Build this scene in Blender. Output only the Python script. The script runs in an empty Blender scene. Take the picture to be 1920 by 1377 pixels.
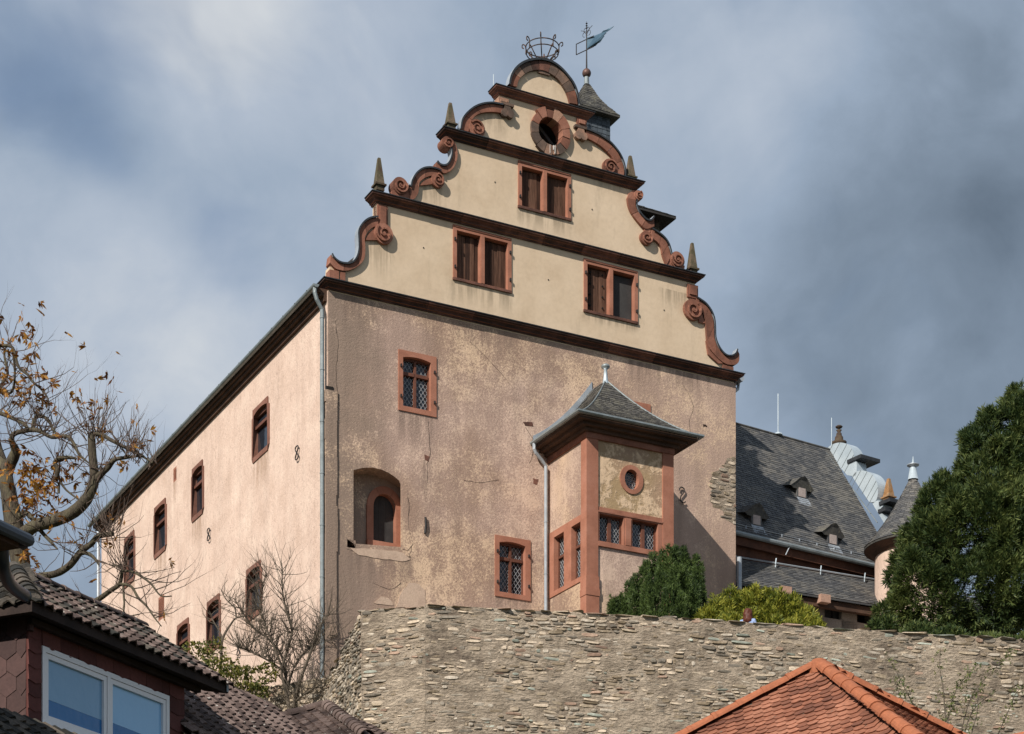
import bpy, bmesh, math, random
import numpy as np
from mathutils import Vector, Matrix, noise
from mathutils.geometry import tessellate_polygon

SC = bpy.context.scene
COL = SC.collection
R = random.Random(7)
rad = math.radians

# ------------------------------------------------------------------ camera
# Level view with the lens shifted up (all verticals stay vertical); camera at the origin, 1.7 m above the street.
FPX, U0, V0 = 3760.0, 960.0, 2250.0          # focal length, principal point and horizon of the 1920 px wide frame
cam = bpy.data.cameras.new('camera')
cam.sensor_width = 36.0
cam.lens = FPX / 1920.0 * 36.0
cam.shift_x = 0.0
cam.shift_y = (V0 - 688.5) / 1920.0
cam.clip_start, cam.clip_end = 0.5, 6000.0
camo = bpy.data.objects.new('camera', cam)
camo.rotation_euler = (rad(90), 0, 0)
COL.objects.link(camo)
SC.camera = camo

# castle axes: E1 runs along the gable front, E2 along the long side wall (horizontal, at right angles)
E1 = Vector((7140.0, 3760.0)).normalized()
E2 = Vector((-E1.y, E1.x))
# sun: travels A along E1, B into the front, C down
SA, SB, SCC = 1.80, 1.0, 1.50
sd = Vector((SA * E1.x + SB * E2.x, SA * E1.y + SB * E2.y, -SCC)).normalized()
sun_el = math.asin(-sd.z)
sun_az = math.atan2(-sd.x, -sd.y)             # clockwise from +Y
SUN_STRENGTH = 5.0
SKY_STRENGTH = 0.10
EXPOSURE = 0.24

# ------------------------------------------------------------------ node helper
class NT:
    def __init__(s, tree):
        s.t = tree
        tree.nodes.clear()
    def __call__(s, typ, ins=None, **at):
        n = s.t.nodes.new('ShaderNode' + typ)
        for k, v in at.items():
            setattr(n, k, v)
        for k, v in (ins or {}).items():
            if isinstance(v, bpy.types.NodeSocket):
                s.t.links.new(v, n.inputs[k])
            else:
                n.inputs[k].default_value = v
        return n
    def math(s, op, a, b=0.0, c=0.0, clamp=False):
        return s('Math', {0: a, 1: b, 2: c}, operation=op, use_clamp=clamp).outputs[0]
    def mix(s, f, a, b, blend='MIX'):
        n = s('Mix', data_type='RGBA', blend_type=blend)
        for i, v in ((0, f), (6, a), (7, b)):
            if isinstance(v, bpy.types.NodeSocket):
                s.t.links.new(v, n.inputs[i])
            else:
                n.inputs[i].default_value = v if i == 0 else rgba(v)
        return n.outputs[2]
    def noise(s, vec, scale, detail=5.0, rough=.55, dist=0.0):
        return s('TexNoise', {'Vector': vec, 'Scale': scale, 'Detail': detail, 'Roughness': rough, 'Distortion': dist}).outputs['Fac']
    def rng(s, v, a, b, c=0.0, d=1.0, smooth=True):
        n = s('MapRange', {0: v, 1: a, 2: b, 3: c, 4: d}, interpolation_type='SMOOTHSTEP' if smooth else 'LINEAR')
        return n.outputs[0]
    def ramp(s, f, cols, lo=.3, hi=.7):
        n = s('ValToRGB', {0: f})
        e = n.color_ramp.elements
        k = len(cols)
        while len(e) < k:
            e.new(.5)
        for i, c in enumerate(cols):
            e[i].position = lo + (hi - lo) * i / max(1, k - 1)
            e[i].color = rgba(c)
        return n.outputs[0]

def rgba(c):
    return (c[0], c[1], c[2], 1.0)

# ------------------------------------------------------------------ sky
world = bpy.data.worlds.new('World')
SC.world = world
world.use_nodes = True
n = NT(world.node_tree)
sky = n('TexSky', sky_type='NISHITA', sun_disc=False, sun_elevation=sun_el, sun_rotation=sun_az, air_density=1.0, dust_density=1.0, ozone_density=1.0)
d = n('TexCoord').outputs['Generated']
sx = n('SeparateXYZ', {0: d})
az = n.math('ARCTAN2', sx.outputs[0], sx.outputs[1])
el = n.math('ARCSINE', sx.outputs[2])
p = n('CombineXYZ', {0: az, 1: el, 2: 0.0}).outputs[0]
def azel(u, v):
    x, z = (u - U0) / FPX, (V0 - v) / FPX
    return (math.atan2(x, 1), math.atan2(z, math.hypot(x, 1)), 0)
def blob(u, v, r):
    dd = n('VectorMath', {0: p, 1: azel(u, v)}, operation='DISTANCE').outputs['Value']
    q = n.math('DIVIDE', dd, r / FPX)
    return n.math('EXPONENT', n.math('MULTIPLY', n.math('MULTIPLY', q, q), -1.0))
warp = n('TexNoise', {'Vector': d, 'Scale': 4.0, 'Detail': 3.0})
dw = n('VectorMath', {0: d, 1: n('VectorMath', {0: warp.outputs['Color'], 3: .16}, operation='SCALE').outputs[0]}, operation='ADD').outputs[0]
big = n.noise(dw, 4.2, 6, .52)
fine = n.noise(dw, 13.0, 8, .6)
B = n.math('ADD', n.math('MULTIPLY', big, 1.15), n.math('MULTIPLY', fine, .45))
B = n.math('ADD', B, -.235)
for u_, v_, r_, w_ in ((380, 70, 300, .38), (60, 520, 240, .26), (400, 640, 180, .20), (1440, 90, 190, .11), (540, 380, 190, -.20), (130, 220, 120, -.18), (270, 310, 90, -.14), (1720, 330, 300, -.24),
                       (1640, 760, 330, -.22), (1280, 560, 220, -.02), (1400, 330, 150, .02), (800, 140, 200, .02), (140, 760, 220, .14), (1880, 120, 200, -.10), (1150, 250, 200, .06), (430, 320, 130, -.08)):
    B = n.math('ADD', B, n.math('MULTIPLY', blob(u_, v_, r_), w_))
cl = n.ramp(B, [(.115, .15, .195), (.185, .235, .30), (.285, .352, .445), (.395, .45, .53), (.57, .595, .62)], .16, .98)
K = n.math('ADD', n.noise(dw, 7.0, 5, .5), -.04)
for u_, v_, r_, w_ in ((60, 170, 130, .24), (210, 310, 100, .22), (1000, 300, 60, .05), (430, 465, 110, .17)):
    K = n.math('ADD', K, n.math('MULTIPLY', blob(u_, v_, r_), w_))
cover = n.rng(K, .54, .80, .95, .35)
cls = n('VectorMath', {0: cl, 3: 1.0 / SKY_STRENGTH}, operation='SCALE').outputs[0]
wc = n.mix(cover, sky.outputs[0], cls)
bg = n('Background', {0: wc, 1: SKY_STRENGTH})
n('OutputWorld', {0: bg.outputs[0]})

sun = bpy.data.lights.new('sun', 'SUN')
sun.energy = SUN_STRENGTH
sun.angle = rad(0.53)
sun.color = (1.0, .945, .86)
suno = bpy.data.objects.new('sun', sun)
suno.rotation_euler = sd.to_track_quat('-Z', 'Y').to_euler()
suno.location = (-40, -60, 80)
COL.objects.link(suno)

vs = SC.view_settings
vs.view_transform, vs.look = 'Standard', 'None'
vs.exposure, vs.gamma = EXPOSURE, 1.0
vs.use_curve_mapping = False

# ------------------------------------------------------------------ rays and planes (design-time tracing)
def ray(u, v):
    return Vector(((u - U0) / FPX, 1.0, (V0 - v) / FPX))
def at(u, v, Y):
    return ray(u, v) * Y

C0 = Vector(((614 - 960) / FPX * 55.0, 55.0, 12.0))      # foot of the castle's front left corner
def local(P):
    q = P - C0
    return Vector((q.x * E1.x + q.y * E1.y, q.x * E2.x + q.y * E2.y, q.z))
def Fm(u, v, dep=0.0):
    """castle front plane (or one dep metres behind it): picture point -> (x, z) in castle axes"""
    r = ray(u, v)
    Y = (C0.x * E2.x + C0.y * E2.y + dep) / (r.x * E2.x + r.y * E2.y)
    q = local(r * Y)
    return (q.x, q.z)
def Lm(u, v, x=0.0):
    """plane parallel to the castle's side wall at local x: picture point -> (y, z)"""
    r = ray(u, v)
    Y = (C0.x * E1.x + C0.y * E1.y + x) / (r.x * E1.x + r.y * E1.y)
    q = local(r * Y)
    return (q.y, q.z)
def Rc(corners, dep=0.0, m=Fm):
    """rectangle from four picture corners tl,tr,br,bl"""
    q = [m(c[0], c[1], dep) for c in corners]
    return ((q[0][0] + q[3][0]) / 2, (q[1][0] + q[2][0]) / 2, (q[2][1] + q[3][1]) / 2, (q[0][1] + q[1][1]) / 2)

# ------------------------------------------------------------------ mesh helpers
def link(o, parent=None):
    COL.objects.link(o)
    if parent is not None:
        o.parent = parent
    return o
def ffront(a, b, d):
    return (a, d, b)
def fside(a, b, d):
    return (d, a, b)
def tess(loops):
    return tessellate_polygon([[Vector((x, y, 0)) for x, y in l] for l in loops])

class MB:
    def __init__(s):
        s.v, s.f, s.m = [], [], []
    def add(s, vs, fs, mi=0):
        o = len(s.v)
        s.v += [tuple(v) for v in vs]
        s.f += [tuple(o + i for i in f) for f in fs]
        s.m += [mi] * len(fs)
        return s
    def box(s, x0, x1, y0, y1, z0, z1, mi=0, fn=None):
        vs = [(x, y, z) for z in (z0, z1) for y in (y0, y1) for x in (x0, x1)]
        if fn:
            vs = [fn(*v) for v in vs]
        return s.add(vs, [(0, 2, 3, 1), (4, 5, 7, 6), (0, 1, 5, 4), (2, 6, 7, 3), (0, 4, 6, 2), (1, 3, 7, 5)], mi)
    def prism(s, poly, d0, d1, fn=ffront, holes=(), mi=0, back=True, cham=0.0):
        loops = [list(poly)] + [list(h) for h in holes]
        tri = tess(loops)
        flat = [q for l in loops for q in l]
        k = len(flat)
        vs = [fn(a, b, d0) for a, b in flat] + [fn(a, b, d1) for a, b in flat]
        fs = [tuple(t) for t in tri] + ([tuple(k + i for i in reversed(t)) for t in tri] if back else [])
        o = 0
        for l in loops:
            m = len(l)
            for i in range(m):
                j = (i + 1) % m
                fs.append((o + i, o + j, k + o + j, k + o + i))
            o += m
        return s.add(vs, fs, mi)
    def tube(s, pts, rr, nn=8, mi=0, cap=True):
        pts = [Vector(q) for q in pts]
        m = len(pts)
        if not hasattr(rr, '__len__'):
            rr = [rr] * m
        vs, fs = [], []
        up = Vector((.31, .17, .94))
        for i, q in enumerate(pts):
            t = (pts[min(i + 1, m - 1)] - pts[max(i - 1, 0)])
            if t.length < 1e-9:
                t = Vector((0, 0, 1))
            t.normalize()
            a = t.cross(up)
            if a.length < .1:
                a = t.cross(Vector((1, 0, 0)))
            a.normalize()
            b = t.cross(a)
            up = b.cross(t) if False else up
            for k in range(nn):
                w = 2 * math.pi * k / nn
                vs.append(q + (a * math.cos(w) + b * math.sin(w)) * rr[i])
        for i in range(m - 1):
            for k in range(nn):
                k2 = (k + 1) % nn
                fs.append((i * nn + k, i * nn + k2, (i + 1) * nn + k2, (i + 1) * nn + k))
        if cap:
            fs.append(tuple(range(nn)))
            fs.append(tuple((m - 1) * nn + k for k in reversed(range(nn))))
        return s.add(vs, fs, mi)
    def lathe(s, prof, c=(0, 0, 0), nn=16, mi=0, ax=1.0):
        vs, fs = [], []
        for r, z in prof:
            for k in range(nn):
                w = 2 * math.pi * (k + .5) / nn
                vs.append((c[0] + r * math.cos(w), c[1] + r * math.sin(w) * ax, c[2] + z))
        for i in range(len(prof) - 1):
            for k in range(nn):
                k2 = (k + 1) % nn
                fs.append((i * nn + k, i * nn + k2, (i + 1) * nn + k2, (i + 1) * nn + k))
        fs.append(tuple(range(nn)))
        fs.append(tuple((len(prof) - 1) * nn + k for k in range(nn)))
        return s.add(vs, fs, mi)
    def mesh(s, name, mats, smooth=False):
        me = bpy.data.meshes.new(name)
        me.from_pydata(s.v, [], s.f)
        for m in (mats if isinstance(mats, (list, tuple)) else [mats]):
            me.materials.append(m)
        if any(s.m):
            me.polygons.foreach_set('material_index', s.m)
        if smooth:
            me.shade_smooth()
        me.update()
        return me
    def build(s, name, mats, parent=None, smooth=False, loc=None):
        o = bpy.data.objects.new(name, s.mesh(name, mats, smooth))
        if loc is not None:
            o.location = loc
        return link(o, parent)

def np_obj(name, V, Q, mat, parent=None):
    """mesh from numpy vertices and equal-sized faces"""
    V = np.asarray(V, dtype=np.float32).reshape(-1, 3)
    Q = np.asarray(Q, dtype=np.int32)
    k = Q.shape[1]
    me = bpy.data.meshes.new(name)
    me.vertices.add(len(V)); me.vertices.foreach_set('co', V.ravel())
    me.loops.add(Q.size); me.loops.foreach_set('vertex_index', Q.ravel())
    me.polygons.add(len(Q)); me.polygons.foreach_set('loop_start', np.arange(0, Q.size, k, dtype=np.int32))
    me.update(calc_edges=True)
    me.materials.append(mat)
    return link(bpy.data.objects.new(name, me), parent)

def thing(name, label, cat, loc=(0, 0, 0), rz=0.0, group=None):
    o = bpy.data.objects.new(name, None)
    o.empty_display_size = .3
    o.location = loc
    o.rotation_euler = (0, 0, rz)
    COL.objects.link(o)
    return tag(o, label, cat, group)
def tag(o, label, cat, group=None):
    o['label'] = label
    o['category'] = cat
    if group:
        o['group'] = group
    return o
def stuff(o):
    o['kind'] = 'stuff'
    return o
def structure(o):
    o['kind'] = 'structure'
    return o

def emit(name, items, protos, parent, limit=300, rest=None, key=None):
    """items: (proto index, Matrix). The first `limit` become parts sharing mesh data, the others one joined part."""
    if key:
        items = sorted(items, key=key)
    for pi, m in items[:limit]:
        o = bpy.data.objects.new(name, protos[pi])
        o.parent = parent
        o.matrix_local = m
        COL.objects.link(o)
    tail = items[limit:]
    if not tail:
        return
    V, Fc, Mi, off = [], [], [], 0
    cache = []
    for me in protos:
        co = np.array([tuple(v.co) + (1.0,) for v in me.vertices])
        cache.append((co, [tuple(q.vertices) for q in me.polygons]))
    mats = []
    for me in protos:
        for mm in me.materials:
            if mm not in mats:
                mats.append(mm)
    for pi, m in tail:
        co, fs = cache[pi]
        V.append((co @ np.array(m).T)[:, :3])
        Fc += [tuple(off + i for i in f) for f in fs]
        Mi += [mats.index(protos[pi].materials[0])] * len(fs)
        off += len(co)
    me = bpy.data.meshes.new(rest or name + '_mass')
    me.from_pydata(np.concatenate(V).tolist(), [], Fc)
    for mm in mats:
        me.materials.append(mm)
    me.polygons.foreach_set('material_index', Mi)
    me.update()
    stuff(link(bpy.data.objects.new(rest or name + '_mass', me), parent))

def catmull(pts, k=5):
    out = []
    P = [pts[0]] + list(pts) + [pts[-1]]
    for i in range(1, len(P) - 2):
        for j in range(k):
            t = j / k
            a, b, c, e = P[i - 1], P[i], P[i + 1], P[i + 2]
            out.append(tuple(.5 * (2 * b[q] + (c[q] - a[q]) * t + (2 * a[q] - 5 * b[q] + 4 * c[q] - e[q]) * t * t + (3 * b[q] - a[q] - 3 * c[q] + e[q]) * t ** 3) for q in range(len(b))))
    out.append(tuple(pts[-1]))
    return out
# ------------------------------------------------------------------ materials
def base(name):
    m = bpy.data.materials.new(name)
    m.use_nodes = True
    nn = NT(m.node_tree)
    pos = nn('NewGeometry').outputs['Position']
    return m, nn, pos
def finish(nn, col, rough=.85, bump=None, bstr=.3, bdist=.02, metal=0.0, spec=.25, extra=None):
    ins = {'Base Color': col if isinstance(col, bpy.types.NodeSocket) else rgba(col), 'Roughness': rough, 'Metallic': metal, 'Specular IOR Level': spec}
    if bump is not None:
        ins['Normal'] = nn('Bump', {'Height': bump, 'Strength': bstr, 'Distance': bdist}).outputs[0]
    ins.update(extra or {})
    b = nn('BsdfPrincipled', ins)
    nn('OutputMaterial', {0: b.outputs[0]})
def vary(nn, amt, obj=True, island=True):
    """0..1 random per object and per loose piece"""
    r = None
    if obj:
        r = nn('ObjectInfo').outputs['Random']
    if island:
        i = nn('NewGeometry').outputs['Random Per Island']
        r = i if r is None else nn.math('FRACT', nn.math('ADD', r, i))
    return r
def mk(name, cols, scale=2.0, detail=6, rough=.85, rnd=0.0, fine=.18, fscale=22., bstr=.3, bdist=.01, bscale=40., stretch=None, metal=0.0, spec=.25, lo=.3, hi=.7, pick=0.0, trans=0.0, spots=None):
    m, nn, pos = base(name)
    if stretch:
        pos = nn('VectorMath', {0: pos, 1: stretch}, operation='MULTIPLY').outputs[0]
    f = nn.noise(pos, scale, detail)
    if pick:
        f = nn.math('ADD', f, nn.math('MULTIPLY', nn.math('SUBTRACT', vary(nn, 1), .5), pick))
    col = nn.ramp(f, cols, lo, hi) if len(cols) > 1 else None
    if col is None:
        col = nn.mix(0.0, cols[0], cols[0])
    g = nn.noise(pos, fscale, 4)
    k = nn.rng(g, .25, .75, 1 - fine, 1 + fine, False)
    if rnd:
        k = nn.math('MULTIPLY', k, nn.rng(vary(nn, 1), 0, 1, 1 - rnd, 1 + rnd, False))
    col = nn('VectorMath', {0: col, 3: k}, operation='SCALE').outputs[0]
    ex = {}
    if spots:
        col = nn.mix(nn.rng(nn.noise(pos, spots[0], 3, .5), spots[1], spots[1] + .05), col, spots[2])
    finish(nn, col, rough, nn.noise(pos, bscale, 5), bstr, bdist, metal, spec, ex)
    return m

def along(nn, pos, ax):
    """distance along one castle axis"""
    dp_ = nn('VectorMath', {0: pos, 1: (ax.x, ax.y, 0.0)}, operation='DOT_PRODUCT').outputs['Value']
    return nn.math('ADD', dp_, -(C0.x * ax.x + C0.y * ax.y))
def stains(nn, pos, ax, col, lst, dirt, amt):
    """rain-borne dirt runs: (start, end, top, length) along the axis and in height"""
    s_ = along(nn, pos, ax)
    z_ = nn('SeparateXYZ', {0: pos}).outputs[2]
    wob = nn.math('MULTIPLY', nn.math('SUBTRACT', nn.noise(pos, 2.2, 4), .5), .5)
    s_ = nn.math('ADD', s_, wob)
    tot = None
    for x0, x1, zt, ln in lst:
        q = nn.math('MULTIPLY', nn.rng(s_, x0 - .12, x0 + .12), nn.rng(s_, x1 + .12, x1 - .12))
        q = nn.math('MULTIPLY', q, nn.math('MULTIPLY', nn.rng(z_, ZB0 + zt - ln, ZB0 + zt - .03), nn.math('LESS_THAN', z_, ZB0 + zt + .02)))
        tot = q if tot is None else nn.math('MAXIMUM', tot, q)
    run = nn.noise(nn('VectorMath', {0: pos, 1: (6, 6, .5)}, operation='MULTIPLY').outputs[0], 1.0, 5, .6)
    k = nn.math('MULTIPLY', nn.math('MULTIPLY', tot, nn.rng(run, .36, .60)), amt)
    return nn.mix(k, col, dirt)
ZB0 = C0.z
def below(px, ln, k=.0):
    a, b_ = Fm(*px[0]), Fm(*px[1])
    return (a[0] - k, b_[0] + k, (a[1] + b_[1]) / 2, ln)
def belows(px, ln):
    a, b_ = Lm(*px[0]), Lm(*px[1])
    return (min(a[0], b_[0]), max(a[0], b_[0]), (a[1] + b_[1]) / 2, ln)
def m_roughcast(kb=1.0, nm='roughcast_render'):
    m, nn, pos = base(nm)
    s1 = nn.math('ADD', along(nn, pos, E1), nn.math('MULTIPLY', nn.math('SUBTRACT', nn.noise(pos, .7, 5, .6), .5), 4.0))
    corner = nn.rng(s1, 2.6, .2)
    pinkz = nn.rng(s1, 8.6, 11.6)
    large = nn.noise(pos, .42, 5, .6)
    mid = nn.noise(pos, 1.9, 6, .65)
    speck = nn.noise(pos, 17.0, 5, .68)
    tiny = nn.noise(pos, 46.0, 3, .6)
    a = nn.math('ADD', nn.math('MULTIPLY', nn.math('SUBTRACT', large, .5), 1.55), nn.math('MULTIPLY', nn.math('SUBTRACT', mid, .5), 1.0))
    speck = nn.math('ADD', nn.math('MULTIPLY', nn.math('SUBTRACT', speck, .5), 1.5), .5)
    sm = nn.math('ADD', nn.math('ADD', speck, nn.math('MULTIPLY', nn.math('SUBTRACT', tiny, .5), .9)), a)
    sm = nn.math('ADD', nn.math('ADD', sm, -.01), nn.math('ADD', nn.math('MULTIPLY', corner, -.26), nn.math('MULTIPLY', pinkz, -.12)))
    mask = nn.rng(sm, .36, .80)
    hue = nn.rng(nn.noise(pos, .3, 4, .5), .4, .62)
    dark = nn.mix(hue, (.335, .225, .168), (.405, .283, .228))
    dark = nn.mix(corner, dark, (.275, .20, .155))
    dark = nn.mix(nn.math('MULTIPLY', pinkz, .7), dark, (.46, .325, .255))
    lite = nn.mix(hue, (.66, .475, .325), (.61, .445, .345))
    col = nn.mix(mask, dark, lite)
    # rain runs: long vertical streaks of washed and sooted render
    st = nn.noise(nn('VectorMath', {0: pos, 1: (2.6, 2.6, .22)}, operation='MULTIPLY').outputs[0], 1.0, 5, .6)
    col = nn('VectorMath', {0: col, 3: nn.rng(st, .3, .7, .86, 1.1, False)}, operation='SCALE').outputs[0]
    col = stains(nn, pos, E1, col, [below([(650, 1030), (775, 1040)], 1.5), below([(745, 770), (818, 784)], 1.3), below([(790, 862), (812, 868)], 2.2), below([(928, 1120), (995, 1130)], .8), below([(640, 548), (700, 562)], 1.6), below([(860, 600), (960, 625)], 1.1), below([(1180, 674), (1330, 709)], .9)], (.175, .125, .10), .62)
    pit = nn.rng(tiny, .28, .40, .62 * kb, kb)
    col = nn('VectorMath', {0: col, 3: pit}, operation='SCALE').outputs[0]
    finish(nn, col, .95, nn.math('ADD', speck, nn.math('MULTIPLY', tiny, .6)), .4, .03)
    return m
def m_sideplaster():
    m, nn, pos = base('pink_side_render')
    f = nn.noise(pos, 1.1, 6, .6)
    col = nn.ramp(f, [(.53, .385, .305), (.60, .445, .36), (.66, .505, .41)], .32, .68)
    st = nn.noise(nn('VectorMath', {0: pos, 1: (3.0, 3.0, .16)}, operation='MULTIPLY').outputs[0], 1.0, 5, .6)
    col = nn('VectorMath', {0: col, 3: nn.rng(st, .3, .62, .9, 1.03, False)}, operation='SCALE').outputs[0]
    col = stains(nn, pos, E2, col, [belows([(475, 870), (503, 848)], 1.3), belows([(361, 981), (381, 965)], 1.1), belows([(290, 1049), (311, 1035)], 1.3), belows([(234, 1106), (252, 1092)], .9), belows([(463, 1173), (489, 1148)], .8), belows([(325, 907), (331, 901)], .8)], (.33, .215, .15), .75)
    g = nn.noise(nn('VectorMath', {0: pos, 1: (1, 1, .6)}, operation='MULTIPLY').outputs[0], 13.0, 6, .68)
    col = nn('VectorMath', {0: col, 3: nn.rng(g, .3, .5, .78, 1.03)}, operation='SCALE').outputs[0]
    finish(nn, col, .95, g, .8, .03)
    return m
def m_gableplaster():
    m, nn, pos = base('cream_gable_plaster')
    f = nn.noise(pos, .9, 6, .6)
    col = nn.ramp(f, [(.55, .415, .285), (.615, .475, .335), (.66, .515, .37)], .3, .7)
    st = nn.noise(nn('VectorMath', {0: pos, 1: (1.7, 1.7, .3)}, operation='MULTIPLY').outputs[0], 1.3, 6, .62)
    col = nn.mix(nn.rng(st, .55, .75, 0, .42), col, (.36, .285, .20))
    col = stains(nn, pos, E1, col, [below([(846, 526), (960, 553)], .75), below([(971, 391), (1070, 417)], .6), below([(1092, 586), (1196, 611)], .35), below([(895, 200), (945, 210)], 1.0), below([(690, 450), (735, 461)], 1.3), below([(1240, 540), (1300, 556)], .7), below([(790, 345), (830, 354)], .8), below([(990, 292), (1070, 292)], .5), below([(1120, 325), (1165, 336)], .6)], (.29, .225, .155), .75)
    g = nn.noise(pos, 9.0, 5, .6)
    col = nn('VectorMath', {0: col, 3: nn.rng(g, .3, .6, .94, 1.02, False)}, operation='SCALE').outputs[0]
    finish(nn, col, .92, g, .16, .02)
    return m
def m_bayplaster():
    m, nn, pos = base('flaked_bay_render')
    mid = nn.noise(pos, 1.6, 6, .68)
    speck = nn.noise(pos, 9.0, 6, .7)
    zone = nn.noise(pos, .55, 3, .5)
    mask = nn.rng(nn.math('ADD', nn.math('MULTIPLY', mid, .75), nn.math('MULTIPLY', speck, .5)), .60, .72)
    och = nn.mix(nn.rng(zone, .4, .62), (.36, .25, .14), (.36, .24, .165))
    col = nn.mix(mask, och, (.62, .45, .30))
    finish(nn, col, .95, nn.math('ADD', nn.math('MULTIPLY', mask, .5), speck), .6, .025)
    return m
def m_glass(name, tint=(.015, .018, .024), rough=.08):
    m, nn, pos = base(name)
    g = nn.noise(pos, 5.0, 2)
    ri = vary(nn, 1)
    col = nn('VectorMath', {0: rgba(tint)[:3], 3: nn.rng(ri, 0, 1, .7, 1.4, False)}, operation='SCALE').outputs[0]
    finish(nn, col, rough, g, .08, .05, 0.0, .55)
    return m
def m_leaf(name, cols, rough=.6, trl=.25, scale=1.4, spread=.5):
    m, nn, pos = base(name)
    f = nn.noise(pos, scale, 4)
    r = nn('NewGeometry').outputs['Random Per Island']
    f = nn.math('ADD', f, nn.math('MULTIPLY', nn.math('SUBTRACT', r, .5), spread))
    col = nn.ramp(f, cols, .25, .75)
    b = nn('BsdfPrincipled', {'Base Color': col, 'Roughness': rough, 'Specular IOR Level': .3})
    t = nn('BsdfTranslucent', {0: col})
    mx = nn('MixShader', {0: trl, 1: b.outputs[0], 2: t.outputs[0]})
    nn('OutputMaterial', {0: mx.outputs[0]})
    return m

MROUGH = m_roughcast(); MROUGHDIRTYDIM = m_roughcast(.76, 'dirty_dimmed_bay_roughcast'); MSIDE = m_sideplaster(); MGABLE = m_gableplaster(); MBAY = m_bayplaster()  # bay copy's darker colour is dirt plus a dimming of strong sunlight
MSAND = mk('red_sandstone', [(.15, .066, .044), (.225, .095, .062), (.285, .13, .088)], 2.5, rnd=.12, fine=.16, bstr=.35, pick=.25)
MSANDPALE = mk('pale_red_sandstone', [(.25, .105, .067), (.32, .137, .088), (.36, .165, .112)], 2.0, rnd=.06, fine=.1, bstr=.25)
MSANDDARK = mk('dark_sandstone', [(.04, .023, .018), (.082, .04, .03), (.15, .068, .048)], 3.0, rnd=.2, fine=.25, bstr=.4, pick=.3)  # darker sandstone tone for cornices, sills and small holes
MSANDGREY = mk('weathered_grey_sandstone', [(.10, .07, .055), (.18, .115, .085), (.30, .17, .115)], 2.2, rnd=.18, fine=.25, bstr=.45, pick=.5)
MOBEL = mk('lichened_stone', [(.04, .028, .02), (.075, .05, .033), (.08, .07, .04), (.13, .095, .065)], 4.0, fine=.3, fscale=30, bstr=.5, pick=.3)
MWOOD = mk('weathered_plank', [(.035, .016, .010), (.075, .036, .022), (.12, .062, .04)], 1.6, rnd=.2, fine=.35, fscale=6, stretch=(14, 14, .9), bstr=.5, bscale=6, pick=.3)
MWOODGREY = mk('grey_board', [(.035, .033, .033), (.055, .052, .05)], 2.0, rnd=.06, fine=.15, bstr=.15)
MSASH = mk('red_brown_sash', [(.10, .04, .026), (.16, .065, .042)], 3.0, fine=.2, rough=.6, bstr=.15)
MSOFFIT = mk('dark_eave_timber', [(.045, .026, .018), (.10, .055, .036)], 2.0, fine=.25, bstr=.3)
MLEAD = mk('lead_came', [(.30, .31, .32), (.42, .43, .44)], 6.0, rough=.55, fine=.2, bstr=.1)
MGLASS = m_glass('dark_leaded_glass')
MVOID = mk('dark_interior', [(.012, .01, .009), (.02, .017, .015)], 2.0, fine=.2)
MIRON = mk('wrought_iron', [(.02, .019, .02), (.045, .038, .035)], 5.0, rough=.6, fine=.3, bstr=.2)
MIRONRUST = mk('rusty_iron', [(.025, .022, .024), (.06, .04, .03), (.16, .075, .045)], 6.0, rough=.75, fine=.3, bstr=.3)
MZINC = mk('zinc_sheet', [(.30, .33, .36), (.42, .45, .48)], 3.0, rough=.45, metal=.35, fine=.12, bstr=.1, spec=.5)
MZINCDARK = mk('aged_zinc', [(.17, .195, .20), (.26, .29, .295)], 3.0, rough=.5, metal=.35, fine=.2, bstr=.12, spec=.5)
MZINCLIGHT = mk('bright_zinc', [(.36, .42, .46), (.48, .54, .58)], 2.0, rough=.5, metal=.2, fine=.08, bstr=.1, spec=.5)
MCOPE = mk('black_lead_and_gap_shade', [(.02, .022, .026), (.045, .05, .056)], 4.0, rough=.6, fine=.2)  # black face of the scroll copings stands in for the shadow gap
MSLATE = mk('roof_slate', [(.065, .066, .07), (.09, .088, .086), (.12, .112, .10)], 1.2, rnd=.2, fine=.22, bstr=.35, pick=.3, rough=.65, spec=.35)
MSLATEOLD = mk('lichened_slate', [(.052, .05, .048), (.08, .075, .068), (.115, .107, .085)], 3.2, rnd=.2, fine=.35, fscale=16, bstr=.5, pick=.2, rough=.75, spots=(14.0, .66, (.22, .20, .14)))
MSLATEBLUE = mk('blue_slate', [(.05, .062, .075), (.075, .088, .10)], 1.2, rnd=.35, fine=.22, bstr=.35, pick=.3, rough=.6, spec=.4)
MROOFUNDER = mk('roof_boarding', [(.03, .028, .026), (.05, .045, .042)], 2.0)
MVERDIGRIS = mk('blue_green_banner_metal', [(.05, .095, .14), (.075, .13, .18)], 3.0, rough=.5, metal=.2, fine=.12)
MBALL = mk('dull_copper_ball', [(.075, .05, .045), (.16, .085, .065)], 4.0, rough=.5, metal=.3)
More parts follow.
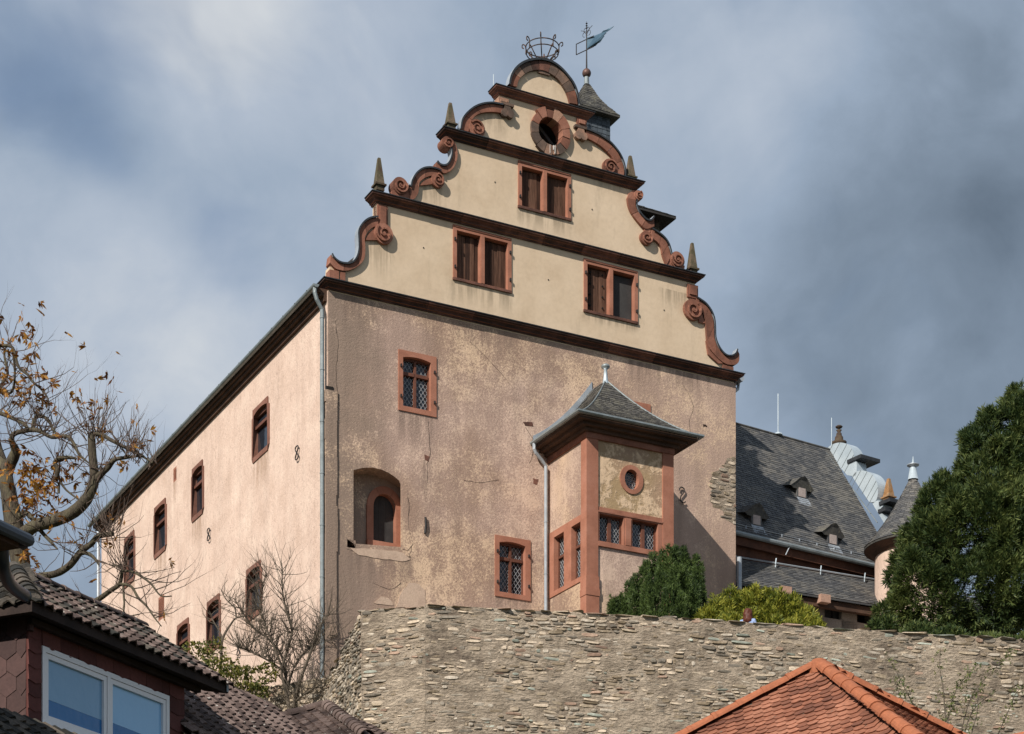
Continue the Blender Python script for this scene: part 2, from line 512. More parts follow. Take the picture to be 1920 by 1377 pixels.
# walls of rubble
MRUBBLE = [mk('rubble_stone_grey', [(.21, .18, .145), (.31, .265, .21), (.39, .335, .27)], 5.0, rnd=.30, fine=.3, bstr=.6, bdist=.015, pick=.5),
           mk('rubble_stone_buff', [(.26, .20, .135), (.375, .30, .215), (.46, .375, .285)], 5.0, rnd=.26, fine=.3, bstr=.6, bdist=.015, pick=.5),
           mk('rubble_stone_green', [(.22, .23, .19), (.29, .305, .255), (.37, .39, .33)], 5.0, rnd=.22, fine=.25, bstr=.5, pick=.4),
           mk('rubble_stone_red', [(.20, .13, .095), (.27, .18, .13), (.33, .23, .17)], 5.0, rnd=.25, fine=.3, bstr=.6, pick=.4),
           mk('rubble_stone_dark', [(.10, .085, .068), (.165, .14, .11), (.23, .195, .15)], 5.0, rnd=.3, fine=.35, bstr=.7, pick=.5)]
def m_mortar():
    m, nn, pos = base('lime_mortar')
    sp = nn('VectorMath', {0: pos, 1: (1, 1, 1.9)}, operation='MULTIPLY').outputs[0]
    f = nn.noise(sp, 2.2, 8, .66)
    big = nn.noise(pos, .5, 4, .5)
    f2 = nn.math('ADD', f, nn.math('MULTIPLY', nn.math('SUBTRACT', big, .5), .6))
    col = nn.ramp(f2, [(.20, .155, .118), (.325, .26, .195), (.44, .355, .27), (.51, .415, .315)], .3, .7)
    g = nn.noise(sp, 9.0, 7, .7)
    col = nn('VectorMath', {0: col, 3: nn.rng(g, .3, .6, .7, 1.08)}, operation='SCALE').outputs[0]
    finish(nn, col, .95, nn.math('ADD', nn.math('ADD', g, f), nn.noise(nn('VectorMath', {0: pos, 1: (1, 1, 3.6)}, operation='MULTIPLY').outputs[0], 6.0, 6, .62)), 1.0, .09)
    return m
MMORTAR = m_mortar()
MORANGE = mk('orange_clay_tile', [(.14, .055, .034), (.225, .088, .051), (.29, .125, .076)], 1.6, rnd=.15, fine=.28, bstr=.5, pick=.2, rough=.85, spots=(7.0, .67, (.13, .09, .065)))
MORANGEHIP = mk('new_orange_ridge_tile', [(.27, .09, .042), (.35, .122, .058)], 2.0, rnd=.1, fine=.2, bstr=.2, rough=.75)
MBROWN = mk('brown_pantile', [(.065, .044, .038), (.105, .072, .06), (.14, .10, .085)], 3.0, rnd=.28, fine=.3, fscale=30, bstr=.4, pick=.5, rough=.85, spots=(9.0, .66, (.36, .33, .29)))
MBROWNPALE = mk('lichen_on_pantile', [(.26, .24, .21), (.40, .37, .33)], 8.0, fine=.3, bstr=.4)
MBROWNDARK = mk('dark_pantile', [(.025, .024, .02), (.05, .044, .036), (.085, .07, .055)], 4.0, rnd=.3, fine=.35, bstr=.5, pick=.4)  # darker pantile tone, mainly for the lower, cheek-side and neighbouring roofs
MHUNG = mk('dark_red_hung_slate', [(.085, .03, .026), (.125, .045, .038)], 2.0, rnd=.16, fine=.15, bstr=.2, pick=.2)
MHUNGGREY = mk('dark_brown_hung_slate', [(.05, .03, .028), (.075, .042, .038)], 2.0, rnd=.2, fine=.15, bstr=.2, pick=.2)
MPVC = mk('white_window_plastic', [(.78, .77, .77), (.82, .81, .81)], 2.0, rough=.35, fine=.03, bstr=.02, spec=.4)
MPANE = m_glass('sky_tinted_glass', (.22, .41, .60), .04)  # sky reflection and pale blind are put into the pane's base colour
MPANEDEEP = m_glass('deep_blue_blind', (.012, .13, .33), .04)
MBARK = mk('rough_bark', [(.03, .023, .016), (.065, .052, .035), (.105, .092, .055)], 4.0, fine=.4, fscale=18, stretch=(2.2, 2.2, .7), bstr=.9, bdist=.03, bscale=14)
MBARKDARK = mk('twig_bark', [(.075, .052, .042), (.13, .095, .075)], 6.0, fine=.3, bstr=.3)
MSHRUBBARK = mk('shrub_twig_bark', [(.07, .055, .04), (.13, .105, .08)], 6.0, fine=.3, bstr=.3)
MYEW = m_leaf('dark_yew_needles', [(.018, .036, .010), (.048, .08, .018), (.10, .145, .036)], spread=.45)
MGOLD = m_leaf('golden_yew_needles', [(.07, .095, .012), (.17, .185, .02), (.32, .30, .04)], spread=.55)
MCONIFER = m_leaf('conifer_sprays', [(.020, .040, .012), (.056, .084, .022), (.13, .155, .042)], spread=.5, scale=.9)
MIVY = m_leaf('yellow_green_leaves', [(.05, .062, .014), (.11, .12, .025), (.24, .21, .045)], spread=.6)
MAUTUMN = m_leaf('autumn_leaves', [(.13, .045, .012), (.27, .11, .018), (.40, .20, .03)], spread=.8, trl=.35)
MCREEP = m_leaf('small_green_leaves', [(.05, .08, .018), (.10, .13, .03), (.17, .18, .05)], spread=.6)
MGROUND = mk('grassy_soil', [(.035, .045, .016), (.06, .062, .026), (.10, .085, .05)], .8, fine=.4, bstr=.6, bdist=.05)
MPAVE = mk('terrace_gravel', [(.17, .15, .12), (.26, .235, .195)], 2.0, fine=.3, bstr=.5)
# ------------------------------------------------------------------ ground
def ground_h(x, y):
    def ss(a, b, t):
        t = min(1, max(0, (t - a) / (b - a)))
        return t * t * (3 - 2 * t)
    h = -1.7 + 9.2 * ss(31, 47, y) + 5.3 * ss(47.5, 54, y)
    h *= 1.0
    h += noise.noise(Vector((x * .15, y * .15, 2))) * .25 * ss(31, 47, y)
    return h
xs = [-2500, -900, -300, -120] + [-60 + 3 * i for i in range(41)] + [120, 300, 900, 2500]
ys = [-300, -100, -30, 0] + [12 + 2 * i for i in range(50)] + [160, 320, 800, 1600, 4500]
g = MB()
for y in ys:
    for x in xs:
        g.v.append((x, y, ground_h(x, y)))
nx = len(xs)
for j in range(len(ys) - 1):
    for i in range(nx - 1):
        g.f.append((j * nx + i, j * nx + i + 1, (j + 1) * nx + i + 1, (j + 1) * nx + i)); g.m.append(0)
structure(g.build('ground', MGROUND, smooth=True))

# ------------------------------------------------------------------ castle
ZB = C0.z
castle = thing('castle', 'tall pink and cream castle house with stepped scroll gable and red sandstone trim', 'castle', C0, math.atan2(E1.y, E1.x))
CW = Fm(1379.5, 900)[0]                      # front width
CL = 21.75                                   # side wall length
ZC1 = Fm(613, 545)[1]                        # top of the lower storeys
def pz(u, v, dep=0.0):
    return Fm(u, v, dep)
def poly(px, dep=0.0, m=Fm):
    return [m(u, v, dep) for u, v in px]
def rect(r, k=0.0):
    return [(r[0] + k, r[2] + k), (r[1] - k, r[2] + k), (r[1] - k, r[3] - k), (r[0] + k, r[3] - k)]
def arch_rect(r, rise, k=8):
    x0, x1, z0, z1 = r
    return [(x0, z0), (x1, z0)] + [(x1 - (x1 - x0) * i / k, z1 - rise + rise * (1 - (2 * i / k - 1) ** 2)) for i in range(k + 1)]

def lattice_bars(mb, r, fn, d, dx=.125, dz=.175, w=.013):
    """diagonal lead bars clipped to rectangle r"""
    x0, x1, z0, z1 = r
    s = dz / dx
    k = int((x1 - x0 + (z1 - z0) / s) / dx) + 2
    for sg in (1, -1):
        for i in range(-k, k + 1):
            xa = (x0 + x1) / 2 + (i + .5) * dx
            # line x = xa + sg*(z-z0)/s
            t0, t1 = z0, z1
            lo, hi = sorted((z0 + (x0 - xa) * s * sg, z0 + (x1 - xa) * s * sg))
            t0, t1 = max(t0, lo), min(t1, hi)
            if t1 - t0 < .02:
                continue
            a = (xa + sg * (t0 - z0) / s, t0); b = (xa + sg * (t1 - z0) / s, t1)
            mb.add([fn(a[0] - w / 2, a[1], d), fn(a[0] + w / 2, a[1], d), fn(b[0] + w / 2, b[1], d), fn(b[0] - w / 2, b[1], d),
                    fn(a[0], a[1], d + .012), fn(b[0], b[1], d + .012)], [(0, 1, 2, 3), (0, 4, 5, 3), (1, 2, 5, 4)])

def hinges(parent, r, fn, inn=.07):
    for x in (r[0] + inn, r[1] - inn):
        for f in (.24, .74):
            z = r[2] + (r[3] - r[2]) * f
            b = MB().box(x - .02, x + .02, -.085, -.02, z - .05, z + .03, fn=lambda a, d, c: fn(a, c, d))
            b.build('hinge', MIRON, parent)

def leaded_window(r, fn, fw=(.14, .175, .14, .14), rise=.06, depth=.2, rows=(.68,), mat=None, mull=True, hinge=True, proud=.03, pane_d=.19):
    """stone frame with a wooden cross sash, leaded lights and glass; r = outer frame rectangle"""
    x0, x1, z0, z1 = r
    inn = (x0 + fw[0], x1 - fw[1], z0 + fw[2], z1 - fw[3])
    w = MB().prism(rect(r), -proud, depth + .02, fn, holes=[arch_rect(inn, rise)])
    wo = w.build('window', mat or MSANDPALE, castle)
    i0, i1, j0, j1 = inn
    s = MB()
    bx = lambda a0, a1, c0, c1, d0, d1: s.box(a0, a1, d0, d1, c0, c1, fn=lambda a, d, c: fn(a, c, d))
    sw = .032
    d0, d1 = pane_d - .07, pane_d + .01
    bx(i0 - .01, i0 + sw, j0 - .01, j1 + .01, d0, d1); bx(i1 - sw, i1 + .01, j0 - .01, j1 + .01, d0, d1)
    bx(i0 + sw, i1 - sw, j0 - .01, j0 + sw, d0, d1); bx(i0 + sw, i1 - sw, j1 - sw - rise * .7, j1 + .01, d0, d1)
    xm = (i0 + i1) / 2
    cols = [(i0 + sw, i1 - sw)]
    if mull:
        bx(xm - .034, xm + .034, j0 + sw, j1 - sw - rise * .7, d0 - .02, d1)
        cols = [(i0 + sw, xm - .034), (xm + .034, i1 - sw)]
    zr = [j0 + sw] + [j0 + (j1 - j0) * f for f in rows] + [j1 - sw - rise * .7]
    for f in rows:
        zz = j0 + (j1 - j0) * f
        for c in cols:
            bx(c[0], c[1], zz - .045, zz + .045, d0 - .03, d1)
    s.build('sash', MSASH, wo)
    l = MB()
    for c in cols:
        for k in range(len(zr) - 1):
            q = (c[0], c[1], zr[k] + (.045 if k else 0), zr[k + 1] - (.045 if k < len(zr) - 2 else 0))
            lattice_bars(l, q, fn, pane_d - .02)
            MB().prism(rect(q, -.01), pane_d, pane_d + .012, fn).build('pane', MGLASS, wo)
    l.build('lattice', MLEAD, wo)
    if hinge:
        hinges(wo, r, fn)
    return wo

# ---- front and side walls
FW1 = Rc([(747, 655), (817.7, 671), (817.7, 783), (746, 769.5)])
FW2 = Rc([(928, 1003), (994.5, 1014.5), (994, 1128), (927, 1117.5)])
FW3 = Rc([(1149, 744), (1219.3, 760.2), (1219, 880), (1149, 862)])
NICHE = poly([(662.8, 1019.5), (752, 1026), (752, 908), (748.8, 901.6), (739, 893.5), (730, 887.6), (715, 880.5), (697.6, 876.8), (680, 877.5), (662.8, 881.8)])
PUT1 = Rc([(651, 1011), (667, 1014), (667, 1029), (651, 1026)])
front = MB().prism([(0.02, .0), (CW, .0), (CW, ZC1), (0.02, ZC1)], 0, .03, holes=[rect(FW1, .03), rect(FW2, .03), rect(FW3, .03), NICHE, rect(PUT1)], back=False)
front_wall = front.build('front_wall', MROUGH, castle)

SW = []
for tl, tr, br, bl in (((475, 765), (503, 749), (503, 846), (475, 868)), ((361, 877), (380, 866), (381, 964), (361, 980)), ((290.5, 951), (311, 936), (311, 1034), (290, 1048)),
                       ((234, 1008), (252, 997), (252, 1090), (234, 1104)), ((463, 1070), (489, 1049), (489, 1147), (463, 1172)), ((389, 1130), (412, 1113), (412, 1211), (389, 1232)),
                       ((333, 1174), (354, 1158), (354, 1255), (333, 1275))):
    SW.append(Rc([tl, tr, br, bl], 0, lambda u, v, dep: Lm(u, v, dep)))
SLOTS = [Rc([(325, 880), (331, 874), (331, 900), (325, 906)], 0, lambda u, v, dep: Lm(u, v, dep)), Rc([(297, 1122), (308, 1113), (308, 1158), (297, 1166)], 0, lambda u, v, dep: Lm(u, v, dep))]
side = MB().prism([(0.012, -.5), (CL, -.5), (CL, ZC1 + .0), (0.012, ZC1 + .0)], 0, .03, fside, holes=[rect(r, .03) for r in SW] + [rect(r) for r in SLOTS], back=False)
side.build('side_wall', MSIDE, castle)
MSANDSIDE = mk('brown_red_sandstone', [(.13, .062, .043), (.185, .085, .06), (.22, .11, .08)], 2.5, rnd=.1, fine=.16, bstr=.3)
b = MB().box(CW - .03, CW - .002, .032, CL, 0, ZC1 - .002)
b.box(.03, CW - .03, CL - .3, CL - .001, 0, ZC1 - .002)
b.build('rear_wall', MSIDE, castle)
for r in (FW1, FW2, FW3):
    leaded_window(r, ffront)
for r in SW:
    leaded_window(r, fside, fw=(.07, .13, .15, .12), rise=.13, mat=MSANDSIDE, depth=.26, pane_d=.15, mull=False, hinge=False)
for r in SLOTS:
    s = MB().prism(rect(r, -.0), 0.002, .3, fside, holes=[rect(r, .07)])
    so = s.build('slit_window', MSANDPALE, castle)
    MB().prism(rect(r, .05), .18, .2, fside).build('shutter', MWOOD if r is SLOTS[0] else MSANDPALE, so)

# niche with the arched window
ND = .55
nb = [(x + (.26 if x > NICHE[0][0] + .8 else .26 * (x - NICHE[0][0]) / 1.5), z) for x, z in NICHE]
nb = [(NICHE[i][0] + .26 * max(0, (NICHE[i][0] - NICHE[0][0]) / (NICHE[1][0] - NICHE[0][0])), NICHE[i][1]) for i in range(len(NICHE))]
AO = poly([(699, 1018), (741.5, 1020), (741.5, 958)], ND)                 # opening
ax0, ax1, az0, azs = AO[0][0], AO[1][0], (AO[0][1] + AO[1][1]) / 2, AO[2][1]
aztop = Fm(720, 927.5, ND)[1]
def arc(x0, x1, zs, zt, k=12):
    c, a = (x0 + x1) / 2, (x1 - x0) / 2
    return [(c + a * math.cos(math.pi * i / k), zs + (zt - zs) * math.sin(math.pi * i / k)) for i in range(k + 1)]
op = [(ax0, az0), (ax1, az0)] + arc(ax0, ax1, azs, aztop)
nm = MB()
kk = len(NICHE)
nm.add([(x, .0, z) for x, z in NICHE] + [(x, ND, z) for x, z in nb], [(i, (i + 1) % kk, kk + (i + 1) % kk, kk + i) for i in range(kk)])
nm.prism(nb, ND, ND + .02, holes=[op], back=False)
niche = nm.build('niche', MROUGH, castle)
fo = [(ax0 - .20, az0), (ax1 + .20, az0)] + arc(ax0 - .20, ax1 + .20, azs, aztop + .22)
# surround of single dressed stones
def arc_stones(outer, inner, n, d0, d1, name, parent, mats, gap=.006):
    for i in range(n):
        k = (len(outer) - 1) / n
        a, bb = int(round(i * k)), int(round((i + 1) * k))
        o_, i_ = outer[a:bb + 1], inner[a:bb + 1]
        q = list(o_) + list(reversed(i_))
        cx, cz = sum(t[0] for t in q) / len(q), sum(t[1] for t in q) / len(q)
        L = math.hypot(o_[-1][0] - o_[0][0], o_[-1][1] - o_[0][1]) + 1e-6
        f = 1 - gap / L
        q = [(cx + (x - cx) * f, cz + (z - cz) * f) for x, z in q]
        MB().prism(q, d0, d1).build(name, mats[i % len(mats)], parent)
arc_stones(arc(ax0 - .20, ax1 + .20, azs, aztop + .22), arc(ax0, ax1, azs, aztop), 3, ND - .05, ND + .2, 'arch_stone', niche, [MSANDPALE])
for xx in (ax0 - .20, ax1):
    MB().box(xx, xx + .20, ND - .05, ND + .2, az0, azs).build('jamb_stone', MSANDPALE, niche)
MB().box(ax0 - .22, ax1 + .34, ND - .12, ND + .2, az0 - .17, az0).build('sill', MSANDPALE, niche)
npk = 3
for i in range(npk):
    a = ax0 + (ax1 - ax0) * i / npk; c = ax0 + (ax1 - ax0) * (i + 1) / npk
    top = aztop + .02
    MB().box(a + .004, c - .004, ND + .14 + .006 * i, ND + .17, az0, top).build('plank', MWOODGREY, niche)
MB().box(ax0 - .1, ax1 + .1, ND + .175, ND + .2, az0 - .1, aztop + .1).build('backing', MVOID, niche)
hole = MB()
hole.box(PUT1[0] - .01, PUT1[1] + .01, .30, .32, PUT1[2] - .01, PUT1[3] + .01)
for q in ((PUT1[0] - .02, PUT1[0]), (PUT1[1], PUT1[1] + .02)):
    hole.box(q[0], q[1], .01, .31, PUT1[2], PUT1[3])
hole.box(PUT1[0] - .02, PUT1[1] + .02, .01, .31, PUT1[3], PUT1[3] + .02)
hole.box(PUT1[0] - .02, PUT1[1] + .02, .01, .31, PUT1[2] - .02, PUT1[2])
hole.build('putlog_hole', MSANDDARK, castle)

# thicker render on the corner, plaster repairs and spalls
zc = Fm(620, 733)[1]
cp = MB()
zz = 0.0
while zz < zc:
    h = min(R.uniform(.25, .6), zc - zz)
    cp.box(-.055 - R.uniform(0, .03), .26 + R.uniform(-.02, .03), -.045, .25, zz, zz + h)
    zz += h
cp.build('corner_render', MROUGH, castle)
MB().box(-.03, .17, -.02, .05, zc + .003, zc + .11).build('putlog_hole', MVOID, castle)
MPATCH = mk('pale_plaster_repair', [(.42, .30, .225), (.50, .365, .275), (.54, .40, .30)], 2.5, fine=.15, bstr=.5, bdist=.02)
def blotch(px, proud, mat, name, jag=.05, dep=0.0, parent=None):
    q = poly(px, dep)
    out = []
    for i in range(len(q)):
        a, c = q[i], q[(i + 1) % len(q)]
        k = max(2, int(math.hypot(c[0] - a[0], c[1] - a[1]) / .12))
        for j in range(k):
            t = j / k
            out.append((a[0] + (c[0] - a[0]) * t + R.uniform(-jag, jag), a[1] + (c[1] - a[1]) * t + R.uniform(-jag, jag)))
    return MB().prism(out, dep - proud, dep + .02).build(name, mat, parent or castle)
blotch([(742, 1140), (752, 1110), (766, 1093), (785, 1095), (796, 1108), (800, 1140)], .012, MPATCH, 'plaster_patch', .02)
blotch([(655, 1027), (700, 1029), (756, 1036), (770, 1050), (752, 1053), (700, 1046), (672, 1042)], .012, MPATCH, 'plaster_patch', .02)
blotch([(754, 930), (764, 932), (766, 995), (774, 1020), (764, 1032), (754, 1030)], .010, MROUGH, 'plaster_patch', .012)
blotch([(700, 1132), (715, 1118), (728, 1120), (738, 1136)], .012, MPATCH, 'plaster_patch', .03)
blotch([(610, 1120), (622, 1122), (621, 1130), (611, 1128)], .03, MPATCH, 'plaster_patch', .02)
for px in ([(980, 792), (998, 792), (1000, 800), (984, 799)], [(1318, 796), (1326, 798), (1326, 801), (1318, 800)], [(796, 853), (806, 856), (803, 866), (797, 862)], [(1000, 897), (1010, 899), (1006, 910), (1000, 906)]):
    blotch(px, .004, MSANDDARK, 'spalled_hole', .015)

# exposed rubble at the right corner
em_px = [(1379, 860), (1363, 859), (1359, 868), (1357, 880), (1337, 884), (1333, 898), (1336, 915), (1331, 940), (1340, 950), (1356, 958), (1360, 975), (1379, 985)]
em = blotch(em_px, .004, MMORTAR, 'exposed_masonry', .015)
def stone_mesh(seed, mat):
    """unit stone: front towards -y, x and z in -.5..+.5, about 1 deep"""
    r = random.Random(seed)
    k = 9
    ang = [2 * math.pi * (i + r.uniform(-.3, .3)) / k for i in range(k)]
    def sq(w):
        c, s_ = math.cos(w), math.sin(w)
        e = 2.9
        return (math.copysign(abs(c) ** (2 / e), c) * .5, math.copysign(abs(s_) ** (2 / e), s_) * .5)
    o = [(x * r.uniform(.84, 1.0), z * r.uniform(.8, 1.0)) for x, z in map(sq, ang)]
    tx, tz = r.uniform(-.25, .25), r.uniform(-.25, .25)
    vs = [(x, .6, z) for x, z in o]
    vs += [(x, -.25 + r.uniform(-.1, .1) + tx * x, z) for x, z in o]
    vs += [(x * .86 + r.uniform(-.02, .02), -.5 + r.uniform(-.08, .08) + tx * x + tz * z, z * .78) for x, z in o]
    vs.append((r.uniform(-.1, .1), -.55 + r.uniform(-.08, .08), r.uniform(-.1, .1)))
    fs = []
    for i in range(k):
        j = (i + 1) % k
        fs += [(i, j, k + j, k + i), (k + i, k + j, 2 * k + j, 2 * k + i), (2 * k + i, 2 * k + j, 3 * k)]
    m = MB().add(vs, fs)
    return m.mesh('stone', mat)
PROTO_STONES = []
for mi, (mm, cnt) in enumerate(zip(MRUBBLE, (7, 7, 4, 4, 5))):
    PROTO_STONES.append([stone_mesh(100 * mi + i, mm) for i in range(cnt)])
ALLSTONES = [m for l in PROTO_STONES for m in l]
def pick_stone(weights):
    c = R.choices(range(5), weights)[0]
    return ALLSTONES.index(R.choice(PROTO_STONES[c]))
def inside(q, pl):
    c = False
    for i in range(len(pl)):
        a, b_ = pl[i], pl[i - 1]
        if (a[1] > q[1]) != (b_[1] > q[1]) and q[0] < (b_[0] - a[0]) * (q[1] - a[1]) / (b_[1] - a[1]) + a[0]:
            c = not c
    return c
epoly = poly(em_px)
items = []
z = min(q[1] for q in epoly)
while z < max(q[1] for q in epoly):
    h = R.uniform(.06, .17)
    x = min(q[0] for q in epoly) + R.uniform(-.1, .1)
    while x < CW:
        w = R.uniform(.2, .55)
        w = min(w, CW - x)
        if w > .08 and inside((x + w / 2, z + h / 2), epoly):
            items.append((pick_stone((1, 8, 0, 1, 1)), Matrix.Translation((x + w / 2, .024 + R.uniform(-.008, .008), z + h / 2)) @ Matrix.Diagonal((w * .98, .075, h * .97, 1))))
        x += w + .015
    z += h + .015
emit('stone', items, ALLSTONES, em, 300)

# ---- cracks in the render
MCRACK = mk('open_crack', [(.05, .035, .028), (.08, .058, .045)], 6.0)
def crack(px, name='crack', r=.007, dep=0.0):
    q = catmull(poly(px), 4)
    MB().tube([(x + R.uniform(-.02, .02), -.001, z + R.uniform(-.015, .015)) for x, z in q], [r * R.uniform(.4, 1.2) for _ in q], 5).build(name, MCRACK, castle)
crack([(764, 925), (768, 955), (763, 985), (772, 1015), (768, 1045)]); crack([(802, 790), (806, 850), (800, 875), (803, 905)]); crack([(628, 600), (634, 650), (630, 700), (636, 760)])
crack([(700, 1095), (735, 1105), (752, 1092)]); crack([(870, 900), (900, 906), (935, 900)]); crack([(985, 800), (1000, 830), (994, 870)]); crack([(650, 1030), (690, 1040), (730, 1036), (770, 1046)])
crack([(1280, 720), (1300, 760), (1292, 800), (1310, 830)]); crack([(880, 640), (940, 700), (955, 720)], r=.005)

# ---- wall anchors
def anchor(pts, r=.022, name='wall_anchor'):
    return MB().tube(pts, r, 6).build(name, MIRON, castle)
a0, a1 = Fm(797, 971), Fm(796, 1001)
anchor([(a0[0], -.03, a0[1]), (a1[0] + .02, -.05, (a0[1] + a1[1]) / 2), (a1[0], -.03, a1[1])], .035)
sx_, sz_ = Fm(1277.5, 930)
def s_curve(k=18, h=.46, w=.11):
    out = []
    for i in range(k + 1):
        t = -1 + 2 * i / k
        out.append((w * math.sin(t * math.pi * 1.18) * (1.0 if abs(t) < .9 else .7), t * h / 2))
    return out
def s_hook(h=.47, w=.12):
    """an S with hooked ends"""
    pts = []
    for i in range(10):
        a = rad(200 - i * 30)
        pts.append((w * .8 * math.cos(a), h * .27 + h * .2 * math.sin(a)))
    lo = [(-x, -z_) for x, z_ in reversed(pts)]
    return pts + lo
anchor(catmull([(sx_ + x, -.05, sz_ + z_) for x, z_ in ((-.10, .13), (-.09, .20), (-.02, .24), (.06, .21), (.08, .14), (.03, .06), (-.04, -.02), (-.07, -.11), (-.03, -.19), (.05, -.22), (.12, -.17))], 3), .018)
for u, v in ((560, 850), (394, 1003), (450, 1218)):
    y_, z_ = Lm(u, v)
    anchor([(-.06, y_ + .11 * math.sin(2 * a), z_ + .19 * math.cos(a)) for a in [2 * math.pi * i / 28 for i in range(29)]], .018)

# ---- side eave: timber cornice, gutter, pipes
ZE = ZC1 - .02
e = MB()
e.box(-.09, .03, .03, CL + .12, ZE - .26, ZE - .13)
e.box(-.19, .03, .03, CL + .16, ZE - .13, ZE - .05)
e.box(-.27, .03, .03, CL + .2, ZE - .05, ZE + .06)
e.build('eave_cornice', MSOFFIT, castle)
gt = MB()
prof = [(-.27 - .02 + .085 * math.cos(rad(a)) - .07, ZE + .10 + .085 * math.sin(rad(a))) for a in range(180, 361, 20)]
vs = []
for yy in (-.08, CL + .35):
    vs += [(x, yy, z_) for x, z_ in prof]
kq = len(prof)
gt.add(vs, [(i, i + 1, kq + i + 1, kq + i) for i in range(kq - 1)] + [tuple(range(kq)), tuple(range(kq, 2 * kq))])
for i in range(24):
    yy = .4 + i * .9
    gt.box(-.46, -.26, yy, yy + .03, ZE + .095, ZE + .105)
gt.build('gutter', MZINCDARK, castle)
dp = MB()
yq, _ = Lm(604, 800, -.14)
dp.tube([(-.36, .02, ZE + .06), (-.36, .03, ZE - .10), (-.30, yq * .6, ZE - .28), (-.14, yq, ZE - .52), (-.14, yq, -.5)], .058, 10)
for i in range(9):
    zz = .8 + i * 1.42
    dp.tube([(-.14, yq, zz), (-.14, yq, zz + .035)], .068, 10)
dp.build('downpipe', MZINCDARK, castle)
dp2 = MB()
dp2.tube([(-.12, CL + .02, ZE - .2), (-.12, CL + .02, -.5)], .055, 8)
dp2.build('downpipe', MZINC, castle)

# ---- main roof
XR, ZR = CW / 2, ZC1 + 6.6
rf = MB()
for xa in (-.32, CW + .32):
    rf.add([(xa, .45, ZE + .14), (XR, .45, ZR), (XR, CL + .3, ZR), (xa, CL + .3, ZE + .14), (xa, .45, ZE + .05), (XR, .45, ZR - .12), (XR, CL + .3, ZR - .12), (xa, CL + .3, ZE + .05)],
           [(0, 1, 2, 3), (4, 5, 6, 7), (0, 1, 5, 4), (3, 2, 6, 7), (0, 3, 7, 4)])
rf.build('roof', MSLATE, castle)
MB().prism([(-.02 + .02, ZC1 - .1), (CW, ZC1 - .1), (XR, ZR - .15)], CL - .3, CL - .002).build('rear_gable', MSIDE, castle)

# ---- gable wall
OUT = [(616.5, 534), (618, 500), (640, 503), (660, 503), (674, 490), (677, 470), (677, 450), (680, 435), (690, 422), (706.5, 418), (706.5, 380), (742, 381), (742, 352), (765, 358), (774, 348), (780, 335), (791, 328), (806, 326), (818, 333),
       (827, 321), (834, 322), (842, 316), (849, 308), (851, 296), (851, 282), (846, 270), (838, 262), (836, 250), (862, 256), (863, 247), (871, 240), (873, 230), (878, 222), (890, 212), (905, 207), (922, 206), (936, 208), (936, 172),
       (961, 175), (963, 152), (973, 137), (986, 130), (1002, 126), (1015, 126), (1030, 130), (1045, 141), (1057, 155), (1066, 170), (1072, 186), (1074, 202), (1097, 209), (1097, 252), (1110, 262), (1125, 268), (1141, 283), (1152, 299),
       (1160, 318), (1160, 334), (1186, 342), (1186, 358), (1181, 372), (1183, 387), (1188, 400), (1196, 412), (1205, 422), (1215, 436), (1224, 445), (1234, 452), (1243, 463), (1247, 476), (1252, 494), (1268, 504), (1303, 517), (1303, 562), (1316, 577),
       (1325, 592), (1328, 610), (1330, 635), (1334, 652), (1345, 668), (1357, 678), (1369, 684), (1372, 712)]
GT = .28
G = [Rc([(971, 300.3), (1069.9, 328.5), (1069.9, 415), (971, 390)]), Rc([(849.6, 420.7), (958.5, 449.4), (957.8, 550), (848.2, 525)]), Rc([(1094, 485.2), (1195.2, 509.5), (1194.8, 608.5), (1094, 585)])]
OCX, OCZ = Fm(1029.6, 249.3)
ORO, ORI = .665, .40
ohole = [(OCX + (ORI + .03) * math.cos(rad(a)), OCZ + (ORI + .03) * math.sin(rad(a))) for a in range(0, 360, 15)]
gouter = poly(OUT)
gouter[0] = (0.02, ZC1 + .002); gouter[-1] = (CW - .06, ZC1 + .002)
MB().prism(gouter, 0, GT, holes=[rect(r, .03) for r in G] + [ohole]).build('gable_wall', MGABLE, castle)

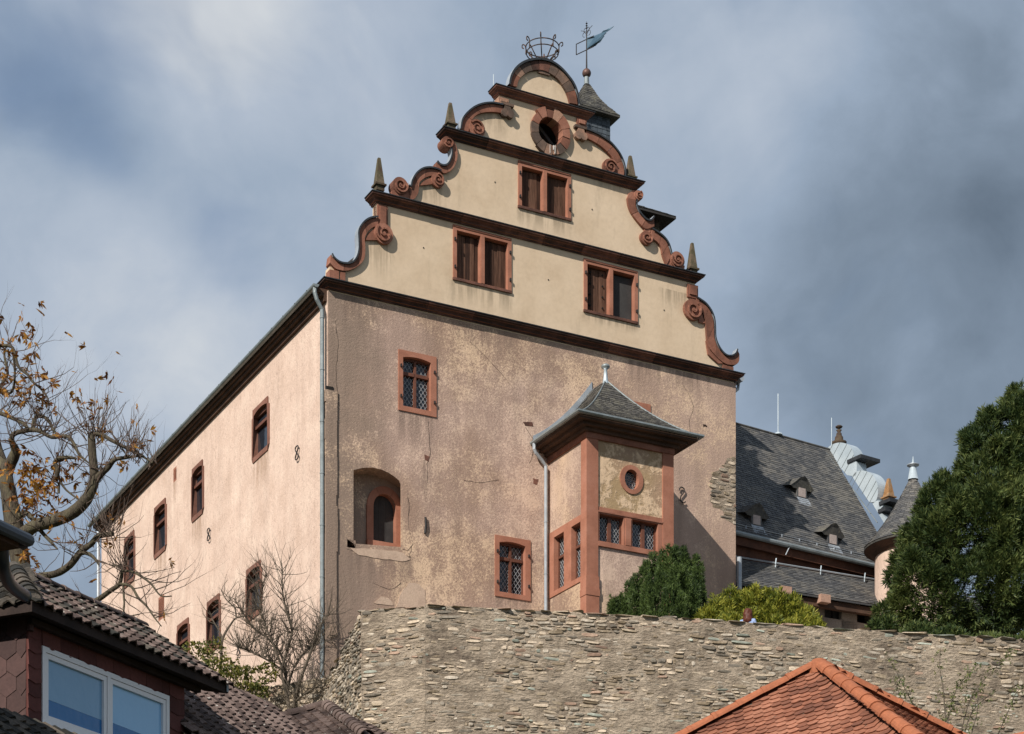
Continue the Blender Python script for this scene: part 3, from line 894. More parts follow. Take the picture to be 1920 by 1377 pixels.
def shutter_window(r, kinds):
    x0, x1, z0, z1 = r
    jw, tw, bw, mw = .115, .15, .07, .14
    xm = (x0 + x1) / 2
    o1, o2 = (x0 + jw, xm - mw / 2, z0 + bw, z1 - tw), (xm + mw / 2, x1 - jw, z0 + bw, z1 - tw)
    w = MB().prism(rect(r), -.035, .22, holes=[rect(o1), rect(o2)])
    wo = w.build('shuttered_window', MSANDPALE, castle)
    # moulded inner edge and a mullion standing proud
    MB().box(xm - .055, xm + .055, -.055, -.034, z0 + bw, z1 - tw + .03).build('mullion', MSANDPALE, wo)
    MB().box(x0 + .05, x1 - .05, -.055, -.034, z1 - .06, z1 - .035).build('moulding', MSAND, wo)
    MB().box(x0 - .01, x1 + .01, -.05, .0, z0 - .01, z0 + .06).build('sill', MSANDDARK, wo)
    for o, kd in zip((o1, o2), kinds):
        MB().prism(rect(o, -.02), .212, .235).build('backing', MVOID, wo)
        if kd == 'panel':
            MB().box(o[0] + .09, o[1] - .02, .13, .16, o[2] + .01, o[3] - .06).build('panel', MWOODGREY, wo)
            continue
        n_ = 5
        xa, xb_ = o[0] + .085, o[1] - .005
        for i in range(n_):
            p0, p1 = xa + (xb_ - xa) * i / n_, xa + (xb_ - xa) * (i + 1) / n_
            dd = .12 + R.uniform(-.012, .012)
            pb = MB().box(p0 + .003, p1 - .003, dd, dd + .035, o[2] + R.uniform(.0, .03), o[3] - .03 - R.uniform(0, .03))
            pb.build('plank', MWOOD, wo)
        if kd == 'holes':
            for i in range(4):
                for j in (.22, .8):
                    q = (o[0] + (o[1] - o[0]) * j, o[2] + (o[3] - o[2]) * (.16 + .24 * i))
                    MB().tube([(q[0], .085, q[1]), (q[0], .125, q[1])], .028, 8).build('dark_hole_disc', MVOID, wo)  # dark discs whose colour stands in for the darkness of shutter holes
    hinges(wo, r, ffront, .05)
shutter_window(G[0], ('wood', 'wood')); shutter_window(G[1], ('wood', 'wood')); shutter_window(G[2], ('holes', 'panel'))

# oculus ring of single stones
oc = MB()
kq = 24
for i in range(kq):
    a0_, a1_ = 2 * math.pi * i / kq, 2 * math.pi * (i + 1) / kq
    oc.add([(OCX + (ORI + .035) * math.cos(a), y_, OCZ + (ORI + .035) * math.sin(a)) for y_ in (.02, .6) for a in (a0_, a1_)], [(0, 1, 3, 2)])
oc.add([(OCX + (ORI + .035) * math.cos(2 * math.pi * i / kq), .6, OCZ + (ORI + .035) * math.sin(2 * math.pi * i / kq)) for i in range(kq)], [tuple(range(kq))])
oculus = oc.build('oculus', MVOID, castle)
NS = 13
cut = [0]
for i in range(NS):
    cut.append(cut[-1] + R.uniform(.75, 1.25))
cut = [c / cut[-1] * 2 * math.pi + .35 for c in cut]
for i in range(NS):
    a0_, a1_ = cut[i] + .012, cut[i + 1] - .012
    ro = ORO + R.uniform(-.05, .06)
    ri = ORI + R.uniform(-.015, .01)
    aa = [a0_ + (a1_ - a0_) * j / 5 for j in range(6)]
    q = [(OCX + ro * math.cos(a), OCZ + ro * math.sin(a)) for a in aa] + [(OCX + ri * math.cos(a), OCZ + ri * math.sin(a)) for a in reversed(aa)]
    low = math.sin((a0_ + a1_) / 2) < -.4
    MB().prism(q, -.10 + R.uniform(-.02, .02), .3).build('ring_stone', MSANDGREY if low or i % 4 == 1 else MSAND, oculus)
# bird droppings streaked over the lowest stones
MDROP = mk('bird_droppings', [(.5, .48, .45), (.7, .68, .66)], 8.0, fine=.2)
dr = MB()
for i in range(5):
    x = OCX + R.uniform(-.05, .30)
    zt = OCZ - ORI * math.sqrt(max(0, 1 - ((x - OCX) / ORI) ** 2)) + R.uniform(-.02, .0)
    zl = zt - R.uniform(.08, .26)
    w = R.uniform(.004, .009)
    dr.box(x - w / 2, x + w / 2, -.124, -.095, zl, zt)
dr.build('droppings', MDROP, oculus)

# ---- cornices of moulded blocks
CP = [(0, 0), (.05, .0), (.06, .05), (.105, .06), (.115, .105), (.18, .16), (.20, .167), (.26, .205), (.26, .262), (.29, .267), (.29, .295), (.05, .36), (0, .36)]
CP = [(a * .88, c * .78) for a, c in CP]
CM = [0, 0, 1, 0, 0, 1, 0, 0, 2, 2, 2, 2, 0]
def cornice(uv0, uv1, blk, sc=1.0, end_depth=.30, zoff=0.0):
    x0, za = Fm(*uv0); x1, zb_ = Fm(*uv1)
    z0 = (za + zb_) / 2 + zoff
    nb_ = max(1, int(round((x1 - x0) / blk)))
    pr = [(a * sc, c * sc) for a, c in CP]
    part = None
    cuts = [x0 + (x1 - x0) * i / nb_ + (R.uniform(-.12, .12) if 0 < i < nb_ else 0) for i in range(nb_ + 1)]
    core = MB().box(x0 + .02, x1 - .02, -.04 * sc, GT * .8, z0 + .02, z0 + .255 * sc)
    part = core.build('cornice', MSANDDARK, castle)
    for i in range(nb_):
        st = []
        if i == 0:
            st += [lambda pp, zz_: (x0 - pp, end_depth, z0 + zz_), lambda pp, zz_: (x0 - pp, -pp, z0 + zz_)]
        else:
            st += [lambda pp, zz_, q=cuts[i] + .004: (q, -pp, z0 + zz_)]
        if i == nb_ - 1:
            st += [lambda pp, zz_: (x1 + pp, -pp, z0 + zz_), lambda pp, zz_: (x1 + pp, end_depth, z0 + zz_)]
        else:
            st += [lambda pp, zz_, q=cuts[i + 1] - .004: (q, -pp, z0 + zz_)]
        m = MB()
        dy = R.uniform(-.006, .006)
        for s_ in st:
            for pp, zz_ in pr:
                v = s_(pp, zz_)
                m.v.append((v[0], v[1] + dy, v[2] + dy * .5))
        k = len(pr)
        for a in range(len(st) - 1):
            for c in range(k):
                c2 = (c + 1) % k
                m.f.append((a * k + c, a * k + c2, (a + 1) * k + c2, (a + 1) * k + c)); m.m.append(CM[c])
        for a in (0, len(st) - 1):
            for t in tess([pr]):
                m.f.append(tuple(a * k + q for q in t)); m.m.append(0)
        m.build('cornice_block', [MSANDDARK, MSAND, MCOPE], part)
cornice((617, 540.5), (1376, 720), 1.5, 1.0)
cornice((706.5, 382.5), (1302, 531), 1.3, .98)
cornice((840, 263.5), (1189, 356), 1.3, .98)
cornice((936, 180.5), (1098, 223.5), 1.6, .85)

# ---- scrolls
def resample(pts, k):
    L = [0]
    for a, c in zip(pts, pts[1:]):
        L.append(L[-1] + math.hypot(c[0] - a[0], c[1] - a[1]))
    out, j = [], 0
    for i in range(k):
        s_ = L[-1] * i / (k - 1)
        while j < len(pts) - 2 and L[j + 1] < s_:
            j += 1
        t = (s_ - L[j]) / max(1e-9, L[j + 1] - L[j])
        out.append((pts[j][0] + (pts[j + 1][0] - pts[j][0]) * t, pts[j][1] + (pts[j + 1][1] - pts[j][1]) * t))
    return out
def volute(mb, c, rx, rz, d=-.10, turns=1.7, sg=1, ph=0.0, back=.22):
    x, z = Fm(*c)
    mb.prism([(x + rx * math.cos(2 * math.pi * i / 22), z + rz * math.sin(2 * math.pi * i / 22)) for i in range(22)], d, back)
    k = 34
    o, n_ = [], []
    for i in range(k + 1):
        t = i / k
        a = ph + sg * t * turns * 2 * math.pi
        f = .97 - .80 * t
        w = .30 * (1 - .45 * t)
        o.append((x + rx * f * math.cos(a), z + rz * f * math.sin(a)))
        n_.append((x + rx * (f - w * .62) * math.cos(a), z + rz * (f - w * .62) * math.sin(a)))
    for i in range(k):
        mb.prism([o[i], o[i + 1], n_[i + 1], n_[i]], d - .055, d + .01, back=False)
    mb.prism([(x + rx * .14 * math.cos(a), z + rz * .14 * math.sin(a)) for a in [2 * math.pi * i / 8 for i in range(8)]], d - .05, d)
def scroll(outer, inner, nst, vols=(), bodies=(), cope=1, mat=None, d=-.085, cl=.045, stones_mat=None):
    mat = mat or MSAND
    o = resample(catmull(poly(outer), 5), 33)
    i_ = resample(catmull(poly(inner), 5), 33)
    m = MB()
    for v in vols:
        volute(m, *v)
    for bd in bodies:
        m.prism(poly(bd), -.06, .2)
    so = m.build('scroll', mat, castle)
    arc_stones(o, i_, nst, d, .21, 'scroll_stone', so, stones_mat or [mat], .012)
    if cope:
        q = []
        for k, (a, c) in enumerate(zip(o, i_)):
            t0, t1 = o[max(0, k - 1)], o[min(len(o) - 1, k + 1)]
            nx_, nz_ = -(t1[1] - t0[1]), t1[0] - t0[0]
            L = math.hypot(nx_, nz_) + 1e-9
            nx_, nz_ = nx_ / L, nz_ / L
            if (a[0] - c[0]) * nx_ + (a[1] - c[1]) * nz_ < 0:
                nx_, nz_ = -nx_, -nz_
            q.append((a[0] + nx_ * cl, a[1] + nz_ * cl))
        cm = MB()
        kk_ = len(q)
        vs = [(a[0], d - .05, a[1]) for a in o] + [(a[0], d - .05, a[1]) for a in q] + [(a[0], .10, a[1]) for a in q] + [(a[0], .10, a[1]) for a in o]
        for k in range(kk_ - 1):
            cm.add([], [])
        fs0 = [(k, k + 1, kk_ + k + 1, kk_ + k) for k in range(kk_ - 1)]
        fs1 = [(kk_ + k, kk_ + k + 1, 2 * kk_ + k + 1, 2 * kk_ + k) for k in range(kk_ - 1)]
        fs2 = [(2 * kk_ + k, 2 * kk_ + k + 1, 3 * kk_ + k + 1, 3 * kk_ + k) for k in range(kk_ - 1)]
        cm.v = vs
        cm.f = fs0 + fs1 + fs2
        cm.m = [0] * len(fs0) + [1] * len(fs1) + [0] * len(fs2)
        cm.build('coping', [MCOPE, MZINC], so)
    return so
def pilaster(u0, u1, v0, v1, mat=None, dep=.06):
    x0, zt = Fm(u0, v0); x1, _ = Fm(u1, v0)
    zb_ = Fm((u0 + u1) / 2, v1)[1]
    p_ = MB().box(x0, x1, -dep, GT - .05, zb_, zt)
    p_.box(x0 + .06, x1 - .06, -dep - .035, -dep + .01, zb_ + .08, zt - .05)
    return p_.build('gable_pilaster', mat or MSAND, castle)
# bottom left
scroll([(618.3, 479.3), (621.6, 485.9), (630, 493.7), (639.2, 497.6), (652.3, 498.3), (661.4, 494.4), (668, 484.6), (671.2, 471.5), (671.2, 453.2), (670.6, 438.8), (674.5, 428.4), (683.7, 417.9), (694.1, 412.7), (706.5, 411.4)],
       [(616.3, 495), (626.1, 505.5), (636.6, 509.4), (645, 510.5), (654.9, 508.8), (669.3, 501.6), (678.4, 492.4), (682.6, 480.7), (682.4, 458.4), (681.7, 449.3), (686.3, 438.8), (696.7, 429), (706.9, 426.5)], 5,
       vols=[((717, 441), .285, .285, -.10, 1.6, 1, 2.2)], bodies=[[(683, 452), (690, 438), (708, 426), (708, 452)], [(616.5, 507), (634, 510), (634, 525), (616.5, 522)], [(637, 511), (646, 512), (646, 528), (637, 526)]])
pilaster(706.5, 725.5, 384, 430)
# bottom right
scroll([(1303, 562), (1308, 564.7), (1319.1, 572.7), (1328.7, 585.5), (1334.3, 599.9), (1335.9, 615.8), (1336.7, 635), (1341.5, 649.4), (1349.5, 662.2), (1359, 670.2), (1368.6, 671), (1376.6, 666.2), (1380.1, 658)],
       [(1300, 577), (1306, 578), (1313, 586), (1319, 600), (1321.5, 615.8), (1323.9, 644.6), (1330.3, 659), (1343, 673.4), (1354.2, 682.1), (1363, 686), (1376.6, 686.1), (1383, 679.7), (1383.8, 666)], 5,
       vols=[((1296.5, 583), .315, .315, -.10, 1.6, -1, .9)], bodies=[[(1307, 585), (1314, 590), (1320, 608), (1309, 606)], [(1353.5, 685), (1373.4, 690), (1373.4, 706), (1353.5, 701)], [(1322, 640), (1330, 660), (1354, 683), (1345, 683), (1326, 666)]])
pilaster(1287.5, 1307, 533, 560)
# second tier left: S scroll with two volutes, C scroll above
scroll([(763.9, 352.6), (768.7, 353.4), (771.1, 343), (778.3, 330.2), (789.5, 321.4), (802.3, 318.8), (815, 321.0), (824, 325)],
       [(768, 377.5), (775, 375.7), (782.3, 363.8), (783.9, 346.2), (792.7, 337.4), (803, 333), (812, 332.6), (820, 336)], 3,
       vols=[((748.5, 351), .235, .235, -.10, 1.8, -1, .4), ((818.5, 341), .20, .20, -.10, 1.6, -1, 1.6)], bodies=[[(733, 360), (733, 369), (772, 379), (776, 368), (765, 352), (745, 352)], [(784, 350), (796, 338), (812, 334), (812, 347)]])
scroll([(815.8, 306.2), (821.4, 312.6), (831, 315), (839, 310.2), (844.6, 298.2), (845.7, 285.5), (842.2, 275.9)],
       [(815, 316.5), (823, 324.6), (832.6, 327.8), (843.8, 322.2), (851.8, 311), (855.8, 295), (854.2, 279)], 3,
       vols=[((837.5, 270.5), .19, .17, -.10, 1.5, 1, 3.5)], bodies=[[(841, 276), (855, 280), (852, 270), (845, 263), (838, 261)]])
# second tier right
scroll([(1189.8, 376.5), (1189, 386.6), (1193.4, 398.2), (1200.7, 408.4), (1209.4, 416.4), (1218, 417), (1223.9, 410)],
       [(1173.8, 373.6), (1175.2, 385.2), (1180.3, 399.7), (1189, 412.8), (1197.8, 423), (1208, 432), (1224.5, 427)], 3,
       vols=[((1194.5, 369), .145, .145, -.10, 1.5, -1, 1.2)], bodies=[[(1173.8, 374), (1190, 377), (1192, 362), (1186, 358.3), (1178, 363.4)], [(1206, 416), (1218, 419), (1218, 442), (1206, 439)]])
scroll([(1219.5, 433), (1231.1, 440.4), (1241.3, 449), (1248.6, 459.2), (1253, 472.3), (1255, 484)],
       [(1217, 449), (1228.2, 454.9), (1237, 466.5), (1239.9, 481), (1247, 500)], 3,
       vols=[((1209.5, 449), .215, .2, -.10, 1.6, -1, .9), ((1267.2, 490), .25, .25, -.10, 1.9, 1, 2.6)], bodies=[[(1247, 500), (1252, 478), (1258, 494), (1282, 500), (1281, 509)], [(1208, 440), (1222, 436), (1230, 452), (1216, 456)]], mat=MSAND)
# third tier
scroll([(862, 246), (864, 232.7), (867, 224.7), (875.8, 214.4), (888.6, 204.8), (904.5, 199.2), (922.1, 198.0), (940, 201.3)],
       [(876, 250), (879, 236), (882.2, 228), (891.7, 218.3), (906.1, 213.6), (923.7, 212.8), (942.9, 215.5)], 4,
       vols=[((892, 244), .25, .25, -.10, 1.8, -1, 2.6)], bodies=[[(858, 252), (862, 246), (879, 234), (880, 250), (890, 261)]])
scroll([(1096, 247), (1106, 250.5), (1118.6, 256.4), (1130, 263.5), (1141.3, 272), (1155.5, 289), (1164, 306), (1167.6, 323), (1166.5, 336)],
       [(1096, 261), (1110.1, 267.7), (1127, 279), (1141.3, 293.2), (1147, 302), (1151, 312), (1153, 322), (1150, 332)], 4,
       vols=[((1141.5, 316.5), .245, .245, -.10, 1.8, 1, .6)], bodies=[[(1132, 325), (1150, 312), (1166, 318), (1166.5, 336)]])
pilaster(933.5, 952, 183, 199, MSANDGREY); pilaster(1080.5, 1098, 222, 240)
for u, v in ((948.5, 213), (1086, 255)):
    x, z = Fm(u, v)
    t = MB()
    for a in (90, 215, 325):
        t.prism([(x + .11 * math.cos(rad(a)) + .115 * math.cos(w), z + .09 * math.sin(rad(a)) + .115 * math.sin(w)) for w in [2 * math.pi * i / 12 for i in range(12)]], -.11 - a * .0001, .1)
    t.box(x - .2, x + .2, -.13, .1, z + .17, z + .24)
    t.build('trefoil_boss', MSANDGREY, castle)
# crowning arch of voussoirs
scroll([(953.7, 163), (957, 146.7), (966.1, 132.4), (979.2, 122.5), (996.2, 117.2), (1013.2, 116.5), (1031.5, 121.7), (1047.2, 132.4), (1060.3, 146.7), (1070.7, 161), (1077.3, 178.1), (1080.5, 199)],
       [(967, 166), (970.7, 152), (980.5, 142.8), (992.3, 136.3), (1008, 134.0), (1018, 135.5), (1028.9, 140.5), (1043.3, 150.7), (1053.7, 165), (1061.6, 179.4), (1066.1, 196)], 9,
       bodies=[[(1008.5, 117), (1031, 121), (1029, 144), (1008, 138)]], mat=MSANDGREY, stones_mat=[MSAND, MSANDGREY, MSANDGREY, MSANDDARK, MSANDDARK, MSANDGREY, MSANDGREY, MSANDGREY, MSAND], cl=.06)

# ---- obelisks
def obelisk(parent, x, y, z, h, w, mat=None):
    m = MB()
    m.box(x - w * .62, x + w * .62, y - w * .62, y + w * .62, z, z + h * .14)
    m.box(x - w * .86, x + w * .86, y - w * .86, y + w * .86, z + h * .14, z + h * .19)
    a, t = w * .64, w * .2
    m.add([(x + sx2 * a, y + sy * a, z + h * .19) for sx2, sy in ((-1, -1), (1, -1), (1, 1), (-1, 1))] + [(x + sx2 * t, y + sy * t, z + h * .97) for sx2, sy in ((-1, -1), (1, -1), (1, 1), (-1, 1))] + [(x, y, z + h)],
          [(0, 1, 5, 4), (1, 2, 6, 5), (2, 3, 7, 6), (3, 0, 4, 7), (4, 5, 8), (5, 6, 8), (6, 7, 8), (7, 4, 8)])
    m.build('obelisk', mat or MOBEL, parent)
for ub, vb, vt, w in ((710.5, 360, 295.5, .19), (844, 244, 192.5, .19), (1181.5, 343, 291.8, .19), (1297.5, 517, 455, .19)):
    x, z0 = Fm(ub, vb, .05); _, z1 = Fm(ub, vt, .05)
    obelisk(castle, x, .05, z0, z1 - z0, w)

# ---- iron crown on the gable top
cx, cz = Fm(1017, 117, .2)
cy = .2
_, zrim = Fm(1016, 89, .2)
cr = MB()
RR = .485
for rr_, zz_ in ((RR, zrim - cz), (RR * .96, zrim - cz - .17)):
    cr.tube([(RR * 0 + rr_ * math.cos(2 * math.pi * i / 32), rr_ * math.sin(2 * math.pi * i / 32), zz_) for i in range(33)], .016, 6)
for k in range(8):
    a = 2 * math.pi * (k + .25) / 8
    pr = [(.14, 0.0), (.22, .06), (.34, .2), (RR * .95, .34), (RR * 1.0, zrim - cz - .17), (RR * 1.0, zrim - cz + .02), (RR * 1.08, zrim - cz + .10), (RR * 1.2, zrim - cz + .11), (RR * 1.22, zrim - cz + .03), (RR * 1.12, zrim - cz + .0)]
    cr.tube(catmull([(r_ * math.cos(a), r_ * math.sin(a), z_) for r_, z_ in pr], 3), .017, 6)
cr.lathe([(.24, -.06), (.26, .0), (.2, .04), (.0, .05)], (0, 0, 0), 12)
cr.build('iron_crown', MIRONRUST, castle, loc=(cx, cy, cz))
# lightning rods
def rod(parent, x, y, z0, z1, r=.012):
    MB().tube([(x, y, z0), (x, y, z1)], r, 6).build('lightning_rod', MZINCLIGHT, parent)
x, z = Fm(925.5, 198, .4); rod(castle, x, .4, z, Fm(925.5, 140, .4)[1], .014)

# ---- slate courses on any surface
def slates(parent, surf, rows, width, mat, name='slate', limit=300, lift=.014, rag=.25, lens=None, thick=.0, key=None, vmax=1.0):
    """surf(a, t) -> Vector; t runs from the eave (0) to the top (1). Rows of overlapping slates with ragged lower edges."""
    items = []
    for i in range(rows):
        t0, t1 = i / rows, min(1.0, (i + 1.35) / rows)
        L = (surf(1, t0) - surf(0, t0)).length if lens is None else lens(t0)
        n_ = max(1, int(L / width))
        off = R.random()
        cuts = [0.0] + sorted(min(1, max(0, (j + off + R.uniform(-.12, .12)) / n_)) for j in range(n_)) + [1.0]
        for a0_, a1_ in zip(cuts, cuts[1:]):
            if a1_ - a0_ < .15 / n_:
                continue
            g_ = .006 / max(.3, L)
            tb = max(0.0, t0 - R.uniform(0, rag) / rows * .5)
            A, Bq, Cq, D = surf(a0_ + g_, tb), surf(a1_ - g_, tb), surf(a1_ - g_, t1), surf(a0_ + g_, t1)
            nrm = (Bq - A).cross(D - A)
            if nrm.length < 1e-8:
                nrm = (Bq - A).cross(Cq - A)
            if nrm.length < 1e-9:
                continue
            nrm.normalize()
            l0, l1 = lift * R.uniform(.8, 1.5), lift * R.uniform(.8, 1.5)
            items.append([A + nrm * l0, Bq + nrm * l1, Cq + nrm * .001, D + nrm * .001, A - nrm * .004, Bq - nrm * .004])
    fs = [(0, 1, 2, 3), (4, 5, 1, 0), (4, 0, 3), (5, 2, 1)]
    R2 = list(range(len(items)))
    if len(items) > limit:
        R2.sort(key=key and (lambda i: key(items[i])) or (lambda i: -((items[i][1] - items[i][0]).length)))
    for i in R2[:limit]:
        MB().add(items[i], fs).build(name, mat, parent)
    if len(R2) > limit:
        m = MB()
        for i in R2[limit:]:
            m.add(items[i], fs)
        stuff(m.build(name + '_mass', mat, parent))

# ---- roof turret behind the gable, with bell roof, ball and weather vane
tx, ty = 9.2, 1.75
ze = Fm(1161, 217, 1.02)[1]
TB = MB().box(tx - .52, tx + .52, ty - .52, ty + .52, ze - 4.4, ze + .05)
turret = TB.build('roof_turret', MSLATEBLUE, castle)
for fx in range(2):
    f0 = (lambda a, t: Vector((tx - .52 + 1.04 * a, ty - .525, ze - 2.2 + 2.15 * t))) if fx == 0 else (lambda a, t: Vector((tx - .525, ty + .52 - 1.04 * a, ze - 2.2 + 2.15 * t)))
    slates(turret, f0, 17, .16, MSLATEBLUE, limit=60)
er, top = .74, Fm(1098, 158, 1.75)[1] - ze
TP = [(er, 0.0), (.60, top * .16), (.43, top * .36), (.29, top * .56), (.19, top * .76), (.10, top * .93), (.06, top)]
def tsurf(side):
    c, s_ = ((0, -1), (1, 0), (0, 1), (-1, 0))[side]
    def f(a, t):
        q = t * (len(TP) - 1); i = min(int(q), len(TP) - 2); w = q - i
        r_ = TP[i][0] * (1 - w) + TP[i + 1][0] * w; z_ = TP[i][1] * (1 - w) + TP[i + 1][1] * w
        k = (2 * a - 1) * r_
        return Vector((tx + c * r_ - s_ * k, ty + s_ * r_ + c * k, ze + z_))
    return f
hat = MB()
for sd_ in range(4):
    f = tsurf(sd_)
    for i in range(12):
        hat.add([f(0, i / 12), f(1, i / 12), f(1, (i + 1) / 12), f(0, (i + 1) / 12)], [(0, 1, 2, 3)])
hat.box(tx - er, tx + er, ty - er, ty + er, ze - .06, ze - .005)
hat.build('turret_roof', MSLATEOLD, turret)
for sd_ in (0, 3):
    slates(turret, tsurf(sd_), 16, .16, MSLATEOLD, limit=90)
zt = ze + top
zball = Fm(1094, 136, 1.75)[1]
fb = MB().lathe([(.085, -.06), (.075, zball - zt - .14), (.06, zball - zt - .1)], (tx, ty, zt), 12)
fb.build('finial_post', MZINCDARK, turret)
MB().lathe([(.135 * math.sin(math.pi * i / 10) + .001, zball - .135 * math.cos(math.pi * i / 10)) for i in range(11)], (tx, ty, 0), 16).build('ball', MBALL, turret, smooth=True)
ztop = Fm(1092.5, 38, 1.75)[1]
vm = MB().tube([(tx, ty, zball + .1), (tx, ty, zball + .55), (tx, ty, ztop - .3), (tx, ty, ztop)], [.03, .022, .018, .005], 6)
zf = Fm(1093.5, 82, 1.75)[1]
vd = Vector((1, -.85, 0)); vd = Vector((vd.x * E1.x + vd.y * E1.y, vd.x * E2.x + vd.y * E2.y, 0)).normalized()
for zz_ in (zf + .16, zf - .16):
    vm.tube([(tx - vd.x * .40, ty - vd.y * .40, zz_), (tx + vd.x * .28, ty + vd.y * .28, zz_)], .015, 6)
vm.tube([(tx - vd.x * .40, ty - vd.y * .40, zf - .16), (tx - vd.x * .40, ty - vd.y * .40, zf + .16)], .017, 6)
for sgn in (-1, 1):
    for i_, (rr_, hh_) in enumerate(((.075, .33), (.05, .46))):
        cpts = []
        for k in range(13):
            a = rad(-90 + k * 27)
            cpts.append((tx + sgn * vd.x * (rr_ * 1.0 + rr_ * math.cos(a)), ty + sgn * vd.y * (rr_ + rr_ * math.cos(a)), zf + hh_ + rr_ * math.sin(a)))
        vm.tube(cpts, .008, 5)
    vm.tube([(tx, ty, zf + .30), (tx + sgn * vd.x * .12, ty + sgn * vd.y * .12, zf + .45), (tx + sgn * vd.x * .22, ty + sgn * vd.y * .22, zf + .50)], .008, 5)
for hh_ in (.50, .57, .64):
    vm.lathe([(.001, zf + hh_ - .035), (.035, zf + hh_), (.001, zf + hh_ + .035)], (tx, ty, 0), 8)
vm.build('weather_vane', MIRON, turret)
def fv(a, zz_):
    return (tx + vd.x * a * 1.02, ty + vd.y * a * 1.02, zf + .02 + zz_ * .68)
flag = [(.02, -.22), (.30, -.22), (.40, -.17), (.5, -.2), (.6, -.13), (.7, -.06), (.64, -.03), (.78, .02), (.70, .05), (.90, .10), (1.02, .20), (.88, .17), (.74, .16), (.66, .2), (.56, .16), (.45, .2), (.3, .24), (.02, .28)]
fm_ = MB()
nrm = Vector((-vd.y, vd.x, 0)) * .008
k = len(flag)
tr = tess([flag])
va = [Vector(fv(a, c)) - nrm + nrm * 6 * math.sin(a * 6) for a, c in flag] + [Vector(fv(a, c)) + nrm + nrm * 6 * math.sin(a * 6) for a, c in flag]
fm_.add(va, [tuple(t) for t in tr] + [tuple(k + q for q in reversed(t)) for t in tr] + [(i, (i + 1) % k, k + (i + 1) % k, k + i) for i in range(k)])
fm_.build('banner', MVERDIGRIS, turret)

# ---- tall dormer on the right roof slope
dy0 = 1.0
dxr, dzr = Fm(1266, 408, dy0)
DX0, DX1 = dxr - 2.6, dxr - .38
dm = MB().box(DX0, DX1, dy0 + .3, dy0 + 2.3, ZC1 - .2, dzr + .02)
dorm = dm.build('dormer', MSLATEOLD, castle)
slates(dorm, lambda a, t: Vector((DX0 + (DX1 - DX0) * a, dy0 + .295, dzr - 1.6 + 1.6 * t)), 12, .17, MOBEL, limit=40)
hat = MB()
xm, ym, zt = dxr - 1.75, dy0 + 1.3, dzr + .85
cs = [(DX0 - .5, dy0 - .05), (dxr, dy0 - .05), (dxr, dy0 + 2.65), (DX0 - .5, dy0 + 2.65)]
hat.add([(a, c, dzr) for a, c in cs] + [(a, c, dzr - .07) for a, c in cs] + [(xm, ym, zt)], [(0, 1, 8), (1, 2, 8), (2, 3, 8), (3, 0, 8), (4, 5, 6, 7), (0, 1, 5, 4), (1, 2, 6, 5), (2, 3, 7, 6), (3, 0, 4, 7)])
hat.build('dormer_roof', MROOFUNDER, dorm)
slates(dorm, lambda a, t: Vector((cs[0][0] + (cs[1][0] - cs[0][0]) * a, cs[0][1] - .01, dzr)).lerp(Vector((xm, ym, zt)), t), 9, .2, MSLATEOLD, limit=40)

# right-hand eave end: gutter stub and bent pipe
xg, zg = Fm(1386, 710, .2)
sg_ = MB()
sg_.tube([(CW + .3, .1, zg - .02), (CW + .34, 3.0, zg - .02)], .09, 8)
sg_.build('gutter', MZINC, castle)
MB().tube([(CW + .31, .3, zg - .05), (CW + .28, .3, zg - .28), (CW + .12, .3, zg - .42), (CW + .06, .3, zg - .6)], .055, 8).build('downpipe', MZINC, castle)
for u, v in ((794, 465), (1028, 525), (1110, 393), (928, 342), (1245, 582)):
    a = Fm(u, v)
    MB().tube([(a[0], -.012, a[1]), (a[0], .05, a[1])], .02, 7).build('iron_pin', MIRON, castle)
# ------------------------------------------------------------------ oriel bay
BD = 2.23
XB0 = Fm(1028.6, 1000)[0]
XB1 = Fm(1259.8, 900, -BD)[0]
def Bf(u, v, dep=0.0):
    return Fm(u, v, -BD + dep)
def Bl(u, v, dep=0.0):
    return Lm(u, v, XB0 + dep)
def fbf(a, b_, d):
    return (a, -BD + d, b_)
def fbl(a, b_, d):
    return (XB0 + d, a, b_)
zeave = (Fm(1088.6, 774.4, -BD - .5)[1] + Fm(1313, 822.3, -BD - .5)[1]) / 2
ZBT = zeave - .28
def avg(m, *pts):
    q = [m(*p_) for p_ in pts]
    return sum(t[0] for t in q) / len(q), sum(t[1] for t in q) / len(q)
hz1 = avg(Bf, (1119, 949.5), (1241, 973.5))[1]       # top of the front window band
zo1 = avg(Bf, (1119, 960), (1233, 986))[1]
zo0 = avg(Bf, (1119, 1011), (1233, 1037))[1]
hz0 = avg(Bf, (1119, 1022), (1238, 1047))[1]
FX = [Bf(u, 990)[0] for u in (1120.4, 1168.7, 1184.3, 1233, 1241.7)]
bw_rect = (FX[0] - .01, FX[4] + .01, hz0, hz1)
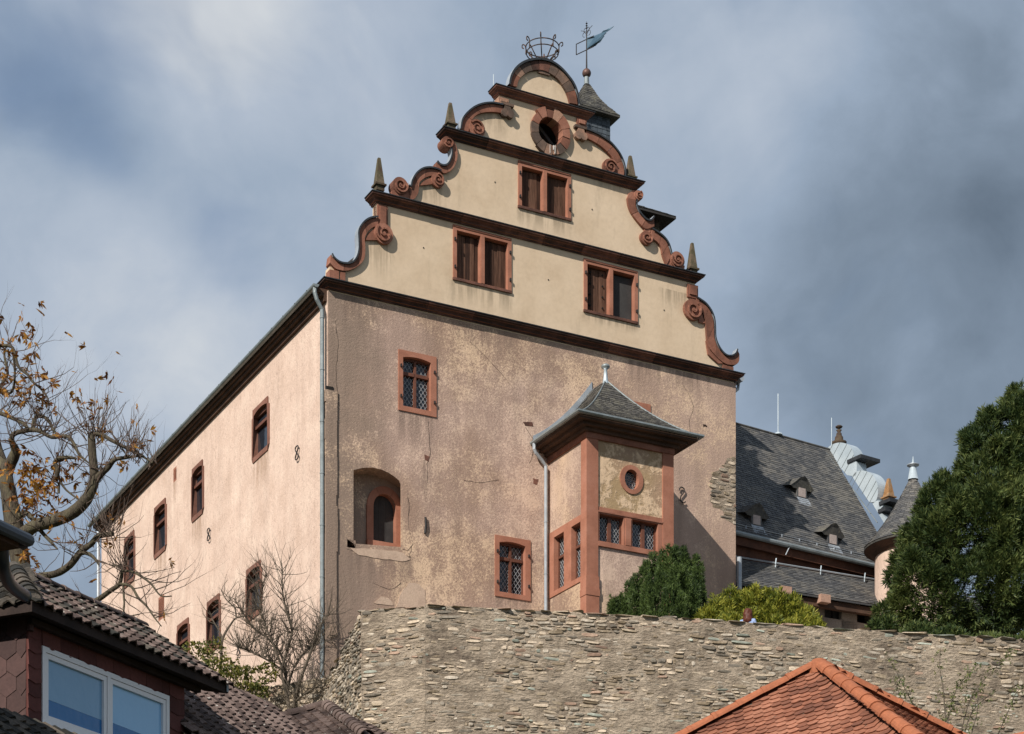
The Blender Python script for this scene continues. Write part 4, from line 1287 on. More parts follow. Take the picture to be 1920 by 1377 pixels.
# left window band
lz1 = avg(Bl, (1028.5, 1006), (1091, 962))[1]
lo1 = avg(Bl, (1040, 1011), (1090, 976))[1]
lo0 = avg(Bl, (1040, 1112), (1090, 1078.5))[1]
LY = [Bl(u, 1050)[0] for u in (1031, 1040, 1058.8, 1072.7, 1090.6)]
ll = (LY[4] - .0, LY[0], lo0 - .14, lz1)
ocx, ocz = Bf(1183.8, 900)
ob = lambda rx, rz, k=24: [(ocx + rx * math.cos(2 * math.pi * i / k), ocz + rz * math.sin(2 * math.pi * i / k)) for i in range(k)]
bay = MB()
bay.prism([(XB0 + .03, .6), (XB1 - .002, .6), (XB1 - .002, hz0 + .02), (XB0 + .03, hz0 + .02)], 0, .25, fbf)
fwall = bay.build('bay_parapet', MROUGH, castle)
up = MB().prism([(XB0 + .03, hz0 + .02), (XB1 - .002, hz0 + .02), (XB1 - .002, ZBT), (XB0 + .03, ZBT)], 0, .25, fbf, holes=[rect(bw_rect, .03), ob(.30, .34)])
up.build('bay_front_wall', MBAY, castle)
MB().prism([(-BD + .26, .6), (-.001, .6), (-.001, ZBT), (-BD + .26, ZBT)], 0, .25, fbl, holes=[rect(ll, .03)]).build('bay_side_wall', MROUGHDIRTYDIM, castle)
MB().box(XB1 - .25, XB1 - .001, -BD + .26, -.001, .6, ZBT).build('bay_side_wall', MROUGH, castle)

def band_window(r, ops, fn, name, post):
    w = MB().prism(rect(r), -.03, .22, fn, holes=[rect(o) for o in ops])
    wo = w.build(name, MSANDPALE, castle)
    s, l = MB(), MB()
    for o in ops:
        i0, i1, j0, j1 = o
        bx = lambda a0_, a1_, c0, c1, d0=.11, d1=.17: s.box(a0_, a1_, d0, d1, c0, c1, fn=lambda a, d, c: fn(a, c, d))
        sw = .045
        bx(i0 - .01, i0 + sw, j0 - .01, j1 + .01); bx(i1 - sw, i1 + .01, j0 - .01, j1 + .01)
        bx(i0 + sw, i1 - sw, j0 - .01, j0 + sw); bx(i0 + sw, i1 - sw, j1 - sw, j1 + .01)
        xm = (i0 + i1) / 2
        cols = [(i0 + sw, i1 - sw)]
        if post:
            bx(xm - .05, xm + .05, j0 + sw, j1 - sw, .09)
            cols = [(i0 + sw, xm - .05), (xm + .05, i1 - sw)]
        rowz = [j0 + sw, j1 - sw] if post else [j0 + sw, j0 + (j1 - j0) * .62, j1 - sw]
        if not post:
            bx(i0 + sw, i1 - sw, rowz[1] - .035, rowz[1] + .035, .09)
        for c in cols:
            for k in range(len(rowz) - 1):
                q = (c[0], c[1], rowz[k], rowz[k + 1])
                lattice_bars(l, q, fn, .155, .105, .15)
                MB().prism(rect(q, -.01), .172, .182, fn).build('pane', MGLASS, wo)
    s.build('sash', MSASH, wo)
    l.build('lattice', MLEAD, wo)
    return wo
w1 = band_window(bw_rect, [(FX[0] + .04, FX[1], zo0, zo1), (FX[2], FX[3], zo0, zo1)], fbf, 'band_window', True)
MB().box(FX[1] + .05, FX[2] - .05, -BD - .055, -BD - .029, zo0, zo1).build('mullion', MSANDPALE, w1)
MB().box(FX[0], FX[4], -BD - .06, -BD - .029, hz0, zo0 - .02).build('sill', MSANDPALE, w1)
MB().box(FX[0], FX[4], -BD - .055, -BD - .029, zo1 + .035, zo1 + .075).build('moulding', MSAND, w1)
w2 = band_window(ll, [(LY[2], LY[1], lo0, lo1), (LY[4] + .02, LY[3], lo0, lo1)], fbl, 'band_window', False)

# oval window
ov = MB().prism(ob(.385, .41), -.03, .2, fbf, holes=[ob(.235, .285)])
ovo = ov.build('oval_window', MSANDPALE, castle)
MB().prism(ob(.25, .30), .15, .165, fbf).build('pane', MGLASS, ovo)
l = MB()
for i in range(-4, 5):
    for j in range(-4, 5):
        x, z = (i + .5 * (j % 2)) * .105, j * .088
        if (x / .22) ** 2 + (z / .27) ** 2 < 1:
            l.tube([(ocx + x + .042 * math.cos(2 * math.pi * k / 8), -BD + .14, ocz + z + .042 * math.sin(2 * math.pi * k / 8)) for k in range(9)], .009, 4, cap=False)
l.build('lattice', MLEAD, ovo)

# corner pilasters
zp0 = .6
for x0, x1, y0, y1 in ((XB0 - .04, XB0 + .34, -BD - .05, -BD + .27), (XB1 - .33, XB1 + .03, -BD - .05, -BD + .27)):
    pb = MB().box(x0, x1, y0, y1, zp0, ZBT - .002)
    zb1 = Bf(1110, 1081)[1]; zb0 = Bf(1110, 1118)[1]
    pb2 = pb.build('corner_pilaster', MSANDPALE, castle)
    MB().box(x0 - .035, x1 + .035, y0 - .035, y1 + .003, zb0, zb0 + .2).build('base_moulding', MSANDPALE, pb2)
    MB().box(x0 - .02, x1 + .02, y0 - .02, y1 + .002, zb0 + .2, zb1).build('base_moulding', MSANDPALE, pb2)
    MB().box(x0 - .02, x1 + .02, y0 - .02, y1 + .002, zp0, zb0 - .001).build('plinth', MSANDPALE, pb2)

# cornice under the eave: red stone band, then dark boarding
cb = MB().box(XB0 - .06, XB1 + .05, -BD - .075, -.002, ZBT - .16, ZBT)
cb.build('bay_cornice', MSAND, castle)
OL, ORr, OFv = .52, .62, .50
sf = MB()
sf.box(XB0 - .15, XB1 + .16, -BD - .16, -.002, ZBT + .002, ZBT + .10)
sf.box(XB0 - .30, XB1 + .34, -BD - .30, -.002, ZBT + .10, ZBT + .19)
sf.box(XB0 - OL + .04, XB1 + ORr - .04, -BD - OFv + .04, -.002, ZBT + .19, zeave)
sf.build('bay_eave', MSOFFIT, castle)
xl, xr, yf = XB0 - OL, XB1 + ORr, -BD - OFv
xa, ya = Fm(1135.4, 713.4, -.8)[0], -.8
ztop = Fm(1135.4, 713.4, -.8)[1]
Hh = ztop - zeave - .04
def prof(t):
    return zeave + .04 + Hh * (.58 * t + .42 * t * t)
def sfront(a, t):
    e0, e1 = Vector((xl, yf, 0)), Vector((xr, yf, 0)); tp = Vector((xa, ya, 0))
    q = (e0.lerp(e1, a)).lerp(tp, t)
    return Vector((q.x, q.y, prof(t)))
def sleft(a, t):
    q = Vector((xl, -.002, 0)).lerp(Vector((xl, yf, 0)), a).lerp(Vector((xa, -.002, 0)).lerp(Vector((xa, ya, 0)), a), t)
    return Vector((q.x, q.y, prof(t)))
def sright(a, t):
    q = Vector((xr, yf, 0)).lerp(Vector((xr, -.002, 0)), a).lerp(Vector((xa, ya, 0)).lerp(Vector((xa, -.002, 0)), a), t)
    return Vector((q.x, q.y, prof(t)))
br = MB()
for f in (sfront, sleft, sright):
    for i in range(10):
        br.add([f(0, i / 10), f(1, i / 10), f(1, (i + 1) / 10), f(0, (i + 1) / 10)], [(0, 1, 2, 3)])
bro = br.build('bay_roof', MSLATEOLD, castle)
slates(bro, sfront, 24, .14, MSLATEOLD, limit=180, lift=.016)
slates(bro, sleft, 22, .17, MSLATEOLD, limit=100, lift=.016)
slates(bro, sright, 18, .2, MSLATEOLD, limit=10, lift=.016)
hp = MB()
for f, a in ((sfront, 0), (sfront, 1)):
    hp.tube([f(a, i / 10) + Vector((0, 0, .02)) for i in range(11)], .022, 6)
hp.build('hip_flashing', MZINCDARK, bro)
fl = MB()
w0 = [sleft(0, i / 10) for i in range(11)]
for i in range(10):
    a, c = w0[i], w0[i + 1]
    fl.add([(a.x, -.004, a.z + .0), (c.x, -.004, c.z + .0), (c.x, -.004, c.z + .24), (a.x, -.004, a.z + .24), (a.x, -.03, a.z + .24), (c.x, -.03, c.z + .24), (c.x, -.03, c.z - .01), (a.x, -.03, a.z - .01),
            (a.x, -.24, a.z + .035), (c.x, -.24, c.z + .035)], [(0, 1, 2, 3), (3, 2, 5, 4), (4, 5, 6, 7), (7, 6, 9, 8)])
fl.build('wall_flashing', MZINC, bro)
fi = MB().lathe([(.10, -.16), (.085, -.05), (.06, .12), (.05, .30), (.075, .33)], (xa, ya, ztop), 12)
fi.build('finial', MZINCLIGHT, bro, smooth=True)
MB().lathe([(.06, .32), (.12, .36), (.13, .40), (.11, .44), (.03, .48)], (xa, ya, ztop), 14).build('finial_cap', MZINCDARK, bro, smooth=True)
# gutter round three sides
gp = [(-.001, -.01), (-.075, -.005), (-.105, .03), (-.10, .075), (-.085, .075), (-.08, .035), (-.001, .03)]
def gutter_run(corners):
    m = MB()
    k = len(gp)
    for (x, y, ox, oy) in corners:
        for o_, z_ in gp:
            m.v.append((x - ox * o_ * 1.0, y - oy * o_ * 1.0, zeave + z_))
    for a in range(len(corners) - 1):
        for c in range(k):
            m.f.append((a * k + c, a * k + (c + 1) % k, (a + 1) * k + (c + 1) % k, (a + 1) * k + c)); m.m.append(0)
    for a in (0, len(corners) - 1):
        m.f.append(tuple(a * k + c for c in range(k))); m.m.append(0)
    return m
gutter_run([(xl, -.02, -1, 0), (xl, yf, -1, -1), (xr, yf, 1, -1), (xr, -.02, 1, 0)]).build('gutter', MZINCDARK, bro)
xp, _ = Fm(1023.5, 1000, -.13)
bp = MB().tube([(xl - .04, -.16, zeave + .0), (xl - .04, -.16, zeave - .16), (xl + .02, -.15, zeave - .26), (xp - .12, -.13, zeave - .44), (xp, -.13, zeave - .58), (xp, -.13, .6)], .052, 10)
for i in range(5):
    zz = 1.6 + i * 1.5
    bp.tube([(xp, -.13, zz), (xp, -.13, zz + .03)], .062, 10)
bp.build('downpipe', MZINC, castle)
# ------------------------------------------------------------------ terrace and retaining wall
ZT = 13.55
WA, WB_, WC, WD = at(677, 1145, 49.68), at(797, 1134, 49.2), at(1200, 1155, 50.2), at(1920, 1200, 52.35)
WE = WD + (WD - WC) * 1.2
WR = at(604, 1300, 54.4)
tc = MB()
q = [(WA.x, WA.y + .5), (WB_.x, WB_.y + .5), (WC.x, WC.y + .5), (WD.x, WD.y + .5), (WE.x, WE.y + .5), (60, 110), (-2, 110), (-2, 62), (-4.6, 55.1)]
tc.add([(x, y, ZT) for x, y in q] + [(x, y, ZT - 14) for x, y in q], [tuple(range(9))] + [(i, (i + 1) % 9, 9 + (i + 1) % 9, 9 + i) for i in range(9)])
structure(tc.build('terrace', MPAVE))

rw = thing('retaining_wall', 'high grey rubble stone retaining wall below the castle terrace', 'wall', (WB_.x, WB_.y, 4.0))
def to_local(root, P):
    return Vector(P) - root.location
segs = [(WR, WA, WR.z, WA.z), (WA, WB_, WA.z, WB_.z - .05), (WB_, WC, WB_.z, WC.z), (WC, WD, WC.z, WD.z), (WD, WE, WD.z, WE.z)]
core = MB()
sitems = []
def wall_segment(P, Qv, zp, zq, zbot, thick, core, items, root, weights, hmin=.035, hmax=.105, wmin=.10, wmax=.50, proud=.004, cope=True, vcut=1400, skip=.10, zfade=None):
    a, b_ = Vector((P.x, P.y, 0)), Vector((Qv.x, Qv.y, 0))
    L = (b_ - a).length
    e = (b_ - a) / L
    nin = Vector((-e.y, e.x, 0))                       # into the wall
    o = root.location
    def pt(s_, d_, z_):
        return a + e * s_ + nin * d_ + Vector((0, 0, z_)) - o
    k = max(1, int(L / .13))
    nz = 38
    zlev = [zbot] + [None] * nz
    grid = {}
    base = len(core.v)
    for i in range(k + 1):
        s_ = L * i / k
        zt = zp + (zq - zp) * i / k
        for j in range(nz + 1):
            z_ = zbot if j == 0 else zt - 4.0 + 4.0 * j / nz
            w = pt(s_, 0, z_) + o
            dd = noise.noise(w * .9) * .035 + noise.noise(w * 3.1) * .012 + noise.noise(Vector((w.x * 7, w.y * 7, w.z * 13))) * .012
            dd -= max(-.012, noise.noise(Vector((w.x * .8, w.y * .8 + 9, w.z * 1.3))) * .045)
            core.v.append(tuple(pt(s_, dd + .006, z_)))
        core.v.append(tuple(pt(s_, thick, zt)))
        core.v.append(tuple(pt(s_, thick, zbot)))
    m_ = nz + 3
    for i in range(k):
        for j in range(m_ - 1):
            core.f.append((base + i * m_ + j, base + (i + 1) * m_ + j, base + (i + 1) * m_ + j + 1, base + i * m_ + j + 1)); core.m.append(0)
    core.f.append(tuple(base + j for j in range(m_))); core.m.append(0)
    core.f.append(tuple(base + k * m_ + j for j in reversed(range(m_)))); core.m.append(0)
    M0 = Matrix(((e.x, nin.x, 0, 0), (e.y, nin.y, 0, 0), (0, 0, 1, 0), (0, 0, 0, 1)))
    z_ = max(zbot, min(zp, zq) - 3.6)
    while z_ < max(zp, zq) - .02:
        h = R.uniform(hmin, hmax) * (1.55 if R.random() < .2 else 1)
        s_ = R.uniform(-.1, .1)
        while s_ < L:
            w = R.uniform(wmin, wmax) * (.55 if h < .06 else 1) * (1.4 if R.random() < .08 else 1)
            c = s_ + w / 2
            wob = noise.noise(Vector((c * .7 + P.x, z_ * .5, 7))) * .10 + noise.noise(Vector((c * 2.3 + P.x, z_ * 1.5, 3))) * .05
            zt = zp + (zq - zp) * c / L
            if 0 < c < L and z_ + wob + h < zt + .03 and R.random() > skip:
                x0, x1 = max(s_, 0), min(s_ + w, L)
                wd = noise.noise(Vector((c * .35, z_ * .6, 3)))
                ww = [weights[0], weights[1] * (1 + wd), weights[2], weights[3], weights[4] * max(.1, 1 - wd * 2)]
                pp = proud + R.uniform(-.016, .022)
                mt = Matrix.Translation(pt((x0 + x1) / 2, noise.noise(pt((x0 + x1) / 2, 0, z_) * .9 + o * .9) * .035 + .04 - pp, z_ + wob + h / 2)) @ M0 @ Matrix.Rotation(R.gauss(0, .06), 4, 'Y') @ Matrix.Diagonal(((x1 - x0) * .98, .075, h * .98, 1))
                items.append((pick_stone(ww), mt, w * h))
            s_ += w + R.uniform(.008, .03)
        z_ += h + R.uniform(.006, .018)
    if cope:
        s_ = 0.0
        while s_ < L - .05:
            w = min(R.uniform(.25, .9), L - s_)
            h = R.uniform(.04, .085)
            zt = zp + (zq - zp) * (s_ + w / 2) / L
            mt = Matrix.Translation(pt(s_ + w / 2, .25 + R.uniform(-.015, .02), zt + h / 2 - .03 + R.uniform(-.02, .015))) @ M0 @ Matrix.Rotation(R.uniform(-.03, .03), 4, 'Y') @ Matrix.Diagonal((w * .985, .52, h, 1))
            items.append((pick_stone((5, 5, .5, 1, 1)), mt, w * h * 3))
            s_ += w
wts = (9, 9, 1.0, 1.2, 1.1)
wall_segment(WR, WA, WR.z, WA.z, 4.0, .6, core, sitems, rw, (6, 3, .2, .4, 6), wmin=.08, wmax=.3, proud=.03)
wall_segment(WA, WB_, WA.z, WB_.z - .06, 4.0, .7, core, sitems, rw, wts)
wall_segment(WB_, WC, WB_.z, WC.z, 4.0, .6, core, sitems, rw, wts)
wall_segment(WC, WD, WC.z, WD.z, 4.0, .6, core, sitems, rw, wts)
wall_segment(WD, WE, WD.z, WE.z, 4.0, .6, core, sitems, rw, wts)
core.build('mortar_face', MMORTAR, rw)
sitems.sort(key=lambda t: -t[2])
emit('stone', [(t[0], t[1]) for t in sitems], ALLSTONES, rw, 300, 'stone_mass')

lw = thing('garden_wall', 'low ruined rubble wall below the downpipe, partly under the leafless shrub', 'wall', at(545, 1340, 54.7))
core = MB(); li = []
P0, P1 = at(425, 1300, 55.6), at(640, 1300, 54.5)
wall_segment(P0, P1, 14.0, 14.28, 11.5, .5, core, li, lw, (6, 8, .3, 3, 3), hmin=.05, hmax=.14, proud=.015)
core.build('mortar_face', MMORTAR, lw)
emit('stone', [(t[0], t[1]) for t in li], ALLSTONES, lw, 300, 'stone_mass')

# ------------------------------------------------------------------ hall with the great slate roof
hd = Vector((.832, .554, 0)).normalized(); hn = Vector((-hd.y, hd.x, 0))
HE = at(1381, 1001, 62.7)
hall = thing('slate_roofed_hall', 'castle hall wing with steep slate roof, three small dormers and zinc covered scrolled gable', 'building', (HE.x, HE.y, ZT), math.atan2(hd.y, hd.x))
hz = HE.z - ZT
def hall_local(P):
    q_ = P - hall.location
    return Vector((q_.dot(hd), q_.dot(hn), q_.z))
def on_plane(u, v, P, nrm):
    r = ray(u, v)
    return r * (P.dot(nrm) / r.dot(nrm))
HH = 3.4
rid0 = on_plane(1381, 797, HE + hn * HH, hn)
HR = rid0.z - HE.z
rid1 = on_plane(1555, 848, HE + hn * HH, hn)
HL = hall_local(rid1).x
rnor = (hn * -HR + Vector((0, 0, HH))).normalized()
def roof_xy(u, v):
    q_ = hall_local(on_plane(u, v, HE, rnor))
    return q_
hw = MB().box(-3.0, HL, .30, 2 * HH - .3, 0, hz - .3)
hw.build('wall', MSIDE, hall)
hs = MB()
hs.add([(-3, 0, hz), (HL, 0, hz), (HL, HH, hz + HR), (-3, HH, hz + HR), (-3, 2 * HH, hz), (HL, 2 * HH, hz)], [(0, 1, 2, 3), (3, 2, 5, 4), (0, 3, 4), (1, 2, 5)])
hro = hs.build('roof', MSLATE, hall)
def hsurf(a, t):
    return Vector((-1.2 + (HL + 1.2) * a, HH * t - .03, hz + HR * t))
slates(hro, hsurf, 56, .19, MSLATE, limit=300, lift=.016, key=lambda q_: (q_[0] - Vector((6, 2.5, hz + 3))).length)
MB().tube([(-3, HH, hz + HR + .02), (HL, HH, hz + HR + .02)], .06, 6).build('ridge_flashing', MSLATEOLD, hro)
ec = MB()
ec.box(-3, HL, .12, .34, hz - .95, hz - .30)
ec.box(-3, HL, -.02, .36, hz - .34, hz - .03)
ec.build('eave_cornice', mk('red_brown_eave_boards', [(.06, .028, .018), (.13, .055, .033)], 2.5, fine=.25, bstr=.2), hall)
gh = MB().tube([(-3, -.10, hz - .02), (HL, -.10, hz - .02)], .075, 8)
gh.build('gutter', MZINCDARK, hall)
# snow guard and stray conductor
sg_ = MB()
for zz_ in (.10, .17):
    sg_.tube([(-1, .18, hz + .22 + zz_), (HL - .5, .18, hz + .22 + zz_)], .012, 5)
for i in range(14):
    sg_.box(-1 + i * .75, -.97 + i * .75, .15, .2, hz + .15, hz + .40)
sg_.build('snow_guard', MZINC, hall)
c0 = hall_local(on_plane(1482, 1022, HE - hn * .12, hn)); c1 = hall_local(on_plane(1473, 1041, HE - hn * .12, hn))
MB().tube([(c0.x, -.12, c0.z), (c1.x, -.12, c1.z)], .02, 5).build('conductor', MZINC, hall)
x_ = roof_xy(1460, 822)
r0 = hall_local(on_plane(1459, 822, HE + hn * HH, hn))
MB().tube([(r0.x, HH, hz + HR), (r0.x, HH, hz + HR + 1.45)], .018, 6).lathe([(.16, .0), (.12, .06), (.0, .09)], (r0.x, HH, hz + HR + .05), 8).build('lightning_rod', MZINCLIGHT, hall)
# ladder of flashing just inside the verge
v0, v1 = roof_xy(1558, 853), roof_xy(1655, 985)
MB().tube([Vector((v0.x - .25, v0.y, v0.z + .04)), Vector((v1.x - .25, v1.y, v1.z + .04))], .018, 5).build('verge_conductor', MZINCDARK, hall)
MLOUV = mk('faded_pink_louvre', [(.36, .29, .26), (.46, .38, .345)], 4.0, fine=.15)
for (u, v) in ((1503, 936), (1418, 988), (1561, 1024)):
    q_ = roof_xy(u, v)
    k = HR / HH
    dmr = MB()
    w, h = .21, .50
    yb = q_.y - .02
    zb_ = q_.z
    dmr.box(q_.x - w, q_.x + w, yb, yb + h / k + .3, zb_, zb_ + h)
    do = dmr.build('roof_dormer', MSLATE, hall)
    MB().box(q_.x - w + .06, q_.x + w - .06, yb - .012, yb - .002, zb_ + .06, zb_ + h - .06).build('louvre', MLOUV, do)
    hat = MB()
    prof_ = [(-.44, -.16), (-.3, .0), (-.16, .13), (0, .19), (.16, .13), (.3, .0), (.44, -.16)]
    zt = zb_ + h + .02
    yfr = yb - .14
    n7 = len(prof_)
    vs = [(q_.x + a * (1.15 if abs(a) > .4 else 1.0), yfr + abs(a) * .25, zt + c) for a, c in prof_] + [(q_.x + a * 1.9, yb + (h + .2 + c) / k + .35, zt + c + .12) for a, c in prof_] + [(q_.x + a * .9, yfr + .03 + abs(a) * .25, zt + c - .06) for a, c in prof_]
    hat.add(vs, [(i, i + 1, n7 + i + 1, n7 + i) for i in range(n7 - 1)] + [(i, i + 1, 2 * n7 + i + 1, 2 * n7 + i) for i in range(n7 - 1)] + [(2 * n7, 3 * n7 - 1, 2 * n7 + 5, 2 * n7 + 4, 2 * n7 + 3, 2 * n7 + 2, 2 * n7 + 1)])
    hat.build('dormer_hat', MSLATEOLD, do)
    MB().add([(q_.x - w - .04, yb - .02, zb_ + .02), (q_.x + w + .04, yb - .02, zb_ + .02), (q_.x + w + .07, yb - .22 / 1, zb_ - .22 * k + .03), (q_.x - w - .07, yb - .22, zb_ - .22 * k + .03)], [(0, 1, 2, 3)]).build('apron_flashing', MZINC, do)
# stepped gable end: zinc sheeted lobes, slabs and finials
GP = hall.location + hd * HL
def gpl(u, v):
    q_ = hall_local(on_plane(u, v, GP, hd))
    return (q_.y, q_.z)
def fgab(a, b_, d):
    return (HL + d, a, b_)
def lobe(px, name='zinc_lobe'):
    o_ = [gpl(*t) for t in catmull(px, 3)]
    m = MB().prism(o_, .0, .45, fgab)
    lo = m.build(name, MZINCLIGHT, hall)
    return lo, o_
l1, o1 = lobe([(1549, 847), (1553, 839), (1562, 833), (1575, 830), (1588, 833), (1597, 842), (1601, 853), (1602, 863), (1606, 867), (1606, 888), (1601, 893), (1588, 891)])
l2, o2 = lobe([(1598, 894), (1604, 886), (1614, 882.5), (1626, 884.5), (1636, 891), (1643, 902), (1646, 914), (1645, 932), (1640, 941), (1630, 942)])
l3, o3 = lobe([(1636, 945), (1644, 939), (1654, 941), (1655, 950), (1652, 953), (1653, 962), (1664, 977), (1663, 990)])
for lo, o_, n_ in ((l1, o1, 5), (l2, o2, 5)):
    sm = MB()
    cx_, cz_ = sum(t[0] for t in o_) / len(o_), sum(t[1] for t in o_) / len(o_)
    for i in range(1, n_ + 2):
        a = o_[i * 3]
        sm.tube([(HL - .006, a[0], a[1]), (HL - .006, a[0] + .5, a[1] - .5)], .008, 4)
    sm.build('seam', MZINCDARK, lo)
for (u, v, w) in ((1603, 861, .34), (1660, 941, .26), (1655, 957, .18)):
    y_, z_ = gpl(u, v)
    MB().box(HL - .05, HL + .85, y_ - w, y_ + w, z_ - .06, z_ + .06).build('cornice_slab', MCOPE, hall)
y_, z_ = gpl(1652, 937); y2, z2 = gpl(1652, 893)
obelisk(hall, HL + .35, y_, z_, z2 - z_, .22, mk('orange_lichened_stone', [(.16, .085, .035), (.30, .16, .07), (.24, .18, .12)], 4.0, fine=.3, bstr=.4))
y_, z_ = gpl(1561, 838); y2, z2 = gpl(1561, 795)
H_ = z2 - z_
MB().lathe([(.14, 0), (.12, .08 * H_), (.25, .17 * H_), (.27, .27 * H_), (.15, .33 * H_), (.14, .5 * H_), (.10, .56 * H_), (.09, .66 * H_), (.05, .72 * H_), (.10, .80 * H_), (.03, .84 * H_), (.03, .87 * H_), (.10, .90 * H_), (.13, .95 * H_), (.08, 1.0 * H_), (.01, 1.01 * H_)], (HL + .3, y_, z_), 12).build('gable_finial', MOBEL, hall, smooth=True)
rod(hall, HL + .05, y_ + .1, z_, z2 + .25, .014)

# ------------------------------------------------------------------ covered wall walk in front of the hall
gd = Vector((.90, .436, 0)).normalized(); gn = Vector((-gd.y, gd.x, 0))
GE = at(1393, 1095, 61.5)
gal = thing('covered_wall_walk', 'covered wall walk with low slate lean-to roof above grey stone merlons, beside the big conifer', 'wall walk', (GE.x, GE.y, ZT), math.atan2(gd.y, gd.x))
def gl(P):
    q_ = P - gal.location
    return Vector((q_.dot(gd), q_.dot(gn), q_.z))
ge = GE.z - ZT
GD = 1.25
tp = on_plane(1383, 1048, GE + gn * GD, gn)
gtz = tp.z - ZT
GLn = 11.0
def gsurf(a, t):
    return Vector((-.25 + GLn * a, GD * t, ge + (gtz - ge) * t))
gr = MB().add([gsurf(0, 0), gsurf(1, 0), gsurf(1, 1), gsurf(0, 1)] + [gsurf(0, 0) - Vector((0, 0, .06)), gsurf(1, 0) - Vector((0, 0, .06)), gsurf(1, 1) - Vector((0, 0, .08)), gsurf(0, 1) - Vector((0, 0, .08))],
              [(0, 1, 2, 3), (4, 5, 6, 7), (0, 1, 5, 4), (3, 2, 6, 7), (0, 3, 7, 4), (1, 2, 6, 5)])
gro = gr.build('roof', MSLATE, gal)
slates(gro, gsurf, 15, .20, MSLATE, limit=300, lift=.02)
MB().tube([gsurf(0, 1) + Vector((0, -.02, .05)), gsurf(1, 1) + Vector((0, -.02, .05))], .03, 5).build('top_flashing', MZINC, gro)
for i in range(5):
    b_ = gsurf(.04 + .155 * i, .87)
    MB().tube([b_ + Vector((0, 0, .02)), b_ + Vector((.02, -.02, .30)), b_ + Vector((-.06, -.1, .08))], .018, 5).build('roof_hook', MZINCLIGHT, gro)
MB().box(-.2, GLn - .3, 1.05, 1.2, 0, gtz - .45).build('back_wall', MSOFFIT, gal)
MB().box(-.2, GLn - .3, .10, .28, ge - .30, ge - .07).build('wall_plate', MSOFFIT, gal)
MMER = mk('grey_merlon_render', [(.19, .16, .135), (.27, .23, .195), (.31, .27, .23)], 2.0, fine=.25, bstr=.5)
for (u0, u1, vt) in ((1400, 1468, 1128), (1518, 1546, 1126), (1578, 1607, 1134), (1636, 1690, 1146)):
    a = gl(on_plane(u0, vt, GE + gn * .45, gn)); c = gl(on_plane(u1, vt + (u1 - u0) * .1, GE + gn * .45, gn))
    mo = MB().box(a.x, c.x, .45, .9, 0, (a.z + c.z) / 2).build('merlon', MMER, gal)
    MB().box(a.x - .06, c.x + .06, .38, .92, (a.z + c.z) / 2 + .002, (a.z + c.z) / 2 + .11).build('coping_slab', MMER, mo)
a = gl(on_plane(1546, 1130, GE + gn * .6, gn)); c = gl(on_plane(1578, 1134, GE + gn * .6, gn))
em_ = MB().box(a.x, c.x, .62, .85, 0, a.z + .02).build('loophole_panel', mk('dark_grey_panel', [(.05, .048, .05), (.07, .066, .066)], 3.0), gal)
k0 = gl(on_plane(1560, 1164, GE + gn * .6, gn)); k1 = gl(on_plane(1561, 1138, GE + gn * .6, gn))
kh = MB().tube([(k0.x, .60, k0.z), (k0.x, .63, k0.z)], .11, 12)
kh.box(k0.x - .025, k0.x + .025, .600, .625, k0.z, k1.z)
kh.build('keyhole_slit', MVOID, em_)
MB().box(-.2, GLn - .3, .45, 1.0, 0, gl(on_plane(1600, 1166, GE + gn * .45, gn)).z).build('parapet', MMER, gal)
for (u, v) in ((1475, 1107), (1548, 1122)):
    a = gl(on_plane(u, v, GE - gn * .12, gn))
    MB().box(a.x - .18, a.x + .18, -.14, .8, a.z - .13, a.z + .12).build('beam_head', mk('pale_pink_beam_end', [(.34, .20, .145), (.42, .26, .19)], 3.0, fine=.2) if u < 1500 else bpy.data.materials['pale_pink_beam_end'], gal)
a = gl(on_plane(1388, 1060, GE - gn * .35, gn))
gp_ = MB().tube([(a.x, -.3, a.z + .25), (a.x, -.3, 1.0)], .075, 10)
gp_.build('downpipe', MZINC, gal)
MB().tube([(a.x - .5, -.12, ge - .0), (GLn - .3, -.12, ge - .0)], .001, 4)

# ------------------------------------------------------------------ round tower
TC = at(1712, 1030, 64.2)
tw = thing('round_tower', 'small round pink tower with pointed slate cone roof and white finial beside the conifer', 'tower', (TC.x, TC.y, ZT))
te = at(1620, 1028, 64.2)
tr_ = (TC - te).length
tz = te.z - ZT
twh = on_plane(1712, 897, TC, Vector((0, 1, 0))).z - ZT
m = MB().lathe([(tr_ * .77, -.5), (tr_ * .77, tz + .1)], (0, 0, 0), 40)
m.build('wall', MSIDE, tw, smooth=False)
def csurf(a, t):
    w = math.pi * (1.0 + a)
    q_ = 1 - t
    r_ = tr_ * (q_ * .80 + .20 * q_ ** 3.0) + .09 * t
    return Vector((r_ * math.cos(w), r_ * math.sin(w), tz + (twh - tz) * t))
cone = MB().lathe([(tr_ * .76, -.04), (tr_ - .02, -.06)] + [((csurf(0, i / 12).xy).length - .01, (twh - tz) * i / 12) for i in range(13)], (0, 0, tz), 40)
co = cone.build('cone_roof', MSLATEOLD, tw)
slates(co, csurf, 30, .20, MSLATE, limit=300, lift=.014, lens=lambda t: math.pi * tr_ * (1 - t) + .3, key=lambda q_: (q_[0] - Vector((-.4, -1.2, tz + .8))).length)
MB().lathe([(tr_ * .79, tz - .30), (tr_ * .84, tz - .2), (tr_ * .98, tz - .07)], (0, 0, 0), 40).build('eave_boarding', MSOFFIT, tw)
zt1 = on_plane(1712, 856, TC, Vector((0, 1, 0))).z - ZT
hf = zt1 - twh
MB().lathe([(.17, -.05), (.10, .5 * hf), (.08, .56 * hf), (.07, .64 * hf), (.04, .7 * hf), (.008, hf)], (0, 0, twh), 12).build('finial', MZINCLIGHT, tw, smooth=True)
